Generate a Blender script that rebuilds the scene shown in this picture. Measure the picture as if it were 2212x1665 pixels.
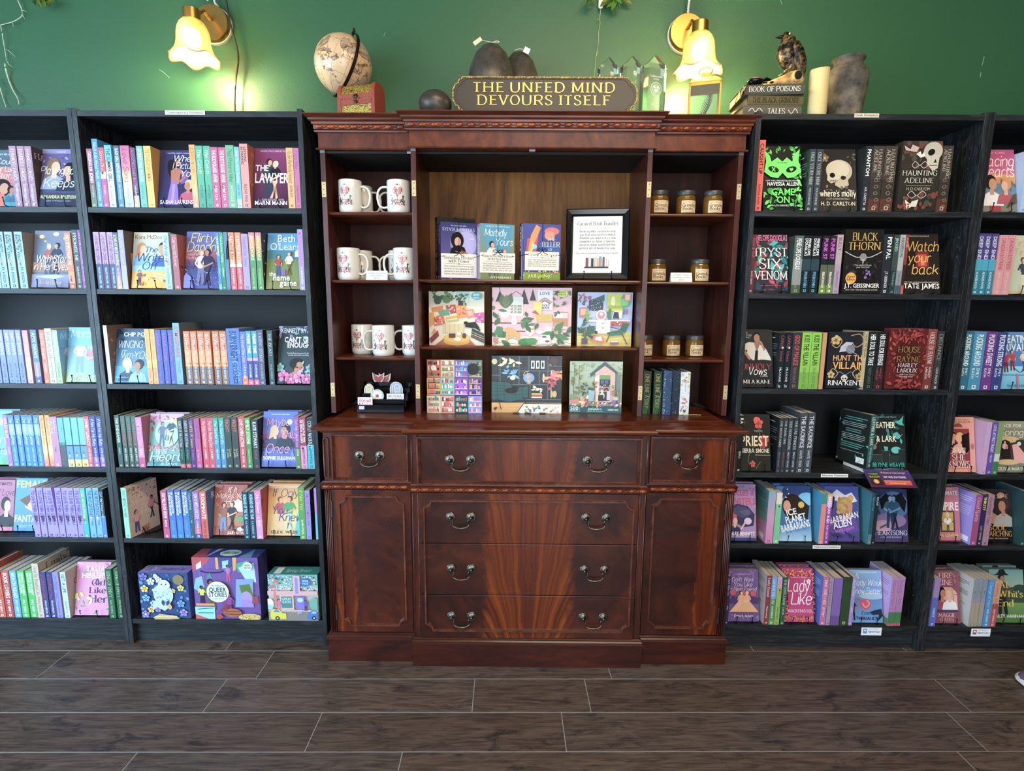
import bpy, bmesh, math, random
from mathutils import Vector, Matrix
S = bpy.context.scene
COL = S.collection
for o in list(bpy.data.objects): bpy.data.objects.remove(o)
PI = math.pi

# ------------------------------------------------------------------ camera
CAM = Vector((0.0, -1.95268, 1.35601)); FPX = 1149.638
PITCH, YAW, ROLL = 0.150138, -0.0051728, 0.0066551
def basis():
    cp, sp, cy, sy = math.cos(PITCH), math.sin(PITCH), math.cos(YAW), math.sin(YAW)
    f = Vector((sy*cp, cy*cp, -sp)); r = Vector((cy, -sy, 0)); u = r.cross(f)
    cr, sr = math.cos(ROLL), math.sin(ROLL)
    return cr*r + sr*u, -sr*r + cr*u, f
RR, UU, FF = basis()
cam_d = bpy.data.cameras.new('camera'); cam = bpy.data.objects.new('camera', cam_d); COL.objects.link(cam)
cam_d.sensor_width = 36; cam_d.lens = FPX/2212*36; cam_d.clip_start = .05; cam_d.clip_end = 50
cam.matrix_world = Matrix(((RR.x, UU.x, -FF.x, CAM.x), (RR.y, UU.y, -FF.y, CAM.y), (RR.z, UU.z, -FF.z, CAM.z), (0, 0, 0, 1)))
S.camera = cam
def at(px, py, Y=None, Z=None, X=None):          # a measured point of the photograph on a known plane of the room
    d = FF + RR*((px-1106)/FPX) + UU*((832.5-py)/FPX)
    t = (Y-CAM.y)/d.y if Y is not None else ((Z-CAM.z)/d.z if Z is not None else (X-CAM.x)/d.x)
    return CAM + d*t

# ------------------------------------------------------------------ world, lights, exposure
w = bpy.data.worlds.new('World'); S.world = w; w.use_nodes = True
bg = w.node_tree.nodes['Background']; bg.inputs[0].default_value = (.62, .78, 1, 1); bg.inputs[1].default_value = .5
def area(name, loc, target, sx, sy, power, col):
    d = bpy.data.lights.new(name, 'AREA'); d.shape = 'RECTANGLE'; d.size = sx; d.size_y = sy; d.energy = power; d.color = col
    o = bpy.data.objects.new(name, d); COL.objects.link(o); o.location = loc
    o.rotation_euler = (Vector(target)-Vector(loc)).to_track_quat('-Z', 'Y').to_euler(); return o
 
for a_ in ((  'window_daylight', (-3.45, -2.2, 1.35), (-1.3, .1, 1.1), 2.3, 2.5, 165, (.50, .76, 1)),
           ('door_daylight', (.5, -4.5, 1.45), (.1, 0, 1.2), 1.9, 2.4, 88, (.90, .94, 1)),
           ('window_daylight', (-2.6, -4.5, 1.55), (-1.2, 0, 1.2), 2.4, 2.2, 70, (.62, .82, 1)),
           ('ceiling_lamp_light', (.6, -1.5, 2.98), (.6, -.6, 0), 1.6, .5, 42, (1, .78, .52))): area(*a_)
S.view_settings.view_transform = 'Standard'; S.view_settings.look = 'None'; S.view_settings.gamma = 1
S.view_settings.use_curve_mapping = False; S.view_settings.exposure = 0.1

# ------------------------------------------------------------------ helpers
def lin(c): return c/12.92 if c <= .04045 else ((c+.055)/1.055)**2.4
HC = {}
def hx(s):
    if s not in HC: HC[s] = tuple(lin(int(s[i:i+2], 16)/255) for i in (0, 2, 4)) + (1,)
    return HC[s]
def tag(o, label=None, cat=None, group=None, kind=None):
    if label: o['label'] = label
    if cat: o['category'] = cat
    if group: o['group'] = group
    if kind: o['kind'] = kind
    return o
def thing(name, label, cat, loc=(0, 0, 0), rot=(0, 0, 0), group=None):
    o = bpy.data.objects.new(name, None); COL.objects.link(o); o.location = loc; o.rotation_euler = rot
    o.empty_display_size = .02
    return tag(o, label, cat, group)
def origin(o):
    v = Vector((0, 0, 0))
    while o: v += o.location; o = o.parent
    return v
def me_from(V, Fc, name='m', smooth=False, cols=None):
    me = bpy.data.meshes.new(name); me.from_pydata([tuple(v) for v in V], [], Fc)
    if smooth: me.polygons.foreach_set('use_smooth', [True]*len(me.polygons))
    if cols:
        a = me.color_attributes.new('Col', 'FLOAT_COLOR', 'CORNER'); buf = []
        for p, c in zip(me.polygons, cols):
            n = p.loop_total
            if isinstance(c[0], (tuple, list)): buf += [x for k in range(n) for x in c[k % len(c)]]
            else: buf += list(c)*n
        a.data.foreach_set('color', buf)
    return me
def part(name, me, mat, parent=None, world=True):
    """link a mesh as one object; world=True: vertices were given in room coordinates"""
    if world and parent is not None:
        off = origin(parent)
        if off.length: me.transform(Matrix.Translation(-off))
    if mat is not None and not me.materials: me.materials.append(mat)
    o = bpy.data.objects.new(name, me); COL.objects.link(o); o.parent = parent
    return o
class MB:
    """collects simple solids for one mesh"""
    def __init__(s): s.V = []; s.F = []; s.C = []; s.c = None
    def add(s, V, Fc, c=None):
        n = len(s.V); s.V += [Vector(v) for v in V]; s.F += [tuple(i+n for i in f) for f in Fc]; s.C += [c or s.c]*len(Fc)
    def box(s, a, b, M=None, c=None):
        x0, y0, z0 = a; x1, y1, z1 = b
        V = [Vector(p) for p in ((x0,y0,z0),(x1,y0,z0),(x1,y1,z0),(x0,y1,z0),(x0,y0,z1),(x1,y0,z1),(x1,y1,z1),(x0,y1,z1))]
        if M: V = [M @ v for v in V]
        s.add(V, [(0,3,2,1),(4,5,6,7),(0,1,5,4),(1,2,6,5),(2,3,7,6),(3,0,4,7)], c)
    def prism(s, pts, a, b, ax=2, c=None):
        n = len(pts); f = {2: lambda p, h: (p[0], p[1], h), 1: lambda p, h: (p[0], h, p[1]), 0: lambda p, h: (h, p[0], p[1])}[ax]
        V = [f(p, a) for p in pts]+[f(p, b) for p in pts]
        s.add(V, [tuple(range(n))[::-1], tuple(range(n, 2*n))]+[(i, (i+1) % n, n+(i+1) % n, n+i) for i in range(n)], c)
    def tube(s, pts, r, n=8, c=None, caps=True):
        pts = [Vector(p) for p in pts]; rs = r if isinstance(r, (list, tuple)) else [r]*len(pts); V = []
        up = Vector((0, 0, 1))
        for i, p in enumerate(pts):
            d = (pts[min(i+1, len(pts)-1)]-pts[max(i-1, 0)]).normalized()
            a = d.cross(up)
            if a.length < .15: a = d.cross(Vector((0, 1, 0)))
            a.normalize(); b = d.cross(a)
            V += [p+(a*math.cos(2*PI*k/n)+b*math.sin(2*PI*k/n))*rs[i] for k in range(n)]
        Fc = [(i*n+k, i*n+(k+1) % n, (i+1)*n+(k+1) % n, (i+1)*n+k) for i in range(len(pts)-1) for k in range(n)]
        if caps: Fc += [tuple(range(n))[::-1], tuple(range((len(pts)-1)*n, len(pts)*n))]
        s.add(V, Fc, c)
    def lathe(s, prof, M=None, n=32, c=None, caps=True, f=None):
        V = []
        for j, (r, z) in enumerate(prof):
            for k in range(n):
                a = 2*PI*k/n; rr, zz = (r, z) if f is None else f(r, z, a, j)
                V.append(Vector((rr*math.cos(a), rr*math.sin(a), zz)))
        if M: V = [M @ v for v in V]
        Fc = [(i*n+k, i*n+(k+1) % n, (i+1)*n+(k+1) % n, (i+1)*n+k) for i in range(len(prof)-1) for k in range(n)]
        if caps:
            if prof[0][0] > 1e-6: Fc.append(tuple(range(n))[::-1])
            if prof[-1][0] > 1e-6: Fc.append(tuple(range((len(prof)-1)*n, len(prof)*n)))
        s.add(V, Fc, c)
    def ball(s, c0, rx, ry, rz, n=16, m=10, c=None, M=None):
        T = Matrix.Translation(Vector(c0)) @ (M or Matrix.Identity(4)) @ Matrix.Diagonal((rx, ry, rz, 1))
        s.lathe([(math.sin(PI*i/m), -math.cos(PI*i/m)) for i in range(m+1)], T, n, c, caps=False)
    def loft(s, rings, closed=True, caps=True, c=None):
        n = len(rings[0]); V = [v for r in rings for v in r]; e = n if closed else n-1
        Fc = [(i*n+k, i*n+(k+1) % n, (i+1)*n+(k+1) % n, (i+1)*n+k) for i in range(len(rings)-1) for k in range(e)]
        if caps: Fc += [tuple(range(n))[::-1], tuple(range((len(rings)-1)*n, len(rings)*n))]
        s.add(V, Fc, c)
    def mesh(s, name='m', smooth=False):
        me = me_from(s.V, s.F, name, smooth, s.C if s.C and s.C[0] else None); bm = bmesh.new(); bm.from_mesh(me)
        bmesh.ops.recalc_face_normals(bm, faces=bm.faces); bm.to_mesh(me); bm.free(); return me
    def build(s, name, mat, parent=None, world=True, smooth=False, bev=0, auto=None):
        me = s.mesh(name, smooth); o = part(name, me, mat, parent, world)
        if bev:
            m = o.modifiers.new('bevel', 'BEVEL'); m.width = bev; m.segments = 2; m.limit_method = 'ANGLE'; m.angle_limit = .9
        if auto is not None:
            bm = bmesh.new(); bm.from_mesh(me)
            for e in bm.edges:
                if len(e.link_faces) == 2 and e.calc_face_angle(0) > auto: e.smooth = False
            for f in bm.faces: f.smooth = True
            bm.to_mesh(me); bm.free()
        return o
def bez(pts, n=6):
    """Catmull-Rom through points"""
    P = [Vector(p) for p in pts]; out = []
    for i in range(len(P)-1):
        a, b, c, d = P[max(i-1, 0)], P[i], P[i+1], P[min(i+2, len(P)-1)]
        for k in range(n):
            t = k/n
            out.append(.5*((2*b)+(c-a)*t+(2*a-5*b+4*c-d)*t*t+(3*b-a-3*c+d)*t**3))
    return out+[P[-1]]

# ------------------------------------------------------------------ materials
MATS = {}
def mat(name, col='808080', rough=.5, metal=0, spec=.5, coat=0, emit=None, es=0, trans=0, ior=1.45, alpha=1, sheen=0):
    if name in MATS: return MATS[name]
    m = bpy.data.materials.new(name); m.use_nodes = True; b = m.node_tree.nodes['Principled BSDF']
    b.inputs['Base Color'].default_value = hx(col) if isinstance(col, str) else col
    b.inputs['Roughness'].default_value = rough; b.inputs['Metallic'].default_value = metal
    b.inputs['Specular IOR Level'].default_value = spec; b.inputs['Coat Weight'].default_value = coat
    b.inputs['Transmission Weight'].default_value = trans; b.inputs['IOR'].default_value = ior
    if emit: b.inputs['Emission Color'].default_value = hx(emit); b.inputs['Emission Strength'].default_value = es
    MATS[name] = m; return m
class NT:
    def __init__(s, m): s.t = m.node_tree; s.b = s.t.nodes['Principled BSDF']
    def n(s, typ, **k):
        nd = s.t.nodes.new(typ)
        for a, v in k.items():
            if a.startswith('i_'): nd.inputs[int(a[2:]) if a[2:].isdigit() else a[2:]].default_value = v
            else: setattr(nd, a, v)
        return nd
    def l(s, a, b): s.t.links.new(a, b)
    def coord(s, scale=(1, 1, 1), rnd=True, kind='Object', rot=(0, 0, 0)):
        tc = s.n('ShaderNodeTexCoord'); mp = s.n('ShaderNodeMapping'); mp.inputs['Scale'].default_value = scale; mp.inputs['Rotation'].default_value = rot
        s.l(tc.outputs[kind], mp.inputs[0])
        if rnd:
            oi = s.n('ShaderNodeObjectInfo'); mu = s.n('ShaderNodeVectorMath', operation='SCALE'); mu.inputs[0].default_value = (13.7, 7.1, 5.3)
            s.l(oi.outputs['Random'], mu.inputs['Scale']); ad = s.n('ShaderNodeVectorMath', operation='ADD')
            s.l(mp.outputs[0], ad.inputs[0]); s.l(mu.outputs[0], ad.inputs[1]); return ad.outputs[0]
        return mp.outputs[0]
    def noise(s, v, sc=5, det=4, rough=.55, dist=0):
        n = s.n('ShaderNodeTexNoise'); n.inputs['Scale'].default_value = sc; n.inputs['Detail'].default_value = det
        n.inputs['Roughness'].default_value = rough; n.inputs['Distortion'].default_value = dist
        if v is not None: s.l(v, n.inputs['Vector'])
        return n.outputs[0]
    def ramp(s, f, stops):
        r = s.n('ShaderNodeValToRGB'); e = r.color_ramp.elements
        for i, (p, c) in enumerate(stops):
            el = e[i] if i < 2 else e.new(p)
            el.position = p; el.color = hx(c) if isinstance(c, str) else (c, c, c, 1)
        s.l(f, r.inputs[0]); return r.outputs[0]
    def mix(s, f, a, b, mode='MIX'):
        m = s.n('ShaderNodeMix', data_type='RGBA', blend_type=mode)
        for i_, sock, v in ((0, m.inputs[0], f), (6, m.inputs[6], a), (7, m.inputs[7], b)):
            if hasattr(v, 'is_output') or hasattr(v, 'links'): s.l(v, sock)
            elif isinstance(v, str): sock.default_value = hx(v)
            elif i_ == 0: sock.default_value = v
            else: sock.default_value = (v, v, v, 1) if isinstance(v, (int, float)) else v
        return m.outputs[2]
    def math(s, op, a, b=0., c=0.):
        m = s.n('ShaderNodeMath', operation=op)
        for k, v in enumerate((a, b, c)):
            if hasattr(v, 'links'): s.l(v, m.inputs[k])
            else: m.inputs[k].default_value = v
        return m.outputs[0]
    def bump(s, h, st=.2, d=.002):
        b = s.n('ShaderNodeBump'); b.inputs['Strength'].default_value = st; b.inputs['Distance'].default_value = d
        s.l(h, b.inputs['Height']); s.l(b.outputs[0], s.b.inputs['Normal'])
def mk_print():
    for nm, r in (('printed_card', .34), ('matte_print', .75), ('gloss_print', .25)):
        m = mat(nm, rough=r, spec=.35); t = NT(m); a = t.n('ShaderNodeAttribute', attribute_name='Col'); h_ = t.n('ShaderNodeHueSaturation'); h_.inputs['Saturation'].default_value = .87; t.l(a.outputs['Color'], h_.inputs['Color']); t.l(h_.outputs[0], t.b.inputs['Base Color'])
mk_print(); PRINT = MATS['printed_card']; MATTE = MATS['matte_print']; GLOSSP = MATS['gloss_print']
def m_paper():
    m = mat('page_paper', 'd8cfba', .8, spec=.2); t = NT(m); v = t.coord((1, 1, 1)); sp = t.n('ShaderNodeSeparateXYZ'); t.l(v, sp.inputs[0])
    c = t.noise(t.coord((900, 2, 2)), 1, 2); t.l(t.ramp(c, [(.35, 'b9ae98'), (.65, 'e4dcc9')]), t.b.inputs[0]); return m
PAPER = m_paper()
def m_wall():
    m = mat('green_wall_paint', '1f5a38', .42, spec=.45); t = NT(m); v = t.coord((1, 1, 1), False)
    n1 = t.noise(v, 1.1, 3); t.l(t.ramp(n1, [(.3, '2f5639'), (.7, '345d3e')]), t.b.inputs[0])
    n2 = t.noise(v, 160, 3, .6); t.bump(n2, .25, .0016); return m
WALL = m_wall()
def m_black():
    m = mat('black_brown_wood', '101113', .45, spec=.5); t = NT(m)
    v = t.coord((16, 16, 1.4)); n = t.noise(v, 2.2, 5, .6, 1.8); w_ = t.math('SINE', t.math('MULTIPLY', n, 26.)); 
    g = t.math('MULTIPLY_ADD', w_, .5, .5)
    t.l(t.ramp(g, [(.0, '181a1b'), (.75, '202224'), (1., '323639')]), t.b.inputs[0]); t.bump(g, .03, .0004)
    t.l(t.math('MULTIPLY_ADD', g, -.08, .46), t.b.inputs['Roughness']); return m
BLACKW = m_black()
def m_blackh():
    m = mat('black_brown_wood_rail', '101113', .45, spec=.5); t = NT(m)
    v = t.coord((1.2, 18, 18)); n = t.noise(v, 2.2, 5, .6, 1.6); g = t.math('MULTIPLY_ADD', t.math('SINE', t.math('MULTIPLY', n, 26.)), .5, .5)
    t.l(t.ramp(g, [(.0, '1b1d1f'), (.75, '222527'), (1, '2e3235')]), t.b.inputs[0]); t.bump(g, .03, .0004); return m
BLACKH = m_blackh(); BACKB = mat('black_back_board', '0d0e10', .6)
def m_mahog(name, scale, dark='260e0b', mid='4a1f16', lite='6c3120', rough=.3, sc=1.5, warp=2.2, coat=.25):
    m = mat(name, '54200f', rough, spec=.5 if coat > .1 else .3, coat=coat); t = NT(m); m.node_tree.nodes['Principled BSDF'].inputs['Coat Roughness'].default_value = .22
    v = t.coord(scale); n = t.noise(v, sc, 6, .62, warp); f = t.noise(t.coord((scale[0]*14, scale[1]*14, scale[2]*14)), 1, 3)
    c = t.ramp(n, [(.28, dark), (.5, mid), (.75, lite)]); c2 = t.mix(.22, c, t.ramp(f, [(.35, dark), (.65, lite)]))
    big = t.noise(t.coord((1.5, 1.5, 1.5)), 1.3, 2); c3 = t.mix(t.ramp(big, [(.35, .0), (.7, .45)]), c2, dark)
    t.l(c3, t.b.inputs[0]); t.bump(f, .06, .0006)
    r = t.noise(t.coord((4, 4, 4)), 1.5, 3); t.l(t.math('MULTIPLY_ADD', r, .25, rough-.1), t.b.inputs['Roughness']); return m
MAH_V = m_mahog('mahogany_upright_grain', (9, 9, .9)); MAH_H = m_mahog('mahogany_long_grain', (.9, 9, 9), '2e100a', '5a2716', '86401f')
MAH_P = m_mahog('mahogany_plinth', (1.2, 6, 6), '1f0907', '3c140d', '5a2316', .32)
MAH_IN = m_mahog('lit_mahogany_back_board', (7, 7, .8), '4a2a10', '7c4c20', 'a06c34', .55, coat=.03)  # centre bay back: lighter golden colour carries the light falling there
MAH_D = m_mahog('shaded_mahogany_back_board', (7, 7, .8), '240f09', '38190e', '4c2414', .6, coat=.02)  # side bay backs: same wood, their shade put into a darker colour
MAH_B = m_mahog('highlit_mahogany_bead', (5, 5, 5), '3c1c14', '5e3024', '86523e', .24)  # lighter colour paints in the highlights along the bead mouldings
MAH_C = m_mahog('mahogany_carving', (5, 5, 5), '46180c', '84381a', 'b8622a', .3)
def m_flame(name, xc, half, z0, amp=1.):
    """bookmatched flame veneer: streaks fan out from a point low on the centre line"""
    m = mat(name, '54200f', .28, coat=.3); t = NT(m); t.b.inputs['Coat Roughness'].default_value = .2
    g = t.n('ShaderNodeNewGeometry'); sp = t.n('ShaderNodeSeparateXYZ'); t.l(g.outputs['Position'], sp.inputs[0]); x, z = sp.outputs[0], sp.outputs[2]
    wn = t.noise(g.outputs['Position'], 3.5, 4, .6, .8)
    ax = t.math('ABSOLUTE', t.math('SUBTRACT', x, xc)); axw = t.math('ADD', ax, t.math('MULTIPLY', t.math('SUBTRACT', wn, .5), .05))
    ang = t.math('ARCTAN2', axw, t.math('SUBTRACT', z, z0)); cmb = t.n('ShaderNodeCombineXYZ'); t.l(t.math('MULTIPLY', ang, 13.), cmb.inputs[0]); t.l(t.math('MULTIPLY', z, .5), cmb.inputs[1])
    st = t.noise(cmb.outputs[0], 1.5, 6, .65, .35)
    c = t.ramp(st, [(.25, '2c100a'), (.45, '541f0a'), (.6, '78360f'), (.8, '98541c')])
    jag = t.noise(g.outputs['Position'], 9, 5, .7, 1.4)
    edge = t.math('ADD', ax, t.math('MULTIPLY', t.math('SUBTRACT', jag, .5), half*.55*amp))
    mk = t.n('ShaderNodeMapRange', interpolation_type='SMOOTHSTEP'); t.l(edge, mk.inputs[0]); mk.inputs[1].default_value = half*.8; mk.inputs[2].default_value = half*1.05
    outn = t.noise(g.outputs['Position'], 4.2, 5, .6, 1.6)
    oc = t.ramp(outn, [(.3, '200d0a'), (.5, '3a170f'), (.72, '562413')])
    t.l(t.mix(mk.outputs[0], c, oc), t.b.inputs[0])
    r = t.noise(g.outputs['Position'], 6, 3); t.l(t.math('MULTIPLY_ADD', r, .2, .18), t.b.inputs['Roughness']); return m
FLAME_C = m_flame('flame_veneer_centre', .055, .17, -.12)
FLAME_L = m_flame('flame_veneer_left', -.625, .035, -.2, 3.2); FLAME_R = m_flame('flame_veneer_right', .72, .04, -.2, 2.6)
def m_floor():
    m = mat('dark_wood_plank', '3a2e29', .36, spec=.5); t = NT(m)
    v = t.coord((1.1, 9, 1)); n = t.noise(v, 2.4, 6, .6, 1.3); rings = t.math('MULTIPLY_ADD', t.math('SINE', t.math('MULTIPLY', n, 34.)), .5, .5)
    fine = t.noise(t.coord((9, 150, 1)), 1, 4, .6); oi = t.n('ShaderNodeObjectInfo')
    base = t.ramp(oi.outputs['Random'], [(0, '54453e'), (.5, '62524a'), (1, '4e4643')])
    c = t.mix(t.ramp(rings, [(0, .0), (1, .62)]), base, '2c221e'); c = t.mix(t.ramp(fine, [(.4, .0), (.75, .35)]), c, '8f7a6a')
    pt = t.noise(t.coord((3, 8, 1)), 2.2, 6, .75, .6); c = t.mix(t.ramp(pt, [(.55, .0), (.66, .75)]), c, '1c1c20')
    t.l(c, t.b.inputs[0]); hgt = t.math('ADD', t.math('MULTIPLY', rings, .4), fine); t.bump(hgt, .35, .001)
    t.l(t.math('MULTIPLY_ADD', t.noise(v, 3, 3), .25, .25), t.b.inputs['Roughness']); return m
PLANK = m_floor()
BRASS = mat('brushed_brass', 'c99a52', .3, 1); ABRASS = mat('antique_brass', '6f6a60', .34, 1); HINGE = mat('pale_brass_hinge', 'c8b184', .45, .5)
IRON = mat('black_wire', '0b0b0c', .35, .6); BLK = mat('black_plastic', '08090b', .16, spec=.6)
WHITE = mat('white_paper', 'e9e6df', .6); CERAMIC = mat('glazed_ceramic', 'e2ddd0', .12, spec=.6, coat=.5)
# ------------------------------------------------------------------ lettering
GL = {}
def cache_font():
    chars = "ABCDEFGHIJKLMNOPQRSTUVWXYZabcdefghijklmnopqrstuvwxyz0123456789&',.!?-#$/:\"()+"
    obs = []
    for st, off in (('s', 0), ('b', .018)):
        for ch in chars:
            cu = bpy.data.curves.new('g', 'FONT'); cu.body = ch; cu.size = 1; cu.resolution_u = 2; cu.offset = off; cu.fill_mode = 'FRONT'
            o = bpy.data.objects.new('g', cu); COL.objects.link(o); obs.append((st, ch, o, cu))
    bpy.context.view_layer.update(); dg = bpy.context.evaluated_depsgraph_get()
    for st, ch, o, cu in obs:
        me = bpy.data.meshes.new_from_object(o.evaluated_get(dg)); vs = [(v.co.x, v.co.y) for v in me.vertices]
        x0 = min(v[0] for v in vs); x1 = max(v[0] for v in vs)
        polys = [[(vs[i][0]-x0, vs[i][1]) for i in p.vertices] for p in me.polygons]
        GL[st+ch] = (polys, x1-x0); bpy.data.meshes.remove(me)
    cap = max(v for p in GL['sH'][0] for (_, v) in p)
    for k in list(GL): GL[k] = ([[(a/cap, b/cap) for a, b in p] for p in GL[k][0]], GL[k][1]/cap)
    for st, ch, o, cu in obs: bpy.data.objects.remove(o); bpy.data.curves.remove(cu)
cache_font()
SK = dict(A="0,0 3,7 6,0|1.2,2.5 4.8,2.5", B="0,0 0,7|~0,7 3,7 4.3,6.3 4.3,4.4 3,3.7 0,3.7|~0,3.7 3.3,3.7 5,2.9 5,.9 3.3,0 0,0",
C="~5.7,5.4 4.6,6.8 3,7 .9,6 0,3.5 .9,1 3,0 4.8,.3 5.8,1.6", D="0,0 0,7|~0,7 2.6,7 5,6 6,3.5 5,1 2.6,0 0,0", E="0,0 0,7|0,6.8 4.4,6.8|0,3.7 3.6,3.7|0,.2 4.6,.2",
F="0,0 0,7|0,6.8 4.4,6.8|0,3.7 3.4,3.7", G="~5.7,5.4 4.6,6.8 3,7 .9,6 0,3.5 .9,1 3,0 4.8,.3 5.7,.9|5.7,.4 5.7,3.1|4.3,3.1 6.4,3.1", H="0,0 0,7|6,0 6,7|0,3.6 6,3.6",
I="0,0 0,7", J="~3,7 3,1.5 2,0 .7,.1 0,1.2", K="0,0 0,7|5.2,7 0,2.8|1.8,4.2 5.5,0", L="0,0 0,7|0,.2 4.4,.2", M="0,0 0,7|0,7 3.5,1|3.5,1 7,7|7,7 7,0",
N="0,0 0,7|0,7 6,0|6,0 6,7", O="~3.2,0 1,.9 0,3.5 1,6.1 3.2,7 5.4,6.1 6.4,3.5 5.4,.9 3.2,0", P="0,0 0,7|~0,7 3.3,7 5,6.2 5,4.2 3.3,3.3 0,3.3",
Q="~3.2,0 1,.9 0,3.5 1,6.1 3.2,7 5.4,6.1 6.4,3.5 5.4,.9 3.2,0|3.6,1.6 6.2,-1", R="0,0 0,7|~0,7 3.3,7 5,6.2 5,4.2 3.3,3.3 0,3.3|2.6,3.3 5.6,0",
S="~4.3,5.7 3.6,6.8 2.2,7 .6,6.5 .3,5 1.4,4 3.3,3.2 4.6,2.1 4.1,.6 2.4,0 .9,.3 0,1.4", T="2.8,0 2.8,7|0,6.8 5.6,6.8", U="~0,7 0,2.2 1,.4 2.9,0 4.8,.4 5.8,2.2 5.8,7",
V="0,7 3,0|3,0 6,7", W="0,7 2.2,0|2.2,0 4.5,7|4.5,7 6.8,0|6.8,0 9,7", X="0,7 6,0|6,7 0,0", Y="0,7 3,3.4|6,7 3,3.4|3,3.4 3,0", Z="0,6.8 5,6.8|5,6.8 0,.2|0,.2 5,.2",
a="~3.8,4 2.4,4.7 .7,4.1 0,2.2 .7,.4 2.2,0 3.8,1|3.8,4.6 3.8,.9|~3.8,.9 4.2,0 4.8,.2", b="0,0 0,7|~0,3.6 1.8,4.7 3.5,4 4,2.3 3.4,.5 1.8,0 0,.9",
c="~3.6,3.7 2.4,4.7 .8,4.2 0,2.3 .8,.4 2.3,0 3.8,1", d="4,0 4,7|~4,3.6 2.2,4.7 .5,4 0,2.3 .6,.5 2.2,0 4,.9", e="~0,2.5 4,2.6 3.6,4.1 2.2,4.7 .6,4.1 0,2.3 .7,.5 2.3,0 3.9,.9",
f="~3,6.4 2.2,7 1.3,6.6 1,5.4 1,0|0,4.4 2.6,4.4", g="~4,3.6 2.2,4.7 .5,4 0,2.3 .6,.7 2.2,.3 4,1.1|~4,4.5 4,-.8 3,-2 1.2,-2 .3,-1.3", h="0,0 0,7|~0,3.4 1.8,4.7 3.4,4.3 3.9,3 3.9,0",
i="0,0 0,4.5|0,5.9 0,6.5", j="~1,4.5 1,-.8 .2,-2 -.6,-1.8|1,5.9 1,6.5", k="0,0 0,7|3.6,4.5 0,1.7|1.4,2.8 4,0", l="0,0 0,7",
m="0,0 0,4.5|~0,3.4 1.6,4.7 3,4.2 3.3,3 3.3,0|~3.3,3.4 5,4.7 6.4,4.2 6.7,3 6.7,0", n="0,0 0,4.5|~0,3.4 1.8,4.7 3.4,4.3 3.9,3 3.9,0", o="~2.2,0 .6,.6 0,2.3 .6,4.1 2.2,4.7 3.8,4.1 4.4,2.3 3.8,.6 2.2,0",
p="0,-2.2 0,4.5|~0,3.6 1.8,4.7 3.5,4 4,2.3 3.4,.5 1.8,0 0,.9", q="4,-2.2 4,4.5|~4,3.6 2.2,4.7 .5,4 0,2.3 .6,.5 2.2,0 4,.9", r="0,0 0,4.5|~0,3.2 1.2,4.6 2.8,4.4",
s="~3.1,3.7 2,4.7 .5,4.2 .5,3 1.8,2.4 3.2,1.7 3,.4 1.6,0 .5,.2 0,.9", t="~1,6.2 1,1.2 1.6,0 2.8,.4|0,4.4 2.7,4.4", u="~0,4.5 0,1.6 .7,.2 2.2,0 3.9,1.2|3.9,4.5 3.9,0", v="0,4.5 2,0|2,0 4,4.5",
w="0,4.5 1.5,0|1.5,0 3,4.5|3,4.5 4.5,0|4.5,0 6,4.5", x="0,4.5 4,0|4,4.5 0,0", y="0,4.5 2,0|~4,4.5 2,-.2 1.2,-2 0,-2", z="0,4.4 3.6,4.4|3.6,4.4 0,.2|0,.2 3.6,.2")
def ribbon(pts, wf):
    out = []; n = len(pts); N = []
    for i in range(n):
        a = pts[max(i-1, 0)]; b = pts[min(i+1, n-1)]; dx, dy = b[0]-a[0], b[1]-a[1]; L = math.hypot(dx, dy) or 1
        w_ = wf(dx/L, dy/L)/2; N.append((-dy/L*w_, dx/L*w_))
    for i in range(n-1):
        (x0, y0), (x1, y1) = pts[i], pts[i+1]; a, b = N[i], N[i+1]
        out.append([(x0+a[0], y0+a[1]), (x0-a[0], y0-a[1]), (x1-b[0], y1-b[1]), (x1+b[0], y1+b[1])])
    return out
def stroke_glyph(ch, st):
    k = st+ch
    if k in GL: return GL[k]
    if ch not in SK:
        g = GL.get('s'+ch, GL.get('s-')); GL[k] = g; return g
    thick, thin = {'f': (1.15, .42), 'F': (1.5, .8), 'k': (.72, .5), 'K': (1.15, .8)}[st]
    wf = lambda dx, dy: thin+(thick-thin)*abs(dy)**1.5*(1 if dx*dy <= .2 or st in 'kK' else .55)
    polys = []; xs = []
    for sub in SK[ch].split('|'):
        sm = sub[0] == '~'; P = [tuple(map(float, q.split(','))) for q in sub.lstrip('~').split()]
        xs += [q[0] for q in P]
        pts = [(q.x, q.y) for q in bez([(a, b, 0) for a, b in P], 4)] if sm else P
        segs = [pts] if sm else [[P[i], P[i+1]] for i in range(len(P)-1)]
        for sg in segs: polys += ribbon(sg, wf)
        if st in 'fF' and not sm:
            ends = [P[0], P[-1]]; o_ = [P[1], P[-2]]
            for (x, y), (x2, y2) in zip(ends, o_):
                if y in (0, 7, 4.5, -2.2) and abs(y2-y) > abs(x2-x)*1.1 and not (ch in 'MNVW' and y == 0 and ch in 'VWv') and not (ch == 'A' and y == 7):
                    s_ = 1.2 if st == 'f' else 1.35; h_ = .5 if st == 'f' else .75; yy = y if y <= 0 else y-h_
                    polys.append([(x-s_, yy), (x+s_ if not (y in (7, 4.5) and ch.islower()) else x+.3, yy), (x+s_ if not (y in (7, 4.5) and ch.islower()) else x+.3, yy+h_), (x-s_, yy+h_)])
    ax_ = [q[0] for p in polys for q in p]; x0 = min(ax_); x1 = max(ax_)
    sl = .22 if st in 'kK' else 0
    GL[k] = ([[((x-x0+sl*y)/7, y/7) for x, y in p] for p in polys], (x1-x0)/7); return GL[k]
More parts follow.
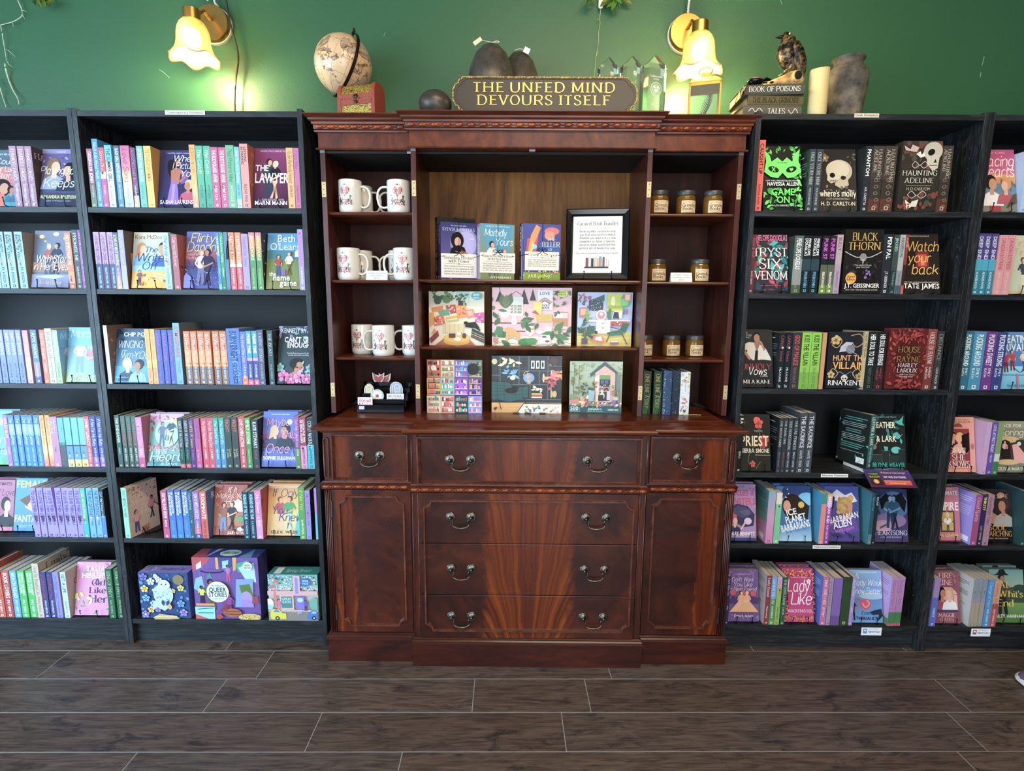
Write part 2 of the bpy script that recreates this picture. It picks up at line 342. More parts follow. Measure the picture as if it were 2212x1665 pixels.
def text_polys(st, txt, tr=0):
    x = 0; out = []; pc = ''
    sp = .10 if st in 'sb' else (.075 if st in 'fF' else .10); KN = {'AV', 'VA', 'AT', 'TA', 'AY', 'LT', 'LY', 'To', 'Wa', 'VO', 'WA', 'AW', 'P,', 'EV', 'DA', 'LV', 'TY', 'FA', 'PA'}
    for ch in txt:
        if ch == ' ': x += .42 if st in 'sb' else (.5 if st in 'fF' else .42); pc = ''; continue
        if pc+ch in KN: x -= .12
        pc = ch
        if st in 'sb': g = GL.get(st+ch) or GL['s-']
        else: g = stroke_glyph(ch, st)
        for p in g[0]: out.append([(a+x, b) for a, b in p])
        x += g[1]+sp+tr
    return out, max(x-sp, .1)

# ------------------------------------------------------------------ flat printing: coloured shapes laid a hair's breadth apart
def clip(poly, W, H):
    for ax, lo, sgn in ((0, 0, 1), (0, W, -1), (1, 0, 1), (1, H, -1)):
        out = []; n = len(poly)
        ins = lambda p: (p[ax]-lo)*sgn >= -1e-9
        if all(ins(p) for p in poly): continue
        for i in range(n):
            a, b = poly[i], poly[(i+1) % n]; ia, ib = ins(a), ins(b)
            if ia: out.append(a)
            if ia != ib:
                t = (lo-a[ax])/(b[ax]-a[ax]); q = [a[0]+(b[0]-a[0])*t, a[1]+(b[1]-a[1])*t]; q[ax] = lo; out.append(tuple(q))
        poly = out
        if len(poly) < 3: return None
    return poly
SHADES = ['ffffff', '000000']
class Pr:
    EPS = .00007
    def __init__(s, W=100, H=150): s.W, s.H = W, H; s.P = []; s.n = 0
    def add(s, pts, c, new=True, noclip=False):
        if new: s.n += 1
        c = hx(c) if isinstance(c, str) else c
        if isinstance(c, list): s.P.append((pts, [hx(q) for q in c], s.n)); return
        p = clip([tuple(q) for q in pts], s.W, s.H)
        if p: s.P.append((p, c, s.n))
    def rect(s, x, y, w_, h, c, new=True): s.add([(x, y), (x+w_, y), (x+w_, y+h), (x, y+h)], c, new)
    def grad(s, y0, y1, ct, cb, x0=0, x1=None):
        x1 = s.W if x1 is None else x1; s.add([(x0, y0), (x1, y0), (x1, y1), (x0, y1)], [cb, cb, ct, ct])
    def ell(s, x, y, rx, ry, c, n=20, rot=0, new=True):
        cr, sr = math.cos(rot), math.sin(rot)
        s.add([(x+rx*math.cos(2*PI*k/n)*cr-ry*math.sin(2*PI*k/n)*sr, y+rx*math.cos(2*PI*k/n)*sr+ry*math.sin(2*PI*k/n)*cr) for k in range(n)], c, new)
    def line(s, w_, c, pts, smooth=False):
        s.n += 1
        if smooth: pts = [(q.x, q.y) for q in bez([(a, b, 0) for a, b in pts], 5)]
        for q in ribbon(pts, lambda a, b: w_): s.add(q, c, False)
    def text(s, st, x, y, size, c, txt, maxw=0, al='c', rot=0, minw=0):
        polys, wd = text_polys(st, txt); kx = 1
        if maxw and wd*size > maxw: kx = maxw/(wd*size)
        if minw and wd*size < minw: kx = minw/(wd*size)
        W_ = wd*size*kx; ox = {'c': -W_/2, 'l': 0, 'r': -W_}[al]; s.n += 1; cr, sr = math.cos(rot), math.sin(rot)
        for p in polys:
            q = [(ox+a*size*kx, b*size) for a, b in p]; s.add([(x+a*cr-b*sr, y+a*sr+b*cr) for a, b in q], c, False)
        return W_
    def leaf(s, x, y, r, ang, c, wd=.22):
        a = math.radians(ang); p = [(0, 0), (.25, wd*.7), (.55, wd), (1, 0), (.55, -wd), (.25, -wd*.7)]
        s.add([(x+r*(u*math.cos(a)-v*math.sin(a)), y+r*(u*math.sin(a)+v*math.cos(a))) for u, v in p], c)
    def flower(s, x, y, r, c, cc='f0d060', n=5):
        s.n += 1
        for k in range(n): s.ell(x+r*.55*math.cos(2*PI*k/n+.3), y+r*.55*math.sin(2*PI*k/n+.3), r*.5, r*.42, c, 8, 2*PI*k/n+.3, False)
        s.ell(x, y, r*.3, r*.3, cc, 8)
    def person(s, x, y, h, hair, skin, top, bot, fl=1, dress=0):
        u = h/8
        if dress: s.add([(x-.5*u, y+5*u), (x+.5*u, y+5*u), (x+dress*u, y+.3*u), (x-dress*u, y+.3*u)], bot)
        else:
            s.add([(x-.75*u, y+4*u), (x+.1*u, y+4*u), (x-.3*u*fl, y), (x-.95*u*fl, y)], bot); s.add([(x-.1*u, y+4*u), (x+.75*u, y+4*u), (x+1.0*u*fl, y+.1*u), (x+.35*u*fl, y+.1*u)], bot)
        s.add([(x-.8*u, y+3.9*u), (x+.8*u, y+3.9*u), (x+1.0*u, y+6.4*u), (x+.4*u, y+6.7*u), (x-.4*u, y+6.7*u), (x-1.0*u, y+6.4*u)], top)
        s.line(.42*u, top, [(x-.9*u, y+6.2*u), (x-1.45*u, y+4.9*u)]); s.line(.34*u, skin, [(x-1.45*u, y+4.9*u), (x-.7*u, y+4.2*u)])
        s.line(.42*u, top, [(x+.9*u, y+6.2*u), (x+1.5*u, y+5.1*u)]); s.line(.34*u, skin, [(x+1.5*u, y+5.1*u), (x+1.2*u*fl, y+3.9*u)])
        s.rect(x-.22*u, y+6.5*u, .44*u, .6*u, skin); s.ell(x-.12*u*fl, y+7.5*u, .66*u, .72*u, hair, 12); s.ell(x+.12*u*fl, y+7.3*u, .47*u, .56*u, skin, 12)
    def bust(s, x, y, h, hair, skin, top, fl=1, lng=0):
        u = h/4
        if lng: s.add([(x-.9*u*fl, y+3.6*u), (x-1.3*u*fl, y+1.2*u), (x-.9*u*fl, y+.2*u), (x+.1*u*fl, y+.5*u), (x+.3*u*fl, y+3.4*u)], hair)
        s.add([(x-1.7*u, y), (x-1.3*u, y+1.3*u), (x-.4*u, y+1.8*u), (x+.4*u, y+1.8*u), (x+1.3*u, y+1.3*u), (x+1.7*u, y)], top)
        s.add([(x-.3*u, y+1.4*u), (x+.35*u, y+1.4*u), (x+.3*u, y+2.3*u), (x-.3*u, y+2.3*u)], skin)
        s.ell(x-.15*u*fl, y+3.1*u, .85*u, .95*u, hair, 14); s.ell(x+.18*u*fl, y+2.8*u, .58*u, .75*u, skin, 14)
    def skull(s, x, y, r, c='e0dccb', d='1a1a1a'):
        s.ell(x, y, r, r*.85, c, 18); s.rect(x-r*.5, y-r*1.25, r*1.0, r*.7, c); s.ell(x-r*.4, y-r*.2, r*.26, r*.24, d, 10); s.ell(x+r*.4, y-r*.2, r*.26, r*.24, d, 10)
        s.add([(x, y-r*.45), (x-r*.14, y-r*.75), (x+r*.14, y-r*.75)], d)
        for k in range(4): s.rect(x-r*.38+k*r*.22, y-r*1.2, r*.05, r*.3, d)
    def scatter(s, n, seed, r0, r1, cols, x0, y0, x1, y1, leaf=False):
        R = random.Random(seed)
        for k in range(n):
            x, y, r, c = R.uniform(x0, x1), R.uniform(y0, y1), R.uniform(r0, r1), R.choice(cols)
            if leaf: s.leaf(x, y, r, R.uniform(0, 360), c)
            else: s.ell(x, y, r, r*R.uniform(.6, 1), c, 8, R.uniform(0, 3))
    def heart(s, x, y, r, c):
        s.add([(x+r*(16*math.sin(t)**3)/16, y+r*(13*math.cos(t)-5*math.cos(2*t)-2*math.cos(3*t)-math.cos(4*t))/16) for t in [2*PI*k/24 for k in range(24)]], c)
    def run(s, code):
        for op in code.split(';'):
            op = op.strip()
            if not op: continue
            k, a = op[0], op[2:].split(); f = lambda i: float(a[i])
            if k == 'G': s.grad(f(0), f(1), a[2], a[3])
            elif k == 'R': s.rect(f(0), f(1), f(2), f(3), a[4])
            elif k == 'E': s.ell(f(0), f(1), f(2), f(3), a[4], 22, math.radians(f(5)) if len(a) > 5 else 0)
            elif k == 'P': s.add([tuple(map(float, q.split(','))) for q in a[1:]], a[0])
            elif k == 'L': s.line(f(0), a[1], [tuple(map(float, q.split(','))) for q in a[2:]])
            elif k == 'C': s.line(f(0), a[1], [tuple(map(float, q.split(','))) for q in a[2:]], True)
            elif k == 'T': s.text(a[0], f(1), f(2), f(3), a[4], ' '.join(a[6:]), f(5))
            elif k == 'Q': s.text(a[0], f(1), f(2), f(3), a[4], ' '.join(a[6:]), f(5), rot=math.radians(12))
            elif k == 'M': s.person(f(0), f(1), f(2), a[3], a[4], a[5], a[6], f(7) if len(a) > 7 else 1, f(8) if len(a) > 8 else 0)
            elif k == 'B': s.bust(f(0), f(1), f(2), a[3], a[4], a[5], f(6) if len(a) > 6 else 1, f(7) if len(a) > 7 else 0)
            elif k == 'F': s.flower(f(0), f(1), f(2), a[3], a[4] if len(a) > 4 else 'f0d060')
            elif k == 'V': s.leaf(f(0), f(1), f(2), f(3), a[4])
            elif k == 'K': s.skull(f(0), f(1), f(2), a[3] if len(a) > 3 else 'e0dccb')
            elif k == 'H': s.heart(f(0), f(1), f(2), a[3])
            elif k == 'N': s.scatter(int(a[0]), int(a[1]), f(2), f(3), a[4].split(','), f(5), f(6), f(7), f(8))
            elif k == 'n': s.scatter(int(a[0]), int(a[1]), f(2), f(3), a[4].split(','), f(5), f(6), f(7), f(8), True)
    def mesh(s, mp, cuts=0, name='print'):
        V = []; Fc = []; C = []
        for pts, c, n in s.P:
            b = len(V); V += [mp(x, y, n*s.EPS+.00012) for x, y in pts] if not cuts else [(x, y, n*s.EPS+.00012) for x, y in pts]
            Fc.append(tuple(range(b, b+len(pts)))); C.append(c)
        me = me_from(V, Fc, name, cols=C)
        if cuts:
            bm = bmesh.new(); bm.from_mesh(me)
            for k in range(1, cuts):
                bmesh.ops.bisect_plane(bm, geom=bm.verts[:]+bm.edges[:]+bm.faces[:], plane_co=(s.W*k/cuts, 0, 0), plane_no=(1, 0, 0), dist=1e-6)
            for v in bm.verts: v.co = mp(*v.co)
            bm.to_mesh(me); bm.free()
        return me
# ------------------------------------------------------------------ books
def cover_mesh(t, d, h, sc, side, back=None, hard=False):
    """spine at y=0, front cover at +x side, back cover at -x side; U of card with the given thickness"""
    m = MB(); k = .0022 if hard else .0006; s_, f_, b_ = hx(sc), hx(side), hx(back or side)
    m.box((0, 0, 0), (t, k, h), c=s_); m.box((t-k, k, 0), (t, d, h), c=f_); m.box((0, k, 0), (k, d, h), c=b_); return m.mesh('cover')
def page_mesh(t, d, h, hard=False):
    m = MB(); i = .004 if hard else .0012; k = .0024 if hard else .0008; m.box((k, .002, i), (t-k, d-i, h-i)); return m.mesh('page_block')
def spine_print(t, h, spec, title, tcs, opt):
    W, H = t*1000, h*1000; p = Pr(W, H); parts = spec.split(',')
    cols = parts[0::2]; fr = [float(v) for v in parts[1::2]]
    gr = opt.get('gr')
    if len(cols) > 1:
        fr = [0]+fr+[1]
        if gr:
            mids = [(fr[i]+fr[i+1])/2 for i in range(len(cols))]; mids[0] = 0; mids[-1] = 1
            for i in range(len(cols)-1): p.grad(H*(1-mids[i+1]), H*(1-mids[i]), cols[i], cols[i+1])
        else:
            for i, c in enumerate(cols): p.rect(0, H*(1-fr[i+1]), W, H*(fr[i+1]-fr[i]), c, i == 0)
    if opt.get('or'):                                  # ornament curls
        c = opt['or']; R = random.Random(len(title))
        for k in range(9):
            y = H*(.06+.1*k); x = W*R.uniform(.25, .75); r = W*.3
            p.line(W*.05, c, [(x, y), (x+r*.7, y+r*.3), (x+r*.3, y+r*.9), (x-r*.4, y+r*.5), (x-r*.1, y)], True)
    if opt.get('dt'):
        cs = opt['dt'].split('/'); p.scatter(int(opt.get('dn', 14)), 5, W*.04, W*.09 if 'dn' not in opt else W*.2, cs, W*.1, H*.02, W*.9, H*.98)
    if opt.get('pic'):                                 # small vignette
        c = opt['pic'].split('/'); y = H*float(opt.get('py', '.12')); p.person(W*.38, y, H*.12, c[0], 'd9a98a', c[1], c[2]); 
        if len(c) > 3: p.person(W*.68, y, H*.115, c[3], 'c98f70', c[2], c[1], -1)
    T = [q.strip() for q in title.split('|')]; tc = tcs.split(',')
    if T and T[0]:
        segs = [(.05, .58), (.62, .9)] if len(T) == 2 else [(.07, .86)]
        if opt.get('au'): segs = [(.5, .92), (.04, .46)]
        for i, tx in enumerate(T[:2]):
            if not tx: continue
            st = 'b' if i == 0 else 's'
            if len(tx) > 2 and tx[1] == ':': st, tx = tx[0], tx[2:]
            a, b = segs[i]; lines = tx.split('/'); n = len(lines); L = (b-a)*H
            for j, ln in enumerate(lines):
                sz = W*((.52 if n == 1 else .30) if i == 0 else (.34 if n == 1 else .24)); xc = W*((j+1)/(n+1) if n > 1 else .5); xc = W-xc if n > 1 else xc
                if n == 2: xc = W*(.66 if j == 0 else .28)
                p.text(st, xc-sz*.5, H*(1-a), sz, tc[min(i, len(tc)-1)], ln, L, 'l', -PI/2)
    if not opt.get('nm'): p.rect(W*.34, H*.025, W*.32, W*.32, tc[-1]); p.rect(W*.42, H*.025+W*.06, W*.16, W*.2, cols[-1])
    return p
def map_spine(W): return lambda x, y, n: (x/1000, -n, y/1000)
BOOKN = {}
SHELF_Z = [1.690, 1.404, 1.055, .732, .447, .105]
CASE = {'L0': 'leftmost bookcase', 'L1': 'bookcase left of cabinet', 'R1': 'bookcase right of cabinet', 'R2': 'rightmost bookcase'}
ORD = ['top', 'second', 'third', 'fourth', 'fifth', 'bottom']; NTH = ['first', 'second', 'third', 'fourth', 'fifth', 'sixth', 'seventh', 'eighth', 'ninth', 'tenth']
USED = set()
CROPS = dict(A=(0, 220, 3.784), B=(180, 280, 4.623), C=(420, 280, 4.623), D=(0, 660, 4.5), E=(210, 660, 4.5), F=(450, 660, 4.5), G=(0, 1010, 4.269), H=(240, 1010, 4.27),
             I=(460, 1010, 4.268), J=(1590, 220, 3.785), K=(1840, 220, 3.785), M=(2060, 220, 3.784), N=(1590, 640, 4.163), O=(1820, 640, 4.163), P=(2000, 640, 4.162), Q=(1560, 1010, 4.27), S=(1780, 1010, 4.27), T=(1980, 1010, 4.268))
def uniq(lab):
    lab = lab.strip()
    if 'spine' in lab and 'book ' not in lab.split(',')[0] and len(lab.split()) < 16: lab = lab.replace(' spine', ' book spine', 1)
    if len(lab.split()) > 16: print('LONGLABEL', len(lab.split()), lab)
    if lab in USED: print('DUPLABEL', lab)
    USED.add(lab); return lab
def copy_tree(o, parent=None):
    c = o.copy(); COL.objects.link(c); c.parent = parent
    for ch in list(o.children): copy_tree(ch, c)
    return c
def spine_book(t, h, spec, title, tcs, opt):
    d = float(opt.get('d', .135)); hard = 'hc' in opt; cols = spec.split(',')
    root = thing('book', None, None)
    sd = opt.get('sd', cols[0]); part('cover', cover_mesh(t, d, h, cols[0], sd, opt.get('bk'), hard), PRINT, root, False); part('page_block', page_mesh(t, d, h, hard), PAPER, root, False)
    part('spine_print', spine_print(t, h, spec, title, tcs, opt).mesh(map_spine(t)), PRINT, root, False)
    if opt.get('sa'):
        q = Pr(100, 150); q.run(ARTS[opt['sa']]); part('cover_print', q.mesh(lambda x, y, n: (t+n, (d-.001)*x/100+.0005, h*y/150)), PRINT, root, False)
    if opt.get('ba'):
        q = Pr(100, 150); q.run(ARTS[opt['ba']]); part('back_print', q.mesh(lambda x, y, n: (-n, (d-.001)*(1-x/100)+.0005, h*y/150)), PRINT, root, False)
    return root
def face_book(wd, h, t, art, base, mt=None, side=None):
    root = thing('book', None, None); m = MB(); k = .0007; c = hx(base)
    m.box((-wd/2, 0, 0), (wd/2, k, h), c=c); m.box((-wd/2, k, 0), (-wd/2+k, t, h), c=hx(side or base)); m.box((-wd/2, t-k, 0), (wd/2, t, h), c=c)
    part('cover', m.mesh('cover'), PRINT, root, False); m = MB(); m.box((-wd/2+k, k, .001), (wd/2-.0012, t-k, h-.001)); part('page_block', m.mesh('pages'), PAPER, root, False)
    p = Pr(100, 150); p.run(ARTS[art]); part('cover_print', p.mesh(lambda x, y, n: ((x/100-.5)*wd*.998, -n, y/150*h*.998)), mt or PRINT, root, False)
    return root
def easel(x, y, z, wd, lab):
    m = MB()
    for s_ in (-1, 1):
        xx = x+s_*wd*.27
        m.tube(bez([(xx-.004*s_, y-.014, z+.030), (xx-.003*s_, y-.013, z+.016), (xx, y-.010, z+.0035), (xx+.002*s_, y+.03, z+.0022), (xx, y+.075, z+.004), (xx-.004*s_, y+.088, z+.07), (xx-.02*s_, y+.098, z+.13)], 4), .0015, 6)
        m.ball((xx-.004*s_, y-.014, z+.031), .0028, .0028, .0028, 8, 5)
    m.tube([(x-wd*.27, y+.045, z+.003), (x+wd*.27, y+.045, z+.003)], .0015, 6)
    r = thing('book_easel', lab, 'easel', (x, y, z), group='wire easels on the shelves'); m.build('wire_frame', IRON, r, smooth=True); return r
def shelf_books(case, row, txt):
    z = SHELF_Z[row-1]; crop = None; items = []
    for ln in txt.strip().split('\n'):
        ln = ln.strip()
        if not ln: continue
        if ln[0] == '@': crop = CROPS[ln[1]]; continue
        F_ = [q.strip() for q in ln.split(';')]; kind, xs, yt = F_[0], F_[1], float(F_[2]); ox, oy, sc = crop
        cv = lambda v: v/sc+ox
        py = None; spans = []
        for sp in xs.split('/'):
            a, b = [cv(float(v)) for v in sp.split(',')]
            # shelf front line height in the photograph at this place
            zz = []
            for px in (a, b):
                lo, hi = 200., 1500.
                for _ in range(30):
                    mid = (lo+hi)/2
                    if at(px, mid, Y=0).z > z: lo = mid
                    else: hi = mid
                zz.append(at(px, lo, Y=0).x)
            spans.append(tuple(zz))
        opt = dict(q.split('=') if '=' in q else (q, '1') for q in (F_[6] if kind == 's' else (F_[5] if len(F_) > 5 else '')).split() ) if len(F_) > (6 if kind == 's' else 5) else {}
        ypx = yt/sc+oy
        items.append((kind, spans, ypx, cv(sum(map(float, xs.split('/')[0].split(',')))/2), F_, opt))
    grp = 'books on the %s shelf of the %s' % (ORD[row-1], CASE[case])
    where = '%s shelf, %s' % (ORD[row-1], CASE[case]); nl = len(where.split())
    looks = {}
    for it in items: lk = it[4][5] if it[0] == 's' else it[4][4]; looks[lk] = looks.get(lk, 0)+1
    seen = {}
    for kind, spans, ypx, xm, F_, opt in items:
        if kind == 's':
            n = len(spans); t = sum(b-a for a, b in spans)/n-.0006; Y0 = float(opt.get('y', .006)); ztop = at(xm, ypx, Y=Y0).z; h = min(max(ztop-z, .15), .26)
            look = F_[5]; seen[look] = seen.get(look, 0)+1
            proto = spine_book(t, h, F_[3], F_[4], opt.get('tc', 'ffffff').replace('/', ','), opt) if 1 else None
            for k, (a, b) in enumerate(spans):
                o = proto if k == 0 else copy_tree(proto)
                o.location = ((a+b)/2-t/2, Y0+(.0015*((k*7) % 3) if n > 1 else 0), z)
                if opt.get('tilt') and k == int(opt.get('tk', 0)): o.rotation_euler.y = math.radians(float(opt['tilt']))
                if n > 1: q = '%s of %s %s' % (NTH[k], {2: 'two', 3: 'three', 4: 'four', 5: 'five', 6: 'six', 7: 'seven', 8: 'eight'}[n], look)
                else: q = look
                if looks[look] > 1: q += ', ' + ('left one' if seen[look] == 1 else 'right one')
                tag(o, uniq(q+', '+where), 'book', grp)
        else:
            (a, b) = spans[0]
            if 'w' not in opt and b-a > .140: a, b = (a, a+.139) if case[0] == 'L' else (b-.139, b)
            Y0 = float(opt.get('y', .014)); tl = math.radians(float(opt.get('tl', 12)))
            zt = at(xm, ypx, Y=Y0+.04).z; h = min(max((zt-z)/math.cos(tl), .16), .235); wd = b-a-.002
            if 'w' in opt:
                w2 = float(opt['w']); 
                if opt.get('al', 'l') == 'l': b = a+w2+.002
                else: a = b-w2-.002
                wd = w2
            t = float(opt.get('t', .026)); o = face_book(wd, h, t, F_[3], opt.get('bc', '30343a'), MATS[opt['m']] if 'm' in opt else None)
            lift = .004; o.location = ((a+b)/2, Y0, z+lift); o.rotation_euler = (-tl, 0, math.radians(float(opt.get('rz', 0))))
            tag(o, uniq('%s, face out, %s' % (F_[4], where)), 'book', grp)
            if 'ne' not in opt: easel((a+b)/2, Y0, z, wd, uniq('black wire easel under the %s, %s' % (F_[4], where)) if len(('black wire easel under the %s, %s' % (F_[4], where)).split()) <= 16 else uniq('black easel under the %s, %s' % (' '.join(F_[4].split()[:5]), where)))
            for j in range(int(opt.get('st', 0))):      # more copies stacked behind
                c = copy_tree(o); c.location = ((a+b)/2+.003*(j+1), Y0+(t+.002)*(j+1)*1.03, z+lift); tag(c, uniq('copy behind the %s, %s' % (F_[4], where)), 'book', grp)
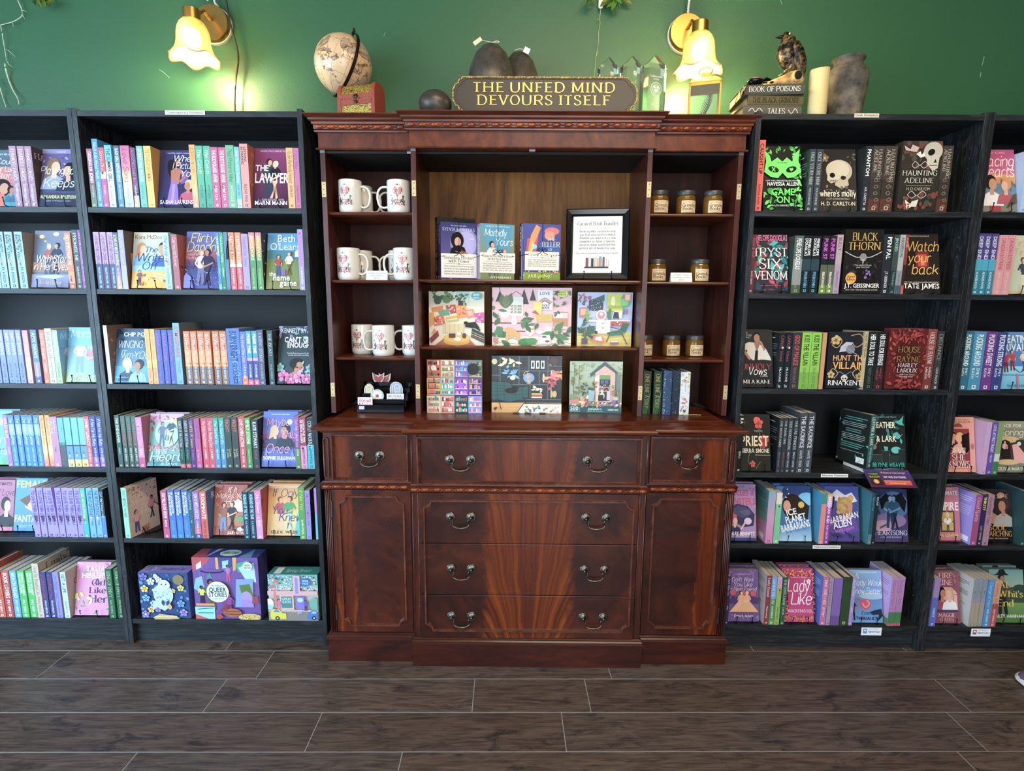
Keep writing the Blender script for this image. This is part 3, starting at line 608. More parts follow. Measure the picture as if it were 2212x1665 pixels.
ARTS = {
'lucky': "R 0 0 100 150 c9706a;R 0 105 100 45 56697a;T s 50 136 5 cfd8dc 90 ALEXANDRIA BELLEFLEUR;T k 62 112 15 f2e9e4 70 Count;T k 60 92 15 f2e9e4 80 Your Lucky;T k 62 74 15 f2e9e4 60 Stars;R 0 0 100 40 3f93a8;E 55 48 26 24 221a22;E 62 46 13 15 c98a70;R 30 0 34 34 d9604f;B 82 10 44 2a1a1a b87a60 2f6f88",
'playing': "G 0 150 6a5a90 3a4460;n 20 3 4 14 8a7ab8,5c4d8c,a99ad0 0 100 100 150;R 0 138 100 12 8f86b8;T s 50 141 5 e8e0f0 90 a novel;B 34 44 82 8a6a50 e0b090 8a9ac0 1 1;B 72 40 74 181a24 d9a080 2a3048 -1 1;T k 46 84 20 ffffff 96 Playing for;T k 48 50 22 ffffff 80 Keeps;G 0 34 3a3f5c 2a2f48;T b 50 20 8 e3e070 96 ALEXANDRIA BELLEFLEUR;T s 50 12 3.5 cfd0e0 80 author of Written in the Stars",
'stars': "G 0 150 7d8398 59617a;R 10 60 80 60 6d8098;L 1.5 c8cfd8 10,60 90,60;L 1.5 b0b8c8 36,60 36,120;L 1.5 b0b8c8 63,60 63,120;E 20 134 7 5 f6d58a;E 58 141 8 5 ffe6a0;E 84 130 6 5 f0c070;E 30 122 4 3 e8a060;G 40 66 b88a70 8a6d68;M 42 34 80 d0b080 e0b090 a8504a 3d4a68;M 62 34 82 1c1c26 c98f78 2c3a50 303a58 -1;G 0 34 8a90b0 6a7090;P b9bfd8 10,28 60,22 90,30 60,34;T k 54 66 19 ffffff 92 With Stars;T k 50 46 19 ffffff 92 in Her Eyes;T k 50 8 10 e8b070 60 Andie Burke",
'morbid': "G 0 150 4a9ac8 9ac3c9;R 0 0 100 26 9fb890;T k 50 118 22 eef4f4 86 Morbidly;T k 66 94 20 eef4f4 60 Yours;M 34 26 92 2a2a30 d9c0b0 d8e0e8 7a98b8;M 66 22 80 a84a3a e0b8a0 cc7a80 6a94b8 -1;G 100 150 5ab0dc 6fb0cf;T k 50 122 22 dfeef4 86 Morbidly;P 8ab0b8 54,20 78,20 74,60 60,60;T b 50 6 8 e8f0e8 70 IVY FAIRBANKS",  # pale blue window glare is painted into this print
'journey': "G 0 150 6ab8e0 3a90c0;E 80 120 40 12 9ed0ec;R 0 40 100 4 2a6080;G 0 40 3fa0b0 6ab070;T b 50 112 14 ffffff 90 CARLEY;T k 50 60 22 ffffff 90 Every;T k 50 28 22 ffffff 90 Summer End",
'soulm': "G 0 150 b86888 9a5070;T b 50 134 9 3a2030 90 PLAYMATES;T k 60 104 18 2a1a28 80 of Love;B 70 10 90 1a1418 e0b8a0 16181f;R 0 0 100 12 c06a80",
'fantasy': "G 0 150 2a8fd0 2578c8;T b 50 124 19 e8c84a 94 FEMALE;P d8a060 30,88 60,108 84,96 92,64 60,54 34,66;P 6a4030 14,88 46,104 66,90 40,70;P e8b070 40,74 60,96 86,92 80,62 56,58;P c89050 46,78 52,100 60,100 62,80;T b 50 26 19 e8d46a 96 FANTASY;T k 50 10 9 bfe4f4 80 Noah Harlan",
'girlher': "R 0 0 100 150 d88ab8;n 10 4 10 22 c05a98,e8a8cc,7aa060 0 110 100 150;n 8 8 8 20 6a9a60,e0a0c8 0 0 100 24;T b 56 124 14 ffffff 84 TALIA;T b 56 105 14 ffffff 86 HIBBERT;T f 62 88 15 3a2a58 24 A;T f 66 84 16 3a2a58 60 Girl;T f 64 62 17 3a2a58 60 Like;T f 66 36 20 3a2a58 60 Her;n 7 12 10 26 f0dc70,e8e4a8,8ab070 4 30 50 64",
'picture': "G 0 150 3a3468 2a2450;T s 50 141 4 d8d0f0 80 a sparkling sapphic romance;P 6a50a8 60,60 80,66 82,96 64,92;E 38 96 14 30 241a22 18;E 44 118 9 13 241a22;E 50 116 6 8 b86850;P b56a50 34,60 56,60 60,100 46,104 32,96;P 8a5ad0 24,6 58,6 54,46 50,66 34,66 30,44;P a880e8 36,10 44,10 46,60 38,60;L 6 b86a52 56,96 72,80 58,66;B 82 16 56 d8c080 c07a60 c04a68 -1;T k 68 120 17 ffffff 62 When;T k 70 101 17 ffffff 66 I Picture;T k 78 80 17 ffffff 40 You;T b 52 8 9.5 ffffff 90 SASHA LAURENS",
'lawyer': "G 0 150 8a2f66 3a2038;T s 55 141 4 e8d0e0 80 OPPOSITES ATTRACT NEVER FELT SO GOOD;M 42 22 100 3a2018 d9a080 2f4244 2c3f4c;M 58 22 94 e8cfa0 e8b898 241f30 e0a880 -1;T b 22 92 15 ffffff 36 THE;T b 50 62 24 ffffff 92 LAWYER;T s 50 17 4.5 e0c8d8 70 USA TODAY BESTSELLING AUTHOR;T b 50 6 10 ffffff 88 MARNI MANN",
'writeoff': "G 70 150 d8d4b0 a8cce0;G 0 70 a8cce0 7aa8d8;R 0 0 100 44 e0b040;T s 50 132 11 8a5a48 92 Kara McDowell;B 26 60 62 d08a40 e8c0a0 7ab0d8 1 1;B 82 58 66 3a2418 d09a78 2f5fa8 -1;T k 50 96 15 2a3a68 40 The;T k 48 72 22 22306a 90 Write;T k 48 50 20 22306a 52 Off;M 22 6 42 6a4a3a d8a080 8a4a58 4a3a50;N 12 5 2 5 f0e8d0,c0503a,d8a030,4a6ab0 20 10 95 36;L 2 f0f0f0 58,40 96,34;L 1.5 f0f0f0 60,30 96,26;T s 60 26 4 3a4a6a 70 a novel",
'flirty': "G 80 150 5a62b0 6a5a98;G 60 100 a8586a 6a3f70;G 0 60 35386f 454a9a;n 24 6 8 16 33305a,3f3a70 0 50 100 66;T k 48 122 24 f2dc6a 90 Flirty;T k 52 98 24 f2dc6a 96 Dancing;T s 22 86 8 e8a898 40 Jennifer;T s 22 76 8 e8a898 40 Moffatt;M 46 8 92 b89070 e0b098 d8ccd8 6a6a98 1;M 64 8 94 24202c b87a60 302c48 38324c -1;N 40 8 .6 1.4 e8e0f0,c0b8e8 0 4 100 50;P 7070c8 0,0 28,0 20,30 6,40 0,30",
'namegame': "G 104 150 3a86c0 5fa8d0;G 78 104 3f7f98 4a7f80;G 0 80 6a8a4a 8a8a4f;n 40 7 3 9 8f6a40,5f7f3f,b08a50,a8a060 0 10 100 78;T s 56 126 19 e8f4f8 70 Beth;T s 54 104 19 e8f4f8 92 O'Leary;P e8e4dc 82,86 96,86 96,100 89,106 82,100;M 34 34 56 5a2c20 e0a888 a8343f 3a5a80;M 66 36 62 8a5a34 e0b090 dfe4ea 7a5f3a -1;R 44 36 12 16 7a5ab0;T s 20 34 11 ffffff 26 the;T b 46 22 15 ffffff 56 name;T b 66 8 15 ffffff 56 game",
'winging': "G 0 150 1f3f5c 4f9fd0;n 10 3 16 34 2f6080,6a8a50,3f88b0,1a2f48 0 90 100 150;T b 60 128 11 e8f0f4 80 CHIP PONS;T k 40 96 20 e8ecec 70 WINGING;T k 22 76 13 e8ecec 34 IT;T k 36 68 13 e8ecec 44 WITH;T k 74 66 20 e8ecec 46 YOU;G 0 46 4fa0cf 3a88c0;B 36 4 64 d8c08a e0b890 2f4868 1;B 66 2 62 2a2020 b07a60 8ab8d8 -1;R 0 14 40 1 a8d8ec",
'enough': "R 0 0 100 150 2f4048;n 16 9 10 24 8f86c0,a89ad0,6fa8a8 0 118 100 150;T b 54 132 12 c8d0d8 92 KENNEDY RYAN;T b 60 108 13 ffffff 84 CAN'T GET;T b 60 94 13 ffffff 66 ENOUGH;T s 60 78 3.6 e8e8e8 66 Kennedy Ryan is my go-to for lines,;T s 60 73 3.6 e8e8e8 60 emotion and sensual storytelling;E 56 52 22 15 160e0c;E 62 40 13 17 b87a58 -14;P b87a58 52,34 30,22 34,14 66,14 60,28;E 57 42 3 1.4 1c1210;E 69 41 2.6 1.3 1c1210;L 1 5a3020 54,46 60,46;L 1 5a3020 67,45 72,44;L 1.2 8a5238 64,42 66,35 63,34;E 64 30 4.4 1.8 a04a48;E 48 50 7 10 160e0c;n 12 5 8 16 7fc8b8,d880b8 60 24 100 50;F 18 20 16 d070a8 b04a88;F 40 12 15 c85a98 e8a0c8;F 64 16 16 d888b8 b85a98;F 86 12 15 c860a0 e8a8d0;F 8 42 12 6fb0a8 4a8a88;F 94 40 11 7fb8b0 4f9088",
'raiders': "G 0 150 8fc0b0 4f8f90;R 0 120 100 30 c8a0c0;n 26 3 8 18 c0607a,d88a90,3f7a5a,b04060,d8a0b0 0 104 50 150;n 24 4 8 16 3f7a5a,d8707a,e8b070,c04a5a 0 44 100 66;E 54 94 36 40 a8d8d0;E 80 128 9 9 e8d060;M 40 56 70 6a4a5a b07a78 5a6a8a 4a5a80;M 66 60 76 d8c8b0 e0b8a0 28505c c8b090 -1;L 2.5 3a6a3a 52,90 50,76 58,74 58,88;T f 50 46 11 e88a90 86 RAIDERS OF;T f 40 36 12 ffffff 34 THE LOST;T k 52 16 24 f4e8ec 94 Heart;G 0 10 3f8088 3f8088;T k 64 3 9 e8f4f0 50 Jo Segura",
'maybe': "G 90 150 3f62b8 5a6ac0;G 50 92 8a5aa0 3a3a68;n 18 3 8 20 2a2f58,343060 0 46 100 78;T s 50 141 3.5 e8e8ff 70 the stars have other plans;E 78 122 7.5 7.5 cfd8f4;B 36 56 56 d8b880 e0b090 3a4068 1 1;B 64 54 62 24222e b88068 24303f -1;T k 44 112 21 ee9aa8 66 Maybe;T k 74 78 21 ee9aa8 50 This;T k 44 38 24 ee9aa8 68 Once;P 6a86d0 4,16 96,16 88,52 84,30 16,30 12,52;G 16 30 4a62b0 5a78c8;G 0 16 4a5ab0 3a4a98;T b 50 20 8.5 f4f4ff 92 SOPHIE SULLIVAN",
'fancy': "R 0 0 100 150 cfc0a8;n 34 3 5 10 b0404a,8a3040,d87a78,7a6048 4 104 96 148;T k 40 112 17 f4ece0 60 Fancy;T k 44 92 17 f4ece0 66 Meeting;T k 56 74 16 f4ece0 40 You;T k 64 56 17 f4ece0 50 Here;M 22 10 66 4a2a20 d8a080 e0b0b8 5a4a90;M 74 36 66 3a2a28 b87a60 c88a98 4a3a50 -1;N 10 9 2 4 c04a40,e07a50 20 6 60 20;T s 44 3 8 5a4038 60 JULIE",
'happy': "G 90 150 a84030 c05a3a;R 0 0 100 90 b86a48;n 40 5 5 12 c8503a,e08a40,8a3a28,d8a050 0 60 100 150;P e8e0d0 56,70 92,70 92,96 74,108 56,96;T k 56 128 15 f8efe4 50 If It;T k 52 110 16 f8efe4 92 Makes You;T k 66 92 16 f8efe4 60 Happy;R 0 0 100 26 9a4432;M 30 12 84 2a1a14 d9a080 9a5030 5a86b8;M 56 16 82 4a2a20 e0b090 26282e 26282e -1;E 84 18 10 6 e8e8e8;E 92 24 5 5 1c1c20;P 6a9a50 70,40 96,40 96,56 70,56;T b 70 4 7 f8e8d8 50 JULIE OLIVIA",
'ifonly': "G 60 150 d88a3a e8c060;G 0 60 e8c878 d8b070;R 0 142 100 1.4 e8e0d0;R 0 138 100 1 e8e0d0;T k 50 112 22 2f3a78 74 If Only;P 4fb8d0 80,0 100,0 100,110 92,100 84,50;M 36 18 92 7a3a28 e0a888 b83a50 e0b090;M 62 16 96 5a3420 d89a78 3f9a58 a8c8d8 -1;T k 34 62 22 2f3a78 46 You;T k 66 42 23 2f3a78 66 Knew;T b 50 6 8 7a5a38 90 ELLE K. WILDE",
'gameon': "R 0 0 100 150 1a1d1b;n 16 2 8 14 4fd83a,2fa828 0 134 100 150;n 24 3 9 18 4ad23a,2fa028,6fe85a 86 10 100 130;n 18 4 10 20 4ad23a,2f9a28 0 0 34 50;n 14 5 10 18 4ad23a,2f9a28 70 0 100 40;P 5cf048 4,140 8,112 2,88 20,76 38,74 50,86 62,74 80,76 98,88 92,114 96,142 80,128 76,112 62,122 50,112 38,122 22,112 18,126;E 27 94 14 7 16201a -14;E 73 94 14 7 16201a 14;L 2.4 5cf048 23,99 31,89;L 2.4 5cf048 31,99 23,89;H 73 94 5 5cf048;T s 50 108 3 1a3018 40 HE HAS BEEN;T s 50 66 3.4 d8ecd4 88 NEW YORK TIMES BESTSELLING AUTHOR;T b 50 56 8 f4fcf4 80 NAVESSA ALLEN;T b 50 34 15 55e848 84 GAME;T b 50 16 15 55e848 40 ON;T s 50 8 4 c8e8c4 66 AN INTO DARKNESS NOVEL",
'molly': "G 0 150 2a2826 3a342e;n 12 3 5 12 4a4238,6a5c4a 0 110 100 150;F 20 128 10 8a7a60 c8b890;E 56 96 34 28 bdae90;E 52 100 30 22 d0c4a8;P cfc2a4 26,92 50,84 54,72 34,66 24,74;P bfb090 46,72 78,76 80,62 62,52 44,62;E 38 86 7 6 1a1612;E 66 80 7 5 2a241e;L 1.2 1a1612 30,72 52,72;L .8 1a1612 34,68 34,76;L .8 1a1612 40,68 40,76;L .8 1a1612 46,68 46,76;N 18 5 2 5 6a5c48,8a7a60 4 40 96 60;T F 50 34 15 ece0c4 94 where's molly;T s 50 26 4 c8bca0 60 A CAT & MOUSE NOVELLA;T b 50 12 9 d8ccb0 88 H. D. CARLTON",
'haunting': "G 0 150 3c332c 2e2c26;N 26 3 4 9 5a4a40,4a4f44,7a3428 0 90 100 150;N 20 6 4 8 4f4a40,7a3a2a,3a4038 0 0 100 40;E 76 128 24 20 bfb4a0;P c8bea8 60,122 94,120 92,92 80,86 64,100;E 72 126 9 7 1e1a18 20;P 241e1a 84,112 88,104 80,104;L 1.4 2a2420 70,98 90,98;P c8a898 2,140 18,132 22,142 40,136 34,126 20,128 6,130;P ece4d0 34,122 44,128 48,120 52,126 58,118 46,114;C 1.3 cfc6b0 26,98 34,106 46,98 58,106 66,98 56,92 46,98 34,92 26,98;T f 48 76 11 d8d0bc 88 HAUNTING;T f 48 60 11 d8d0bc 78 ADELINE;L .6 c8bca4 16,54 82,54;T f 48 44 6.4 cfc4ac 60 H. D. CARLTON;C 1.3 cfc6b0 22,34 32,42 46,33 60,42 70,34 58,27 46,33 34,27 22,34;P dccfb8 18,24 32,14 36,20 52,24 48,8 36,8 24,2 20,10;N 12 9 2 5 8a3a28,6a5a4a 0 2 30 30",
'tryst': "G 0 150 2a3a40 38303c;n 60 3 14 34 1f7a80,3fb0a8,8a2f48,2a4a58,c0405a 0 0 100 130;T b 50 133 14 e8609a 96 PENELOPE DOUGLAS;R 20 96 2 24 2fa0c0;T f 50 92 22 f4ead8 94 TRYST;T f 50 60 26 f4ead8 66 SIX;T f 50 32 22 f4ead8 92 VENOM;L 1 d84a78 20,16 80,16;R 0 0 100 4 1a2428",
'blackthorn': "R 0 0 100 150 201e1c;T f 52 124 18 d8a83a 66 BLACK;T f 52 102 18 d8a83a 84 THORN;C 2 b8b8b0 2,98 18,90 36,84 50,88 64,84 82,90 98,98;E 50 84 9 10 8a8880;P a8a8a0 46,80 54,80 50,66;P 1a1918 30,60 70,60 90,30 50,10 10,30;n 20 4 8 22 3a3936,2c2b2a 6 30 94 76;T s 50 64 4 c8c4bc 60 You cannot forget;T s 50 59 4 c8c4bc 50 your first love;N 10 5 2 4 8a6ab0,6a4a90 56 36 72 54;E 20 34 14 14 e09a28;T b 20 36 5 3a2808 22 Signed;T b 20 29 5 3a2808 22 Edition;T b 50 12 9.5 f0ece4 92 J.T. GEISSINGER;T s 50 5 4 b8b4ac 84 NEW YORK TIMES BESTSELLING AUTHOR",
'watch': "R 0 0 100 150 2a2320;T s 40 142 3.6 c8b8a8 70 BOOK ONE: INSTANT ROMANCE;P 7a1a12 38,64 72,64 72,104 38,104;P c03018 44,68 66,68 66,98 44,98;P e86a20 52,70 60,72 56,96 50,88;T k 56 106 25 f0b43a 84 Watch;T k 46 78 24 f0b43a 60 your;T k 60 48 25 f0b43a 70 back;T s 50 26 3.6 d8ccc0 90 USA Today and International Bestselling Author;T b 50 12 12 f8f0e4 94 TATE JAMES",
'unholy': "G 0 150 33312f 262524;T s 20 140 4 c8c0b4 30 THE;T s 20 134 4 c8c0b4 36 MARRIED FOR;T s 20 128 4 c8c0b4 30 CONTRACT;E 52 132 12 13 2a211c;E 53 128 9 11 a87860;P 9a6a50 44,118 60,118 66,104 50,92 40,106;P cfc8bc 8,110 30,118 44,116 52,90 62,112 80,100 92,80 96,70 70,72 40,70 20,84 24,96 6,100;L 7 a8745a 10,104 20,86 32,72;L 6 a8745a 76,96 66,116 60,120;P 26221f 48,96 56,96 54,66 44,66;T f 50 46 15 a83238 92 UNHOLY;T k 52 32 20 f0ece4 56 Vows;T s 72 27 4 c8c0b8 26 A NOVEL;T f 50 10 9 ece4d8 86 MILA KANE",
'hunt': "R 0 0 100 150 22232a;C 2.4 b09048 6,120 20,140 36,126 24,108 10,116;C 2.4 a8884a 60,140 84,144 94,124 76,110 64,122;C 2.2 b89a58 4,36 16,52 30,40 20,26;C 2.2 b89a58 96,36 84,52 70,40 80,26;F 20 128 13 c8a860 7a5a28;F 12 36 10 c8a860 7a5a28;F 88 32 10 b8944a 7a5a28;P b8b8c0 30,96 56,100 66,122 48,124 34,112;E 60 104 12 12 7a7a88;L 2 9a9aa8 44,112 78,90;T b 58 74 14 e09a4a 86 HUNT THE;T b 58 52 18 e8a23a 86 VILLAIN;C 1.6 8a8a90 24,30 34,44 50,36 66,44 76,30;K 48 28 9 cfcac0;T s 50 8 13 f0ece4 90 RINA KENT",
'rayne': "R 0 0 100 150 5c1613;n 90 3 8 20 8f1f18,a8281f,701612,b8362a 0 0 100 150;E 50 78 30 46 4a1512;n 30 6 8 16 a8281f,8a1d18 14 118 86 150;n 30 7 8 16 a8281f,8a1d18 14 0 86 34;T f 50 92 14 a8823a 60 HOUSE;T f 50 84 5 a8823a 12 OF;T f 50 68 14 a8823a 62 RAYNE;T f 50 55 10 f0e4e0 52 HARLEY;T f 50 42 10 f0e4e0 54 LAROUX;T s 50 35 4 d8c8c0 36 New York Times;T s 50 30 4 d8c8c0 36 Bestselling Author",
'priest': "R 0 0 100 150 2b2a24;C 1.5 6a8a4a 62,116 64,90 50,70 30,44 26,24 36,14 44,16;V 10 118 20 70 5a7a44;V 16 96 14 40 5a7a44;C 1.2 7a9a54 66,24 54,10 50,6;F 62 126 15 d83a30 a82a22;E 54 136 9 7 e04438 20;F 78 78 17 c02a28 8a1a18;F 74 70 12 a8201f d84a40;F 40 18 9 d83a30 a82a22;T s 60 104 4.4 d8d0bc 40 forgive me;T b 48 66 26 ece0bc 92 PRIEST;T b 50 48 10.5 e4d8b8 90 SIERRA SIMONE;T s 74 40 3.6 c8c0a8 50 USA Today Bestselling Author",
'lark': "R 0 0 100 150 232826;n 14 3 10 22 2f8a80,1f5f5a 20 94 70 150;P 3fb0a4 70,130 84,134 96,146 92,128 98,120 84,122;P 3fb0a4 64,98 76,104 88,92 80,84 66,88;T s 46 140 4 7ab0a8 60 THE RUINOUS LOVE TRILOGY;T b 42 114 15 f0e8c8 60 LEATHER;T b 46 78 15 f0e8c8 56 & LARK;P 46b0a4 38,66 50,64 48,48 56,42 44,40;E 72 56 14 9 4fbcb0;E 10 64 8 7 8a7a60;L 2 c8a878 16,70 24,84;V 88 72 16 100 3fb0a4;L 1.4 9a8a70 92,98 84,92;R 6 24 26 20 2b3834;R 30 24 22 30 26322f;R 54 24 24 18 2b3834;R 78 24 18 34 26322f;L .8 6a7a70 6,44 32,44 32,24;L .8 6a7a70 30,54 52,54 52,24;L .8 6a7a70 78,58 96,58;T b 50 12 11 2fa89c 90 BRYNNE WEAVER;T s 50 5 3.6 a8c0b8 80 THE #1 NEW YORK TIMES BESTSELLING AUTHOR",
'larkback': "R 0 0 100 150 202624;n 8 3 10 18 2f8a80,3fb0a4 0 6 100 146;R 20 132 70 2.4 4a9a90;R 16 126 60 2.4 4a9a90;R 12 118 76 1.6 9aa8a4;R 12 113 76 1.6 9aa8a4;R 12 108 70 1.6 9aa8a4;R 24 98 50 2.4 4a9a90;R 24 92 50 2.4 4a9a90;R 12 84 76 1.6 9aa8a4;R 12 79 76 1.6 9aa8a4;R 12 74 76 1.6 9aa8a4;R 12 69 70 1.6 9aa8a4;R 12 58 76 2.4 4a9a90;R 12 52 70 2.4 4a9a90;R 12 46 60 2.4 4a9a90;R 12 36 76 1.4 9aa8a4;P e8e8e0 66,8 92,8 92,24 66,24;N 14 4 .8 1.2 202624 68 10 90 22",
'muscles': "R 0 0 100 150 a884b8;N 10 2 3 6 c03050,c888b8 70 60 100 150;T s 52 142 4.6 6a4a88 50 the novella;T b 50 120 15 c82f68 92 MUSCLES &;T b 50 96 17 c82f68 96 MONSTERS;P 3a3060 10,84 40,98 74,92 96,70 92,40 60,36 30,50;P 4a4a70 20,80 44,94 70,88 84,70 60,60 34,66;P 5a5a80 44,78 78,84 86,72 66,66;F 24 62 15 d82a6a e84a88;B 32 18 48 d83068 e8b8a0 2c2858;E 74 52 12 9 d8c8e0;L 5 e8b8a0 52,30 66,50;T b 50 14 9.5 ffffff 90 ASHLEY BENNETT;R 0 0 100 8 2f3a80;L .6 e8e8f0 10,10 90,10",
'icepl': "G 0 150 3f7fb8 2a5f98;E 60 130 44 40 26407a;E 88 116 26 18 6ab8e0;G 0 44 3a78b0 9fc8e0;E 46 96 30 34 2f2420;P 2f2420 26,120 60,126 96,96 90,60 60,70 34,60 22,92;E 30 96 11 16 d89a80;P d89a80 20,98 30,90 30,84 22,86;E 72 100 9 9 d8a83a;N 8 4 1 2 ffffff 10 110 40 148;Q b 44 72 16 f4f4ee 30 ICE;Q b 56 54 18 f4f4ee 60 PLANET;Q b 55 33 18 f4f4ee 86 BARBARIANS;Q s 56 26 7 4a7ab0 60 RUBY DIXON",
'alien': "G 0 150 3a4a98 4a3a80;P e0dce8 10,120 36,142 60,126 80,134 96,110 60,100;E 76 118 9 9 d8a040;P 241f3f 6,140 30,120 24,90 4,80;E 58 98 24 24 b8924a;E 68 90 13 18 c88a68;N 18 5 4 7 c8a458,a88040 36 80 66 118;P c07a58 40,70 80,74 70,40 44,40;P 5a3a98 4,50 40,66 90,62 98,30 60,20 10,26;n 16 8 12 26 4a2f88,6a4ab0,2f2a68 0 4 100 50;Q b 55 58 16 f4f0ee 86 BARBARIAN;Q b 50 40 18 f4f0ee 56 ALIEN;Q s 56 30 7 e060a8 56 RUBY DIXON",
'heartsong': "G 0 150 22305c 4a3a68;E 60 104 44 40 3f6a9a;E 46 60 50 22 8a6a98;E 30 46 30 16 b88aa0;P 14161f 20,120 40,140 52,128 44,104 26,92;P 14161f 62,128 84,142 98,116 92,84 80,100 70,104;M 50 40 92 241f28 8ab0c8 2f5f80 1f3858;M 62 36 96 14161f 6a98b0 28506c 1c2c44 -1;L 5 2a5070 40,50 20,40;T f 50 20 13 d8d8ec 92 HEARTSONG;T s 50 12 4 b8c0d8 60 A MONSTER ROMANCE",
'bestfr': "R 0 0 100 150 6a4a8a;n 20 2 6 12 7f60a0,8a6aa8 0 126 100 150;n 16 3 6 12 7f60a0,8a6aa8 0 0 100 22;T s 50 136 3.6 d8c8e8 60 swoony, sapphic and sly;T k 50 116 12 ecd8dc 68 Don't Want;T k 50 102 12 ecd8dc 60 You Like;T k 50 88 12 ecd8dc 84 a Best Friend;R 0 52 100 14 4a2f70;N 20 5 4 6 4a2f70 0 62 100 72;E 18 84 9 9 c0404a;E 82 82 9 9 c0404a;E 50 82 10 9 c0404a;M 44 26 62 4a2a20 e8b898 e0a070 e0a878 1 5;M 62 26 62 d8b070 e8b898 e0a070 dc9e6c -1 4.6;T s 50 14 6.4 f0e4f0 60 EMMA R. ALBAN",
'ladylike': "R 0 0 100 150 b81a6a;n 60 3 5 10 e06a2a,e8882f 4 4 96 20;n 60 4 5 10 e06a2a,e8882f 4 130 96 146;n 30 5 5 10 e06a2a 2 20 12 130;n 30 6 5 10 e06a2a 88 20 98 130;R 12 20 76 110 b81a6a;T s 48 126 4.4 f4d0e0 56 in need of a husband;T k 46 88 34 fbf0f0 70 Lady;T k 54 52 34 fbf0f0 66 Like;F 80 116 7 f4f0f0 e8a0b8;T f 50 30 8.5 f8e8ee 80 MACKENZI LEE",
'lady': "G 70 150 7fa8d0 5f90c8;G 0 70 4f80b8 5f94c8;E 70 76 40 10 98bcd8;T s 56 142 4 e8f0f8 56 a match made in scandal;T f 24 126 15 f4f4f0 14 A;T k 58 106 17 f4f0ec 92 Lady Would;T k 52 82 17 f4f0ec 90 Know Better;E 48 52 17 16 c83a58 20;C 3 e8a0a8 38,56 48,44 60,54 52,64;P c83a58 30,58 22,72 36,66;M 8 6 62 1c1c28 c08a70 22283c 1f2a44;P 1c2a48 70,34 96,40 100,20 84,4 88,24 72,22 60,30;T k 54 22 11 22305c 40 Emma;T b 50 8 9 1f2c58 66 THERIAULT",
'racing': "G 90 150 b03a78 c84a70;G 60 90 d8903a c86a50;R 0 46 100 22 5a8098;G 0 46 5a88a0 8a7a60;T s 50 139 6 f0a080 72 ANA ADAMS;T k 50 110 26 fce8dc 92 Racing;T k 50 84 26 fce8dc 92 Hearts;n 10 3 12 24 6a6a4a 0 60 100 70;B 34 14 74 2c1c1a c8906c ece4dc;B 72 18 62 c8884a e0a480 b04a58 -1;P 5a4a3a 70,8 100,20 100,44 90,40;R 26 0 30 14 a03028",
'cream': "G 0 150 cfd0b4 b8c4a8;T k 40 122 18 d89a80 70 First;T k 44 98 18 d89a80 76 Time;M 44 8 84 7a4a30 e0b090 3a4a5a e0c8a0;R 0 0 100 8 c8b080",
'rivals': "G 40 150 4a8ac0 3a6ab0;G 0 60 8ad0e8 4fa8c8;T b 50 122 19 f0f4f4 94 CHEATING;T b 56 100 19 f0f4f4 70 RIVALS;M 22 44 54 3a2018 e0a888 b8202c 7a1a28;M 40 48 54 5a3420 e0a888 c02a34 8a2030;M 72 46 56 4a3020 e0a888 e8d8a8 2a4a88 -1;C 1.5 2a3a58 44,56 60,44 78,56;R 0 36 100 1.4 3a5a90;R 48 0 6 40 c05a78;T s 50 6 6 2a6088 70 RACHEL HOLM",
'devil': "R 0 0 100 150 dc8f78;T s 50 142 4 7a3028 66 a delightfully wicked romance;T s 46 134 6 6a2822 86 ALEXANDRIA BELLEFLEUR;E 50 122 14 11 8a3a28;R 36 112 28 10 dc8f78;R 12 14 72 104 8f1f24;B 34 60 50 2a1414 d89070 3a1418;B 52 52 56 d8b050 e8a888 e0a080 -1;P 1c1014 60,100 84,108 82,60 70,48 60,70;T f 26 74 7 f4e4dc 14 THE;T f 48 50 16 f8ece4 56 DEVIL;T f 48 32 16 f8ece4 40 SHE;T f 48 14 16 f8ece4 66 KNOWS;E 92 70 5 8 b05a50;L .8 a84a40 6,10 94,10",
'pack': "G 0 150 8a8a70 7a7f6a;R 0 128 100 22 97987c;T b 56 132 9 e8e0c8 64 PACK FOR;T k 56 108 19 f0e8d0 70 Spring;R 14 30 90 66 4a3628;E 40 96 40 10 d8b078;P 2a2220 22,40 50,40 50,90 36,96 22,90;E 78 84 12 12 2f3a3a;E 78 84 6 6 d8d4c8;M 34 46 46 4a3a30 e8b8a8 e0a0a0 2c2422;P e8a098 56,80 70,84 96,50 90,26 60,30;E 40 30 36 8 d8b078;T b 50 6 9 e8dcc4 80 OLIVIA MARSH",
'vampire': "R 0 0 100 150 c06878;T s 70 144 4 f0d0d0 30 a novel;T b 56 128 11 f4e0dc 80 ROOMMATE;T b 26 112 10 f4e0dc 30 IS A;T b 50 86 22 f4ece4 94 VAMPIRE;R 40 26 44 58 4a3a30;R 44 30 36 50 c8a050;L 2 4a3a30 44,54 80,54;B 62 52 30 d8b060 e8b898 e8e4dc;M 62 30 34 6a4a38 e0b090 f0ece8 1f5a4a;P 2a2448 0,30 22,60 26,26 0,20;T b 50 12 9 e8c060 90 JENNA LEVINE;R 0 0 100 3 7a3040",
'soul': "G 60 150 3a2c2e 2a2220;G 0 60 241e1c 1a1818;E 66 134 12 9 d8875a;T f 50 126 11 e8dcc8 78 LYLA SAGE;B 28 52 74 1f1614 a8684a b87a58;B 72 44 84 4a2c1e b8785a a8a498 -1;T f 50 34 15 e0943a 60 SOUL;T f 50 16 15 e0943a 94 SEARCHING;T s 50 8 4 c8b8a8 70 A REBEL BLUE RANCH NOVEL",
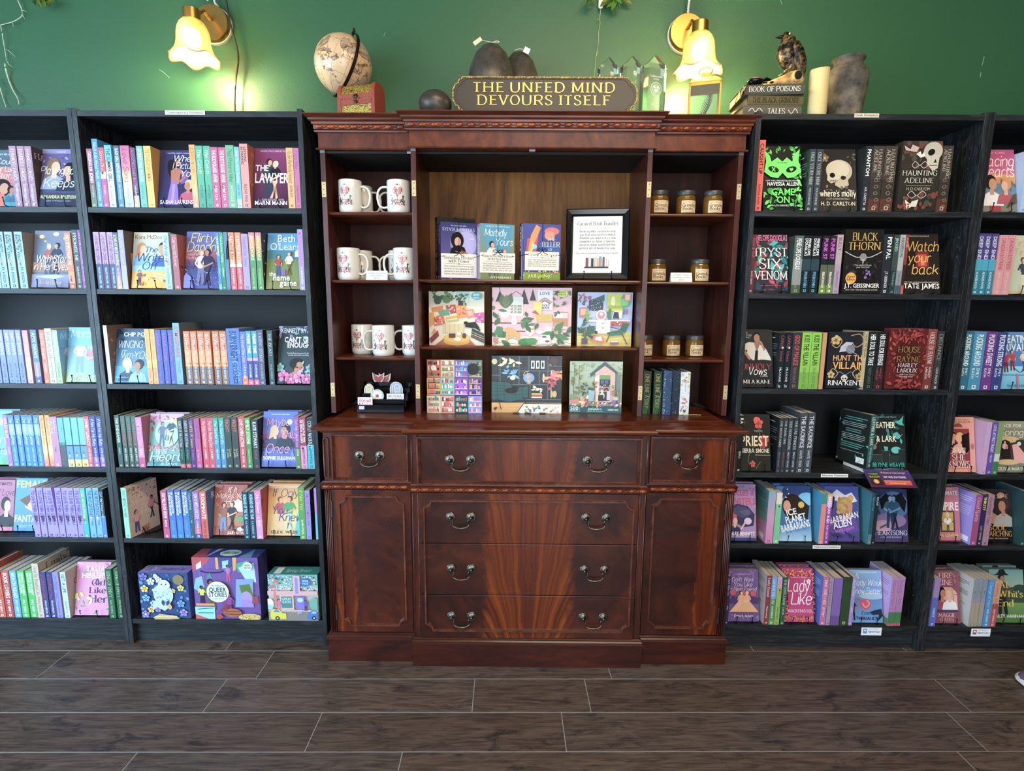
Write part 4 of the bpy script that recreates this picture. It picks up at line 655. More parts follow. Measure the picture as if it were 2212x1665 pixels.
'fireline': "R 0 0 100 150 8a4456;n 16 2 5 12 6a3448,b87078 0 110 100 150;T f 50 132 15 f0c0b8 64 FIRE;T f 50 112 15 f0c0b8 62 LINE;E 50 82 40 24 e89a98;R 10 34 80 50 e0a090;L 1.6 6a3444 10,84 90,84;L 1.6 6a3444 24,36 24,100;L 1.6 6a3444 76,36 76,100;B 36 40 66 241416 c07a60 a03a50 1 1;B 62 38 68 c8a070 e0b090 ece4e8 -1;R 10 34 80 6 3a3a60;T f 50 20 10 f4c8c0 74 MAGGIE;T f 50 7 10 f4c8c0 66 GATES",
'whit': "G 100 150 6a9a98 9ab8a0;G 50 100 4a5a48 3f4a38;G 0 56 6f9a4a 4f7838;E 88 96 20 12 3a4a3a;M 36 16 118 2a2a28 a87a58 5a4a44 2a2c30;P 26282a 14,134 58,134 48,140 44,150 30,150 24,140;T f 40 98 18 e8d83a 30 At;T f 60 72 18 e8d83a 72 Whit's;T f 44 46 19 e8d83a 56 End;T b 50 14 9 f0ece0 90 BAILEY HANNAH",
'orange': "R 0 0 100 150 a8542f;n 10 3 10 20 7a3420,c87a4a 20 60 100 150;V 60 120 20 60 4a2418;V 50 100 18 200 4a2418",
'leaves': "R 0 0 100 150 7a5a4c;n 12 3 10 18 b84a28,d0703a 0 0 100 150;T f 66 116 18 e0c0a0 50 EV;T f 66 92 18 e0c0a0 50 FA",
'grumpy': "R 0 0 100 150 5c4440;T k 60 118 26 f0e0d8 70 Gr;R 20 50 80 44 c8783a;T k 60 92 16 f0e0d8 40 t",
'fiance': "R 0 0 100 150 4a3830;T f 50 122 14 d8c8b8 86 FIANCEE;R 30 40 26 50 6a5444;N 20 4 1 2 8a7460 50 20 90 60;T s 60 10 8 c8b8a8 60 ALEX",
'atmos': "R 0 0 100 150 5c7278;T b 50 122 13 b83a38 96 ATMOSPHERE;E 60 60 50 40 48606a",
'stand': "R 0 0 100 150 c08a28;E 60 100 14 18 2a2420;E 64 92 9 12 c07a58;V 40 70 30 20 8a5a20;T k 60 120 14 4a3418 50 U",
'getlife': "R 0 0 100 150 b8a898;T b 60 96 18 c02a38 70 GET A;T b 60 72 22 c02a38 50 LI;T b 60 46 18 c02a38 60 CH;T b 60 24 18 c02a38 60 BR",
'emily': "R 0 0 100 150 b8a898;T f 56 124 18 6a4a38 90 Emily;V 90 140 16 40 6a7a58",
'tan': "R 0 0 100 150 8a7c72;T b 56 112 15 3a3438 80 AND;T b 60 90 17 3a3438 50 BA;T b 60 68 17 3a3438 50 TO",
'strike': "R 0 0 100 150 b0607c;E 60 110 5 6 2a1a20;P 2a1a20 54,60 66,60 62,106 56,106;E 30 78 5 6 2a1a20;P 2a1a20 22,30 36,30 33,74 27,74;V 70 84 30 150 a84a3a",
'flock': "R 0 0 100 150 1c1d20;R 30 128 50 1.5 a8a8a8;n 10 3 6 16 8a1f28 20 20 100 110",
'beast': "R 0 0 100 150 2a2420;n 14 3 10 20 4a5a34,5a4a38 0 0 100 150",
'house': "R 0 0 100 150 36302c;n 20 3 8 16 3f5a3a,5a6a3a,d88a4a 0 0 100 130;R 30 60 50 60 1f4a50;P e0a848 30,120 56,140 80,120;R 40 70 8 18 cfe0d8;R 60 70 8 18 cfe0d8;T k 50 16 16 e8c030 60 H",
'roomh': "R 0 0 100 150 2f6aa0;T b 60 118 20 d8dce0 80 ROO;P c89a68 30,20 80,20 70,90 40,90",
'crimson': "R 0 0 100 150 a8303f;n 10 2 20 40 c05a50,7a1f30 0 0 100 150;T k 60 84 26 f4e0e0 60 B",
'mauve2': "R 0 0 100 150 b0503a;T k 60 110 26 f0d0b8 60 C;n 8 3 10 20 7a2f20 0 0 100 80",
'wback': "R 0 0 100 150 c8c4c0;R 10 130 76 1.6 5a5a60;R 10 125 76 1.6 5a5a60;R 10 120 60 1.6 5a5a60;R 10 100 76 1.6 5a5a60;R 10 95 76 1.6 5a5a60;R 10 90 76 1.6 5a5a60;R 10 60 70 1.6 5a5a60",
'bback': "R 0 0 100 150 4a62c0;R 10 130 76 1.6 c8d0f0;R 10 124 76 1.6 c8d0f0;R 10 118 76 1.6 c8d0f0;R 10 112 60 1.6 c8d0f0;R 10 96 76 1.6 c8d0f0;R 10 90 76 1.6 c8d0f0;R 10 84 76 1.6 c8d0f0",
'lback': "R 0 0 100 150 9a86e0;R 20 134 70 1.8 e8e0ff;R 20 128 70 1.8 e8e0ff;R 20 122 60 1.8 e8e0ff;R 20 108 70 1.4 d8d0f8;R 20 102 70 1.4 d8d0f8;R 20 96 70 1.4 d8d0f8;R 20 90 70 1.4 d8d0f8;R 20 84 66 1.4 d8d0f8;P f0f0ff 66,6 92,6 92,22 66,22",
'pback': "G 60 150 4a8a98 6a9a78;G 0 60 c07a98 d88ab0;R 14 134 76 1.6 2a3a48;R 14 128 76 1.6 2a3a48;R 14 122 70 1.6 2a3a48;R 14 108 76 1.4 2a4a48;R 14 100 76 1.4 2a4a48;R 14 92 76 1.4 4a4a48;R 14 84 76 1.4 4a4a58;P e8e8e0 60,8 88,8 88,22 60,22",
'vback': "R 0 0 100 150 c9a0dc;R 14 130 76 1.4 7a5a98;R 14 124 76 1.4 7a5a98;R 14 118 70 1.4 7a5a98;R 14 96 76 1.4 7a5a98;R 14 90 76 1.4 7a5a98;R 0 0 100 22 5a8a58",
'dback': "R 0 0 100 150 1f2428;R 14 134 60 2 c0c4c8;R 14 118 76 1.4 8a8f94;R 14 112 76 1.4 8a8f94;R 14 106 70 1.4 8a8f94;R 14 94 76 1.4 8a8f94;R 14 88 76 1.4 8a8f94;R 14 70 60 1.4 8a8f94",
}
PUZ = {
'cush': "R 0 0 100 100 e4d8b0;G 78 100 d8dcb8 e4dcc0;L .7 b8b890 12,80 12,100;L .7 b8b890 30,80 30,100;L .7 b8b890 50,78 50,100;L .7 b8b890 72,78 72,100;R 50 88 24 12 a8ccc0;n 26 3 5 12 4a6a3a,6a8a4a,3a5a34 6 82 48 99;n 16 4 5 10 4a5a34,5a7a44 48 80 66 94;E 16 84 7 8 3f5f3a;R 53 74 9 9 4a3f38;E 32 84 7 6 6a8a50;P e8dcc0 0,70 14,76 100,72 100,0 0,0;P b83a30 30,74 48,76 50,60 34,58;N 10 5 1.6 2.4 f0b0a0 34 60 48 74;P d87a3a 4,70 26,74 26,64 6,62;P 6aa88a 16,64 36,68 38,56 20,54;P e88a3a 48,74 66,74 72,52 52,50;N 18 6 1 2 c0503a,f4c080 50 54 68 72;P e07a58 64,66 80,68 84,54 72,50;P f0b090 68,64 78,65 80,57 72,55;P c84a98 82,60 100,62 100,42 84,44;N 14 7 1 2.2 f0a8c8,a03070 84 44 98 60;P d86038 4,54 26,56 30,40 10,36;N 14 8 1.4 2.4 f4c8a0,a83a28 8 40 26 54;P d8b040 30,52 50,56 54,46 34,44;L 1.4 f4ecd0 33,47 52,50;P d89a3a 0,60 10,62 8,40 0,34;P dcc890 26,40 64,40 62,24 26,24;L .7 b89a58 30,24 30,40;L .7 b89a58 38,24 38,40;L .7 b89a58 46,24 46,40;L .7 b89a58 54,24 54,40;P 2a2220 66,42 84,44 90,36 94,26 84,32 66,34;E 67 42 4 3 2a2220;P 8a2434 0,12 16,28 18,18 4,4;P d88a3a 4,22 10,32 14,24;P 1f4a48 78,32 100,22 100,4 76,16;L 1 e87a5a 77,26 100,16;L 1 f0c060 77,22 100,12;L 1 c84a40 76,19 100,8;P b05a38 10,0 26,12 72,12 84,0;E 50 8 24 8 d8a030;E 50 14 24 8 e4b03a;R 36 14 12 8 6a3424;E 54 22 4 3 f0f0ec;E 52 12 6 3.4 f0ece0;E 64 18 4 5 6a3a24;E 86 92 9 7 3fa0a8;T b 86 92 4 e8f4f0 12 1000;T b 86 87 3 e8f4f0 14 PIECE",
'pink': "R 0 0 100 100 e6aeb0;R 0 0 100 16 e8dcc0;L .5 2a2624 0,16 100,0;L .5 2a2624 0,8 50,0;L .5 2a2624 20,16 60,0;L .5 2a2624 60,16 100,4;L .5 2a2624 0,0 30,16;L .5 2a2624 40,0 70,16;L .5 2a2624 70,0 100,14;L .6 8a2f2a 0,40 42,40;R 0 38 42 2 8a2f2a;R 20 24 26 2 8a2f2a;P 241f20 8,84 4,76 14,76;P 241f20 10,96 5,78 13,78;L .6 241f20 9,96 9,100;P 241f20 40,98 34,72 46,72;P 241f20 51,98 47,78 55,78;P 241f20 62,98 58,78 66,78;R 22 52 17 32 dcd8c4;L .7 4a2a24 21,84 30,94 40,84;T b 30 66 4 2a2624 14 WE GO HIGH;T b 30 61 4 2a2624 14 WE GO HIGH;T b 30 56 4 2a2624 14 WE GO HIGH;E 29 76 5 2.4 e8f0f0 -30;E 16 56 6 9 e8e4cc;V 16 64 26 100 5a6a3a;V 17 64 28 75 5a6a3a;V 17 64 24 88 6a7a48;n 8 3 8 14 2f5f3a,3f7a48 0 44 8 90;E 28 42 4 6 ece8e0;E 28 49 2.4 2.4 ece8e0;P 3f7a4a 8,34 2,20 10,16 14,30;n 9 5 10 20 2f6a3c,3f8048 0 10 12 36;P c06a60 1,14 8,14 7,4 2,4;P d89840 18,30 26,30 34,22 36,8 32,8 30,16 22,16 20,8 17,8;E 20 28 4 4 d89840;E 48 26 6 9 e8c8b0;R 43 28 11 2 b8503f;n 10 7 10 18 2f5f38,3a7a44 34 34 60 50;E 42 6 9 7 2f7a3a;E 50 8 7 6 3a8a44;R 57 62 19 34 e4e0d8;T b 66 88 4.5 2a2624 12 LOVE;C 2 d84a40 58,74 66,82 75,74;C 2 e8b040 59,73 66,80 74,73;C 2 7a5ab0 60,72 66,78 73,72;T b 66 68 3.6 2a2624 12 LIVES;T b 66 63.5 3.6 2a2624 12 HERE;R 52 52 10 24 e8cc4a;P b02a44 50,58 58,52 60,54 54,62;R 56 42 20 12 c8a83a;R 77 30 18 28 e8b8b0;L .8 6a2f24 77,58 95,58;R 77 34 18 14 b87a44;R 78 20 7 20 c88a50;E 84 52 5 3 d8e0e8;P ece4dc 58,4 66,28 70,34 76,32 74,24 74,4;E 66 16 3 2 7a4a2c;E 70 8 3 2 7a4a2c;E 60 24 5 3 e8e4dc;n 12 9 10 22 2f5f38,3a7a44 74 2 100 26;n 16 8 5 9 3a5a34,4a6a3c 78 56 100 92;E 88 90 6.5 6 d0d83a;T b 88 91 3 2a3a20 9 1000;T b 88 87 2.6 2a3a20 9 PIECE;N 10 4 1 1.6 2a2430 77 88 84 95",
'blue': "R 0 0 100 100 a9b8dc;R 0 0 100 26 d8c050;L .5 b8983a 0,20 100,20;L .5 b8983a 0,12 100,12;L .5 b8983a 0,6 100,6;n 14 3 5 10 c8385a,a82a48 4 86 18 94;R 9 76 4 8 4a2a24;n 6 4 5 8 2f6a48 4 76 18 84;P 1f5a48 24,86 48,96 48,84;R 20 66 26 20 1f3a44;N 40 5 .4 .9 d8e4e8,6ab0b0 21 67 45 85;R 53 66 28 32 c0c430;E 64 84 4 9 e8e4a8;R 54 70 26 6 9aa82a;E 86 84 9 12 4f9a58;R 77 76 14 12 6fc06a;R 84 84 12 14 d8783a;R 86 86 8 10 e8b8a0;R 3 54 13 18 c8502f;R 5 58 9 11 e8a070;n 10 7 6 12 8aa83a,6a9a34 10 50 28 64;E 43 58 10 10 f0c8c8;E 43 58 7 7 c87a80;E 43 60 3 3 f4ece8;R 56 50 5 20 3f7a48;R 53 56 4 8 3f7a48;P e8dcb0 62,52 80,52 82,66 66,66;P 22304c 64,52 76,52 74,64 66,64;R 20 46 76 3 ece4d8;R 34 24 26 22 ece4d8;L .6 a89a88 34,37 60,37;R 44 42 5 1 4a3a34;R 44 34 5 1 4a3a34;R 60 38 34 9 b03a34;N 20 8 .8 1.6 e8d8b0,2a5a7a,c84a38 61 40 93 46;P 1f6a50 76,28 84,44 94,42 88,26;P 24785a 54,26 80,32 84,22 60,20;L 1.6 6a2f1c 54,24 80,28;L 1.6 6a2f1c 60,24 54,8;L 1.6 6a2f1c 82,24 92,4;L 1.4 6a2f1c 60,36 88,30;n 26 5 7 14 1f4a34,2a5f40 4 18 26 44;R 8 4 11 11 4a3f54;P d8482f 26,10 50,6 46,18 30,20;P f4ece0 32,12 46,10 44,18 34,18;R 60 4 16 2 b03a3a;R 61 6 14 2 3a5a9a;R 62 8 12 2 e8e0d0;E 34 26 3 3 2a3048;R 88 60 3 10 b83a4a;R 83 60 3 10 3a6aa0",
'shelf': "R 0 0 100 100 3a4448;R 0 0 100 18 d8a058;L .4 b07a3a 0,10 100,10;L .4 b07a3a 0,5 100,5;P 31383c 0,100 100,100 100,18 0,18;L 1.4 5c686c 12,100 12,54;L 1.4 5c686c 0,66 12,66;L 1.4 5c686c 12,82 38,82;L 1.4 5c686c 39,100 39,50;L 1.4 5c686c 39,74 100,74;L 1.4 5c686c 53,100 53,74;L 1.4 5c686c 12,50 80,50;L 1.4 5c686c 68,74 68,50;L 1.4 5c686c 80,100 80,24;L 1.4 5c686c 55,50 55,26;L 1.4 5c686c 80,82 100,82;L 1.4 5c686c 80,60 100,60;L 1.4 5c686c 0,24 100,24;n 10 3 7 12 e0dca8 18 86 34 94;E 4 90 4 5 c8c088;n 14 5 6 10 6ab0dc,4f98cc 16 66 34 78;E 30 62 4 4 e8dca8;E 46 88 3.5 8 20282c;R 56 78 5 14 e0e4e0;R 63 78 5 14 e0e4e0;R 70 78 5 14 e0e4e0;E 58.5 85 1.4 5 2a2f30;E 65.5 85 1.4 5 2a2f30;E 72.5 85 1.4 5 2a2f30;E 53 62 8 8.5 6a9ad0;n 8 7 4 8 d8a070 48 56 58 68;E 53 53 3 1.5 c8a850;L 1.2 c8a850 45,66 47,72 53,74;E 74 62 1.4 8 d8dccc;R 82 84 3.5 10 b8c04a;R 88 84 3.5 10 8ab0c8;R 84 66 4 10 c8d0a0;E 88 92 8 8 3a2c28;E 88 92 6 6 4a3a34;n 12 9 6 12 c84a50,a83a44 81 46 92 58;R 84 28 3 12 c8b070;n 12 10 7 14 d86a70,e89a5a 84 62 99 72;E 90 34 3 6 c8b070;n 8 12 5 9 d8d4b0 57 40 72 46;R 57 30 16 2.4 c83a38;R 57 33 15 2.4 e8c048;R 57 27 15 2.4 e8e0d0;P 2f5a58 0,56 26,54 30,44 52,48 52,28 26,20 0,26;L .5 1c3a3c 0,50 26,48;L .5 1c3a3c 0,44 28,42;L .5 1c3a3c 0,38 52,40;L .5 1c3a3c 0,32 52,34;L .5 1c3a3c 8,24 8,56;L .5 1c3a3c 18,22 18,56;L .5 1c3a3c 34,24 34,46;L .5 1c3a3c 44,26 44,48;L 1 2a1f1a 10,24 14,6;L 1 2a1f1a 46,28 50,14;E 28 40 9 5 1a1a1e;E 34 43 4 3 1a1a1e;P e8e4d0 36,0 46,17 100,17 100,0;L 1 3a2a30 36,0 46,17;L 1 3a2a30 46,17 100,17;N 26 13 1 2.2 3a5ab0,d8a040,5a9a5a,c0504a 46 2 98 14;N 8 14 1 1 2a2020 4 6 8 10;C .8 2a1f1a 2,8 8,10 4,5",
'garden': "G 14 100 b0bc9c 93a888;n 50 3 3 8 8fa884,7f9a78 30 60 100 98;R 0 0 100 13 1f5f60;T b 10 5 7.5 e8f0ec 15 500;T s 10 2 2.6 c8dcd8 16 PIECE PUZZLE;T b 50 6 4.5 e8f0ec 26 good puzzle co.;T s 50 2.6 2.2 c8dcd8 36 a puzzle for the garden;T b 84 5 3.4 e8f0ec 20 GARDENER'S NOOK;L .5 c8dcd8 20,2 20,11;n 30 5 5 9 7a7a40,9a9450,6a6f3a 4 40 22 92;L .8 5a5a30 8,34 9,92;L .8 5a5a30 18,34 18,92;P 3a5a5c 38,76 66,100 90,80 92,74 66,92 40,70;P d8a898 48,78 66,92 86,78 86,22 50,22;P e8d8c8 48,70 55,74 55,22 48,22;R 57 24 20 50 2a3a40;R 57 66 20 8 6a9a4a;R 59 58 6 6 4a6a80;R 67 58 6 6 4a6a80;R 57 50 20 1.4 c8b8a0;R 57 42 20 1.4 c8b8a0;N 20 7 1 2 c84a3a,e8b8a0,8ab0b8 58 44 76 56;P 6a7f80 88,78 96,74 96,24 88,22;E 62 34 5 7 d8c8a0;E 62 43 3 3 d8c8a0;R 55 24 10 12 2a2a30;R 71 26 6 18 c8c0d0;n 30 8 4 9 3f5a3c,2f4a34 24 40 48 56;N 40 10 2 4 d88a70,e8b0a0,c05a50,6a9a5a,f0d0a0 0 14 46 32;P c8786a 0,26 18,28 18,18 0,18;P 8ab0c0 36,46 48,44 46,24 36,24;L 1.4 c86a4a 48,58 50,16;P c86a4a 45,62 53,62 50,54;E 88 30 6 4 b8c0b0;n 12 12 4 8 5f8a4f,c0504a 78 34 92 56;N 26 13 1.6 3 8a6ab0,e8e0d0,d8a040,c85a6a 50 14 100 22;L 1.4 c86a4a 90,44 94,22;E 84 22 4 5 7a5ab0",
'owl': "R 0 0 100 100 24467e;N 46 3 2 5 3a6ab0,2f5f98,4a8ac0,1f3c70 0 0 100 100;N 16 5 .6 1.2 e8a050,e87a50 24 84 46 98;E 82 86 11 11 8a7a50;E 36 94 4 5 b8d0ec;F 26 82 8 d8e4f0 f4f4e0;F 42 86 7 d8e4f0 f4f4e0;F 34 62 7 d0dcf0 f4f4e0;F 12 66 8 e8d04a d8a030;F 86 68 7 e8d84a d8a030;F 22 20 7 e8c84a d88a40;F 70 62 5 e8d04a d8a030;F 12 92 8 7a6ac8 5a4aa8;F 48 70 6 8a7ad0 6a5ab8;F 88 14 8 9a86d8 7a66c0;F 10 10 8 8a7ad0 e8e8f0;F 36 22 7 9a86d8 7a66c0;F 84 34 8 5a9ae0 3a7ac8;F 14 46 8 6aa8e0 4a88c8;F 28 34 7 9ac8ec 6aa0d8;E 50 54 20 24 b8cfe0;P b8cfe0 30,40 24,20 36,26 50,18 60,26 66,44;N 36 7 1 2 8aa8c8,dce8f0 34 36 64 62;E 54 76 12 11 d0e0ec;E 49 77 1.3 1.6 20304c;E 58 77 1.3 1.6 20304c;P 3a4a60 53,74 55,74 54,71;P c8b070 26,4 40,12 74,8 80,2 60,0 30,0;L .8 e8dca8 30,6 74,6;E 62 28 4 6 e8a04a;V 50 30 14 100 2f4a68;V 56 30 14 70 2f4a68",
'queer': "R 0 0 100 100 6a4a98;L .6 8a6ab0 10,50 10,90;L .6 8a6ab0 16,50 16,90;L .6 8a6ab0 22,50 22,90;P b83a4a 0,100 28,100 22,90 0,76;P e8e0d8 6,88 14,94 14,84 6,80;P d8a040 36,76 40,76 40,100 36,100;P d89a3a 62,78 66,80 68,100 62,100;P 3a3f88 40,100 62,100 60,84 42,84;P 8ac8e0 46,94 56,96 54,84 46,82;P 3fa088 66,90 86,96 90,80 70,76;P a8d0e8 70,84 94,92 96,60 80,64;E 30 78 18 3.6 2a2440;E 30 79 16 2.4 6a4a98;P 7ab0d8 4,66 14,70 16,52 8,44 0,50;P 3f8a98 20,66 26,76 30,66;M 54 62 26 4a2a20 8a5a40 a86ac8 c83a68;M 26 14 50 2a1a18 8a5a48 4f6a3a 5a6a3c;M 12 24 30 2a1a14 6a4430 d0d848 3a2a40;R 2 22 28 3.6 e08a40;R 0 0 30 20 8ad0ec;L 1 2a3048 4,16 28,18;L 1 2a3048 4,10 28,10;P c84a3f 0,0 20,0 0,8;P 7a98c8 66,66 92,66 90,20 62,20;P 5a7a38 70,56 86,58 92,36 74,38;P 9a3a4a 76,38 98,38 98,26 76,26;E 80 34 9 12 a88ad0;R 72 20 16 12 9a7ad0;N 40 5 .5 1 e8d8a0,c84a3a 70 0 98 8;E 84 4 18 6 c8b060;N 30 8 .5 1 f4ecc0,8a6a30 70 1 98 8;M 54 8 36 3a1a28 8a4a7a 8a3a9a 7a2a6a;E 58 12 14 7 a85a30;L 1 5a2a18 46,14 70,14;L 1 5a2a18 46,10 70,9;P b8202c 34,8 40,10 44,5 38,1 33,3;P 8a2f40 38,14 50,28 52,16;E 38 46 17 17 e8dc9a;E 38 46 15.5 15.5 d8ecdc;T b 38 46 7 22303a 26 QUEER;T b 38 38 7 22303a 28 STORIES;T s 38 55 2.8 22303a 20 THE WORLD OF;T s 38 34 2 3a4a50 22 a jigsaw puzzle;E 86 88 7 7 d8ecdc;T b 86 88 3.4 22303a 10 1000;T b 86 84 2.6 22303a 10 PIECES",
'spring': "R 0 0 100 100 c8b8b8;G 70 100 7ab0b8 9ac0b8;N 120 3 1 2.4 e8f0f4,2f5f5a,3f7a70,c8e0e8 0 64 100 99;R 0 56 100 10 d8a8a8;R 52 56 14 44 d8a8b8;R 56 60 6 36 8a86c8;R 24 16 28 40 e0b0b0;R 27 28 22 26 4a8a88;T b 38 46 5 c8e4e0 18 CHEAP;T b 38 39 5 c8e4e0 18 EATS;R 56 26 18 28 7a6ad0;E 65 46 6 5 a8d8ec;P d07a60 14,28 18,28 16,74 12,60;N 12 5 2 3 d8604a 8 74 24 96;R 0 0 100 20 8a8480;R 0 20 100 5 c8b0a0;M 22 22 26 3a2028 c88a78 c86aa8 d8709a;M 76 22 24 2a2038 8a6a98 5a4ab8 3a2f88;P 8a9ad8 58,20 70,24 68,18 60,14;E 94 38 10 14 6ab0a0;E 4 38 8 12 e8e0c8;R 0 26 10 10 8ad0d8;P d8d020 4,6 4,18 10,26 22,26 28,18 36,16 36,4 8,3;P 4a8ab8 10,19 14,25 20,25 24,19;E 18 6 4.4 4.4 2a2a34;E 18 6 2 2 c8c8c8;P 2a6ac0 78,6 80,16 88,24 98,24 100,4 84,3;P 8ac0e0 86,17 90,22 97,22 97,17;E 92 7 4.4 4.4 2a2a34;E 92 7 2 2 c8c8c8;L 1.2 c8a050 44,12 56,20 62,12;E 78 86 10 9 2a6ab8;T b 78 87 4.4 a8d4ec 14 1000;T b 78 82 3.4 a8d4ec 16 PIECE",
}
def grid_puzzle(p):
    R = random.Random(4); bgs = ['c8503a', 'd8b890', '5a5ab0', '4a8a80', 'e0a030', '8ab8a0', '8a3fa8', '5a3a90', 'd8c8a8', 'd89a90', '1f4a58', '6a8ae0']
    pal = [['2a2430', '3f7a58', 'f0d8c0', 'e07a50'], ['e8e4d0', '6a9a5a', 'c86a50', '3a3a48'], ['c83a6a', 'e8e0e8', '3fb0c0', 'e8a0c0'], ['e88a50', 'c0503a', '2f6a60', 'e8c890'],
           ['4a8ad0', '3a6a48', 'd84a6a', '2a2030'], ['b83a40', 'e8e4dc', '3a6a98', '5ab0a0'], ['f0d0f4', '5a2a80', 'c070e0', 'e8f0f8'], ['d8a050', 'b080e0', '2f2460', 'e8c0a0'],
           ['3f8a78', 'd8606a', '8a6a58', 'c8a858'], ['8a2020', 'e8e0d0', 'c85a48', '5a3a30'], ['c8503a', '3fb0a0', 'e0c090', '2a7a78'], ['e89ac0', 'f0e070', 'd04a8a', 'f0f0f8']]
    for i in range(12):
        cx, cy = (i % 4)*25, 100-(i//4+1)*100/3; p.rect(cx, cy, 24.7, 33, bgs[i])
        for k in range(3):
            y = cy+2+k*10.5; p.rect(cx+1.5, y, 21.7, 1, pal[i][3]); x = cx+2.5
            while x < cx+21:
                w_ = R.uniform(1.2, 3.2); h_ = R.uniform(4, 8.5); c = R.choice(pal[i][:3])
                if R.random() < .2: p.ell(x+2, y+3.6, 2, 2.6, c, 10); w_ = 4
                else: p.rect(x, y+1, w_, h_, c)
                x += w_+R.choice((.2, .4, 1))
        if i % 3 == 0: p.ell(cx+12, cy+18, 5, 5, pal[i][2], 14)
        if i == 6: p.heart(cx+12, cy+20, 7, 'a04ad0')
    p.ell(84, 84, 10.5, 11, '26262a', 28)
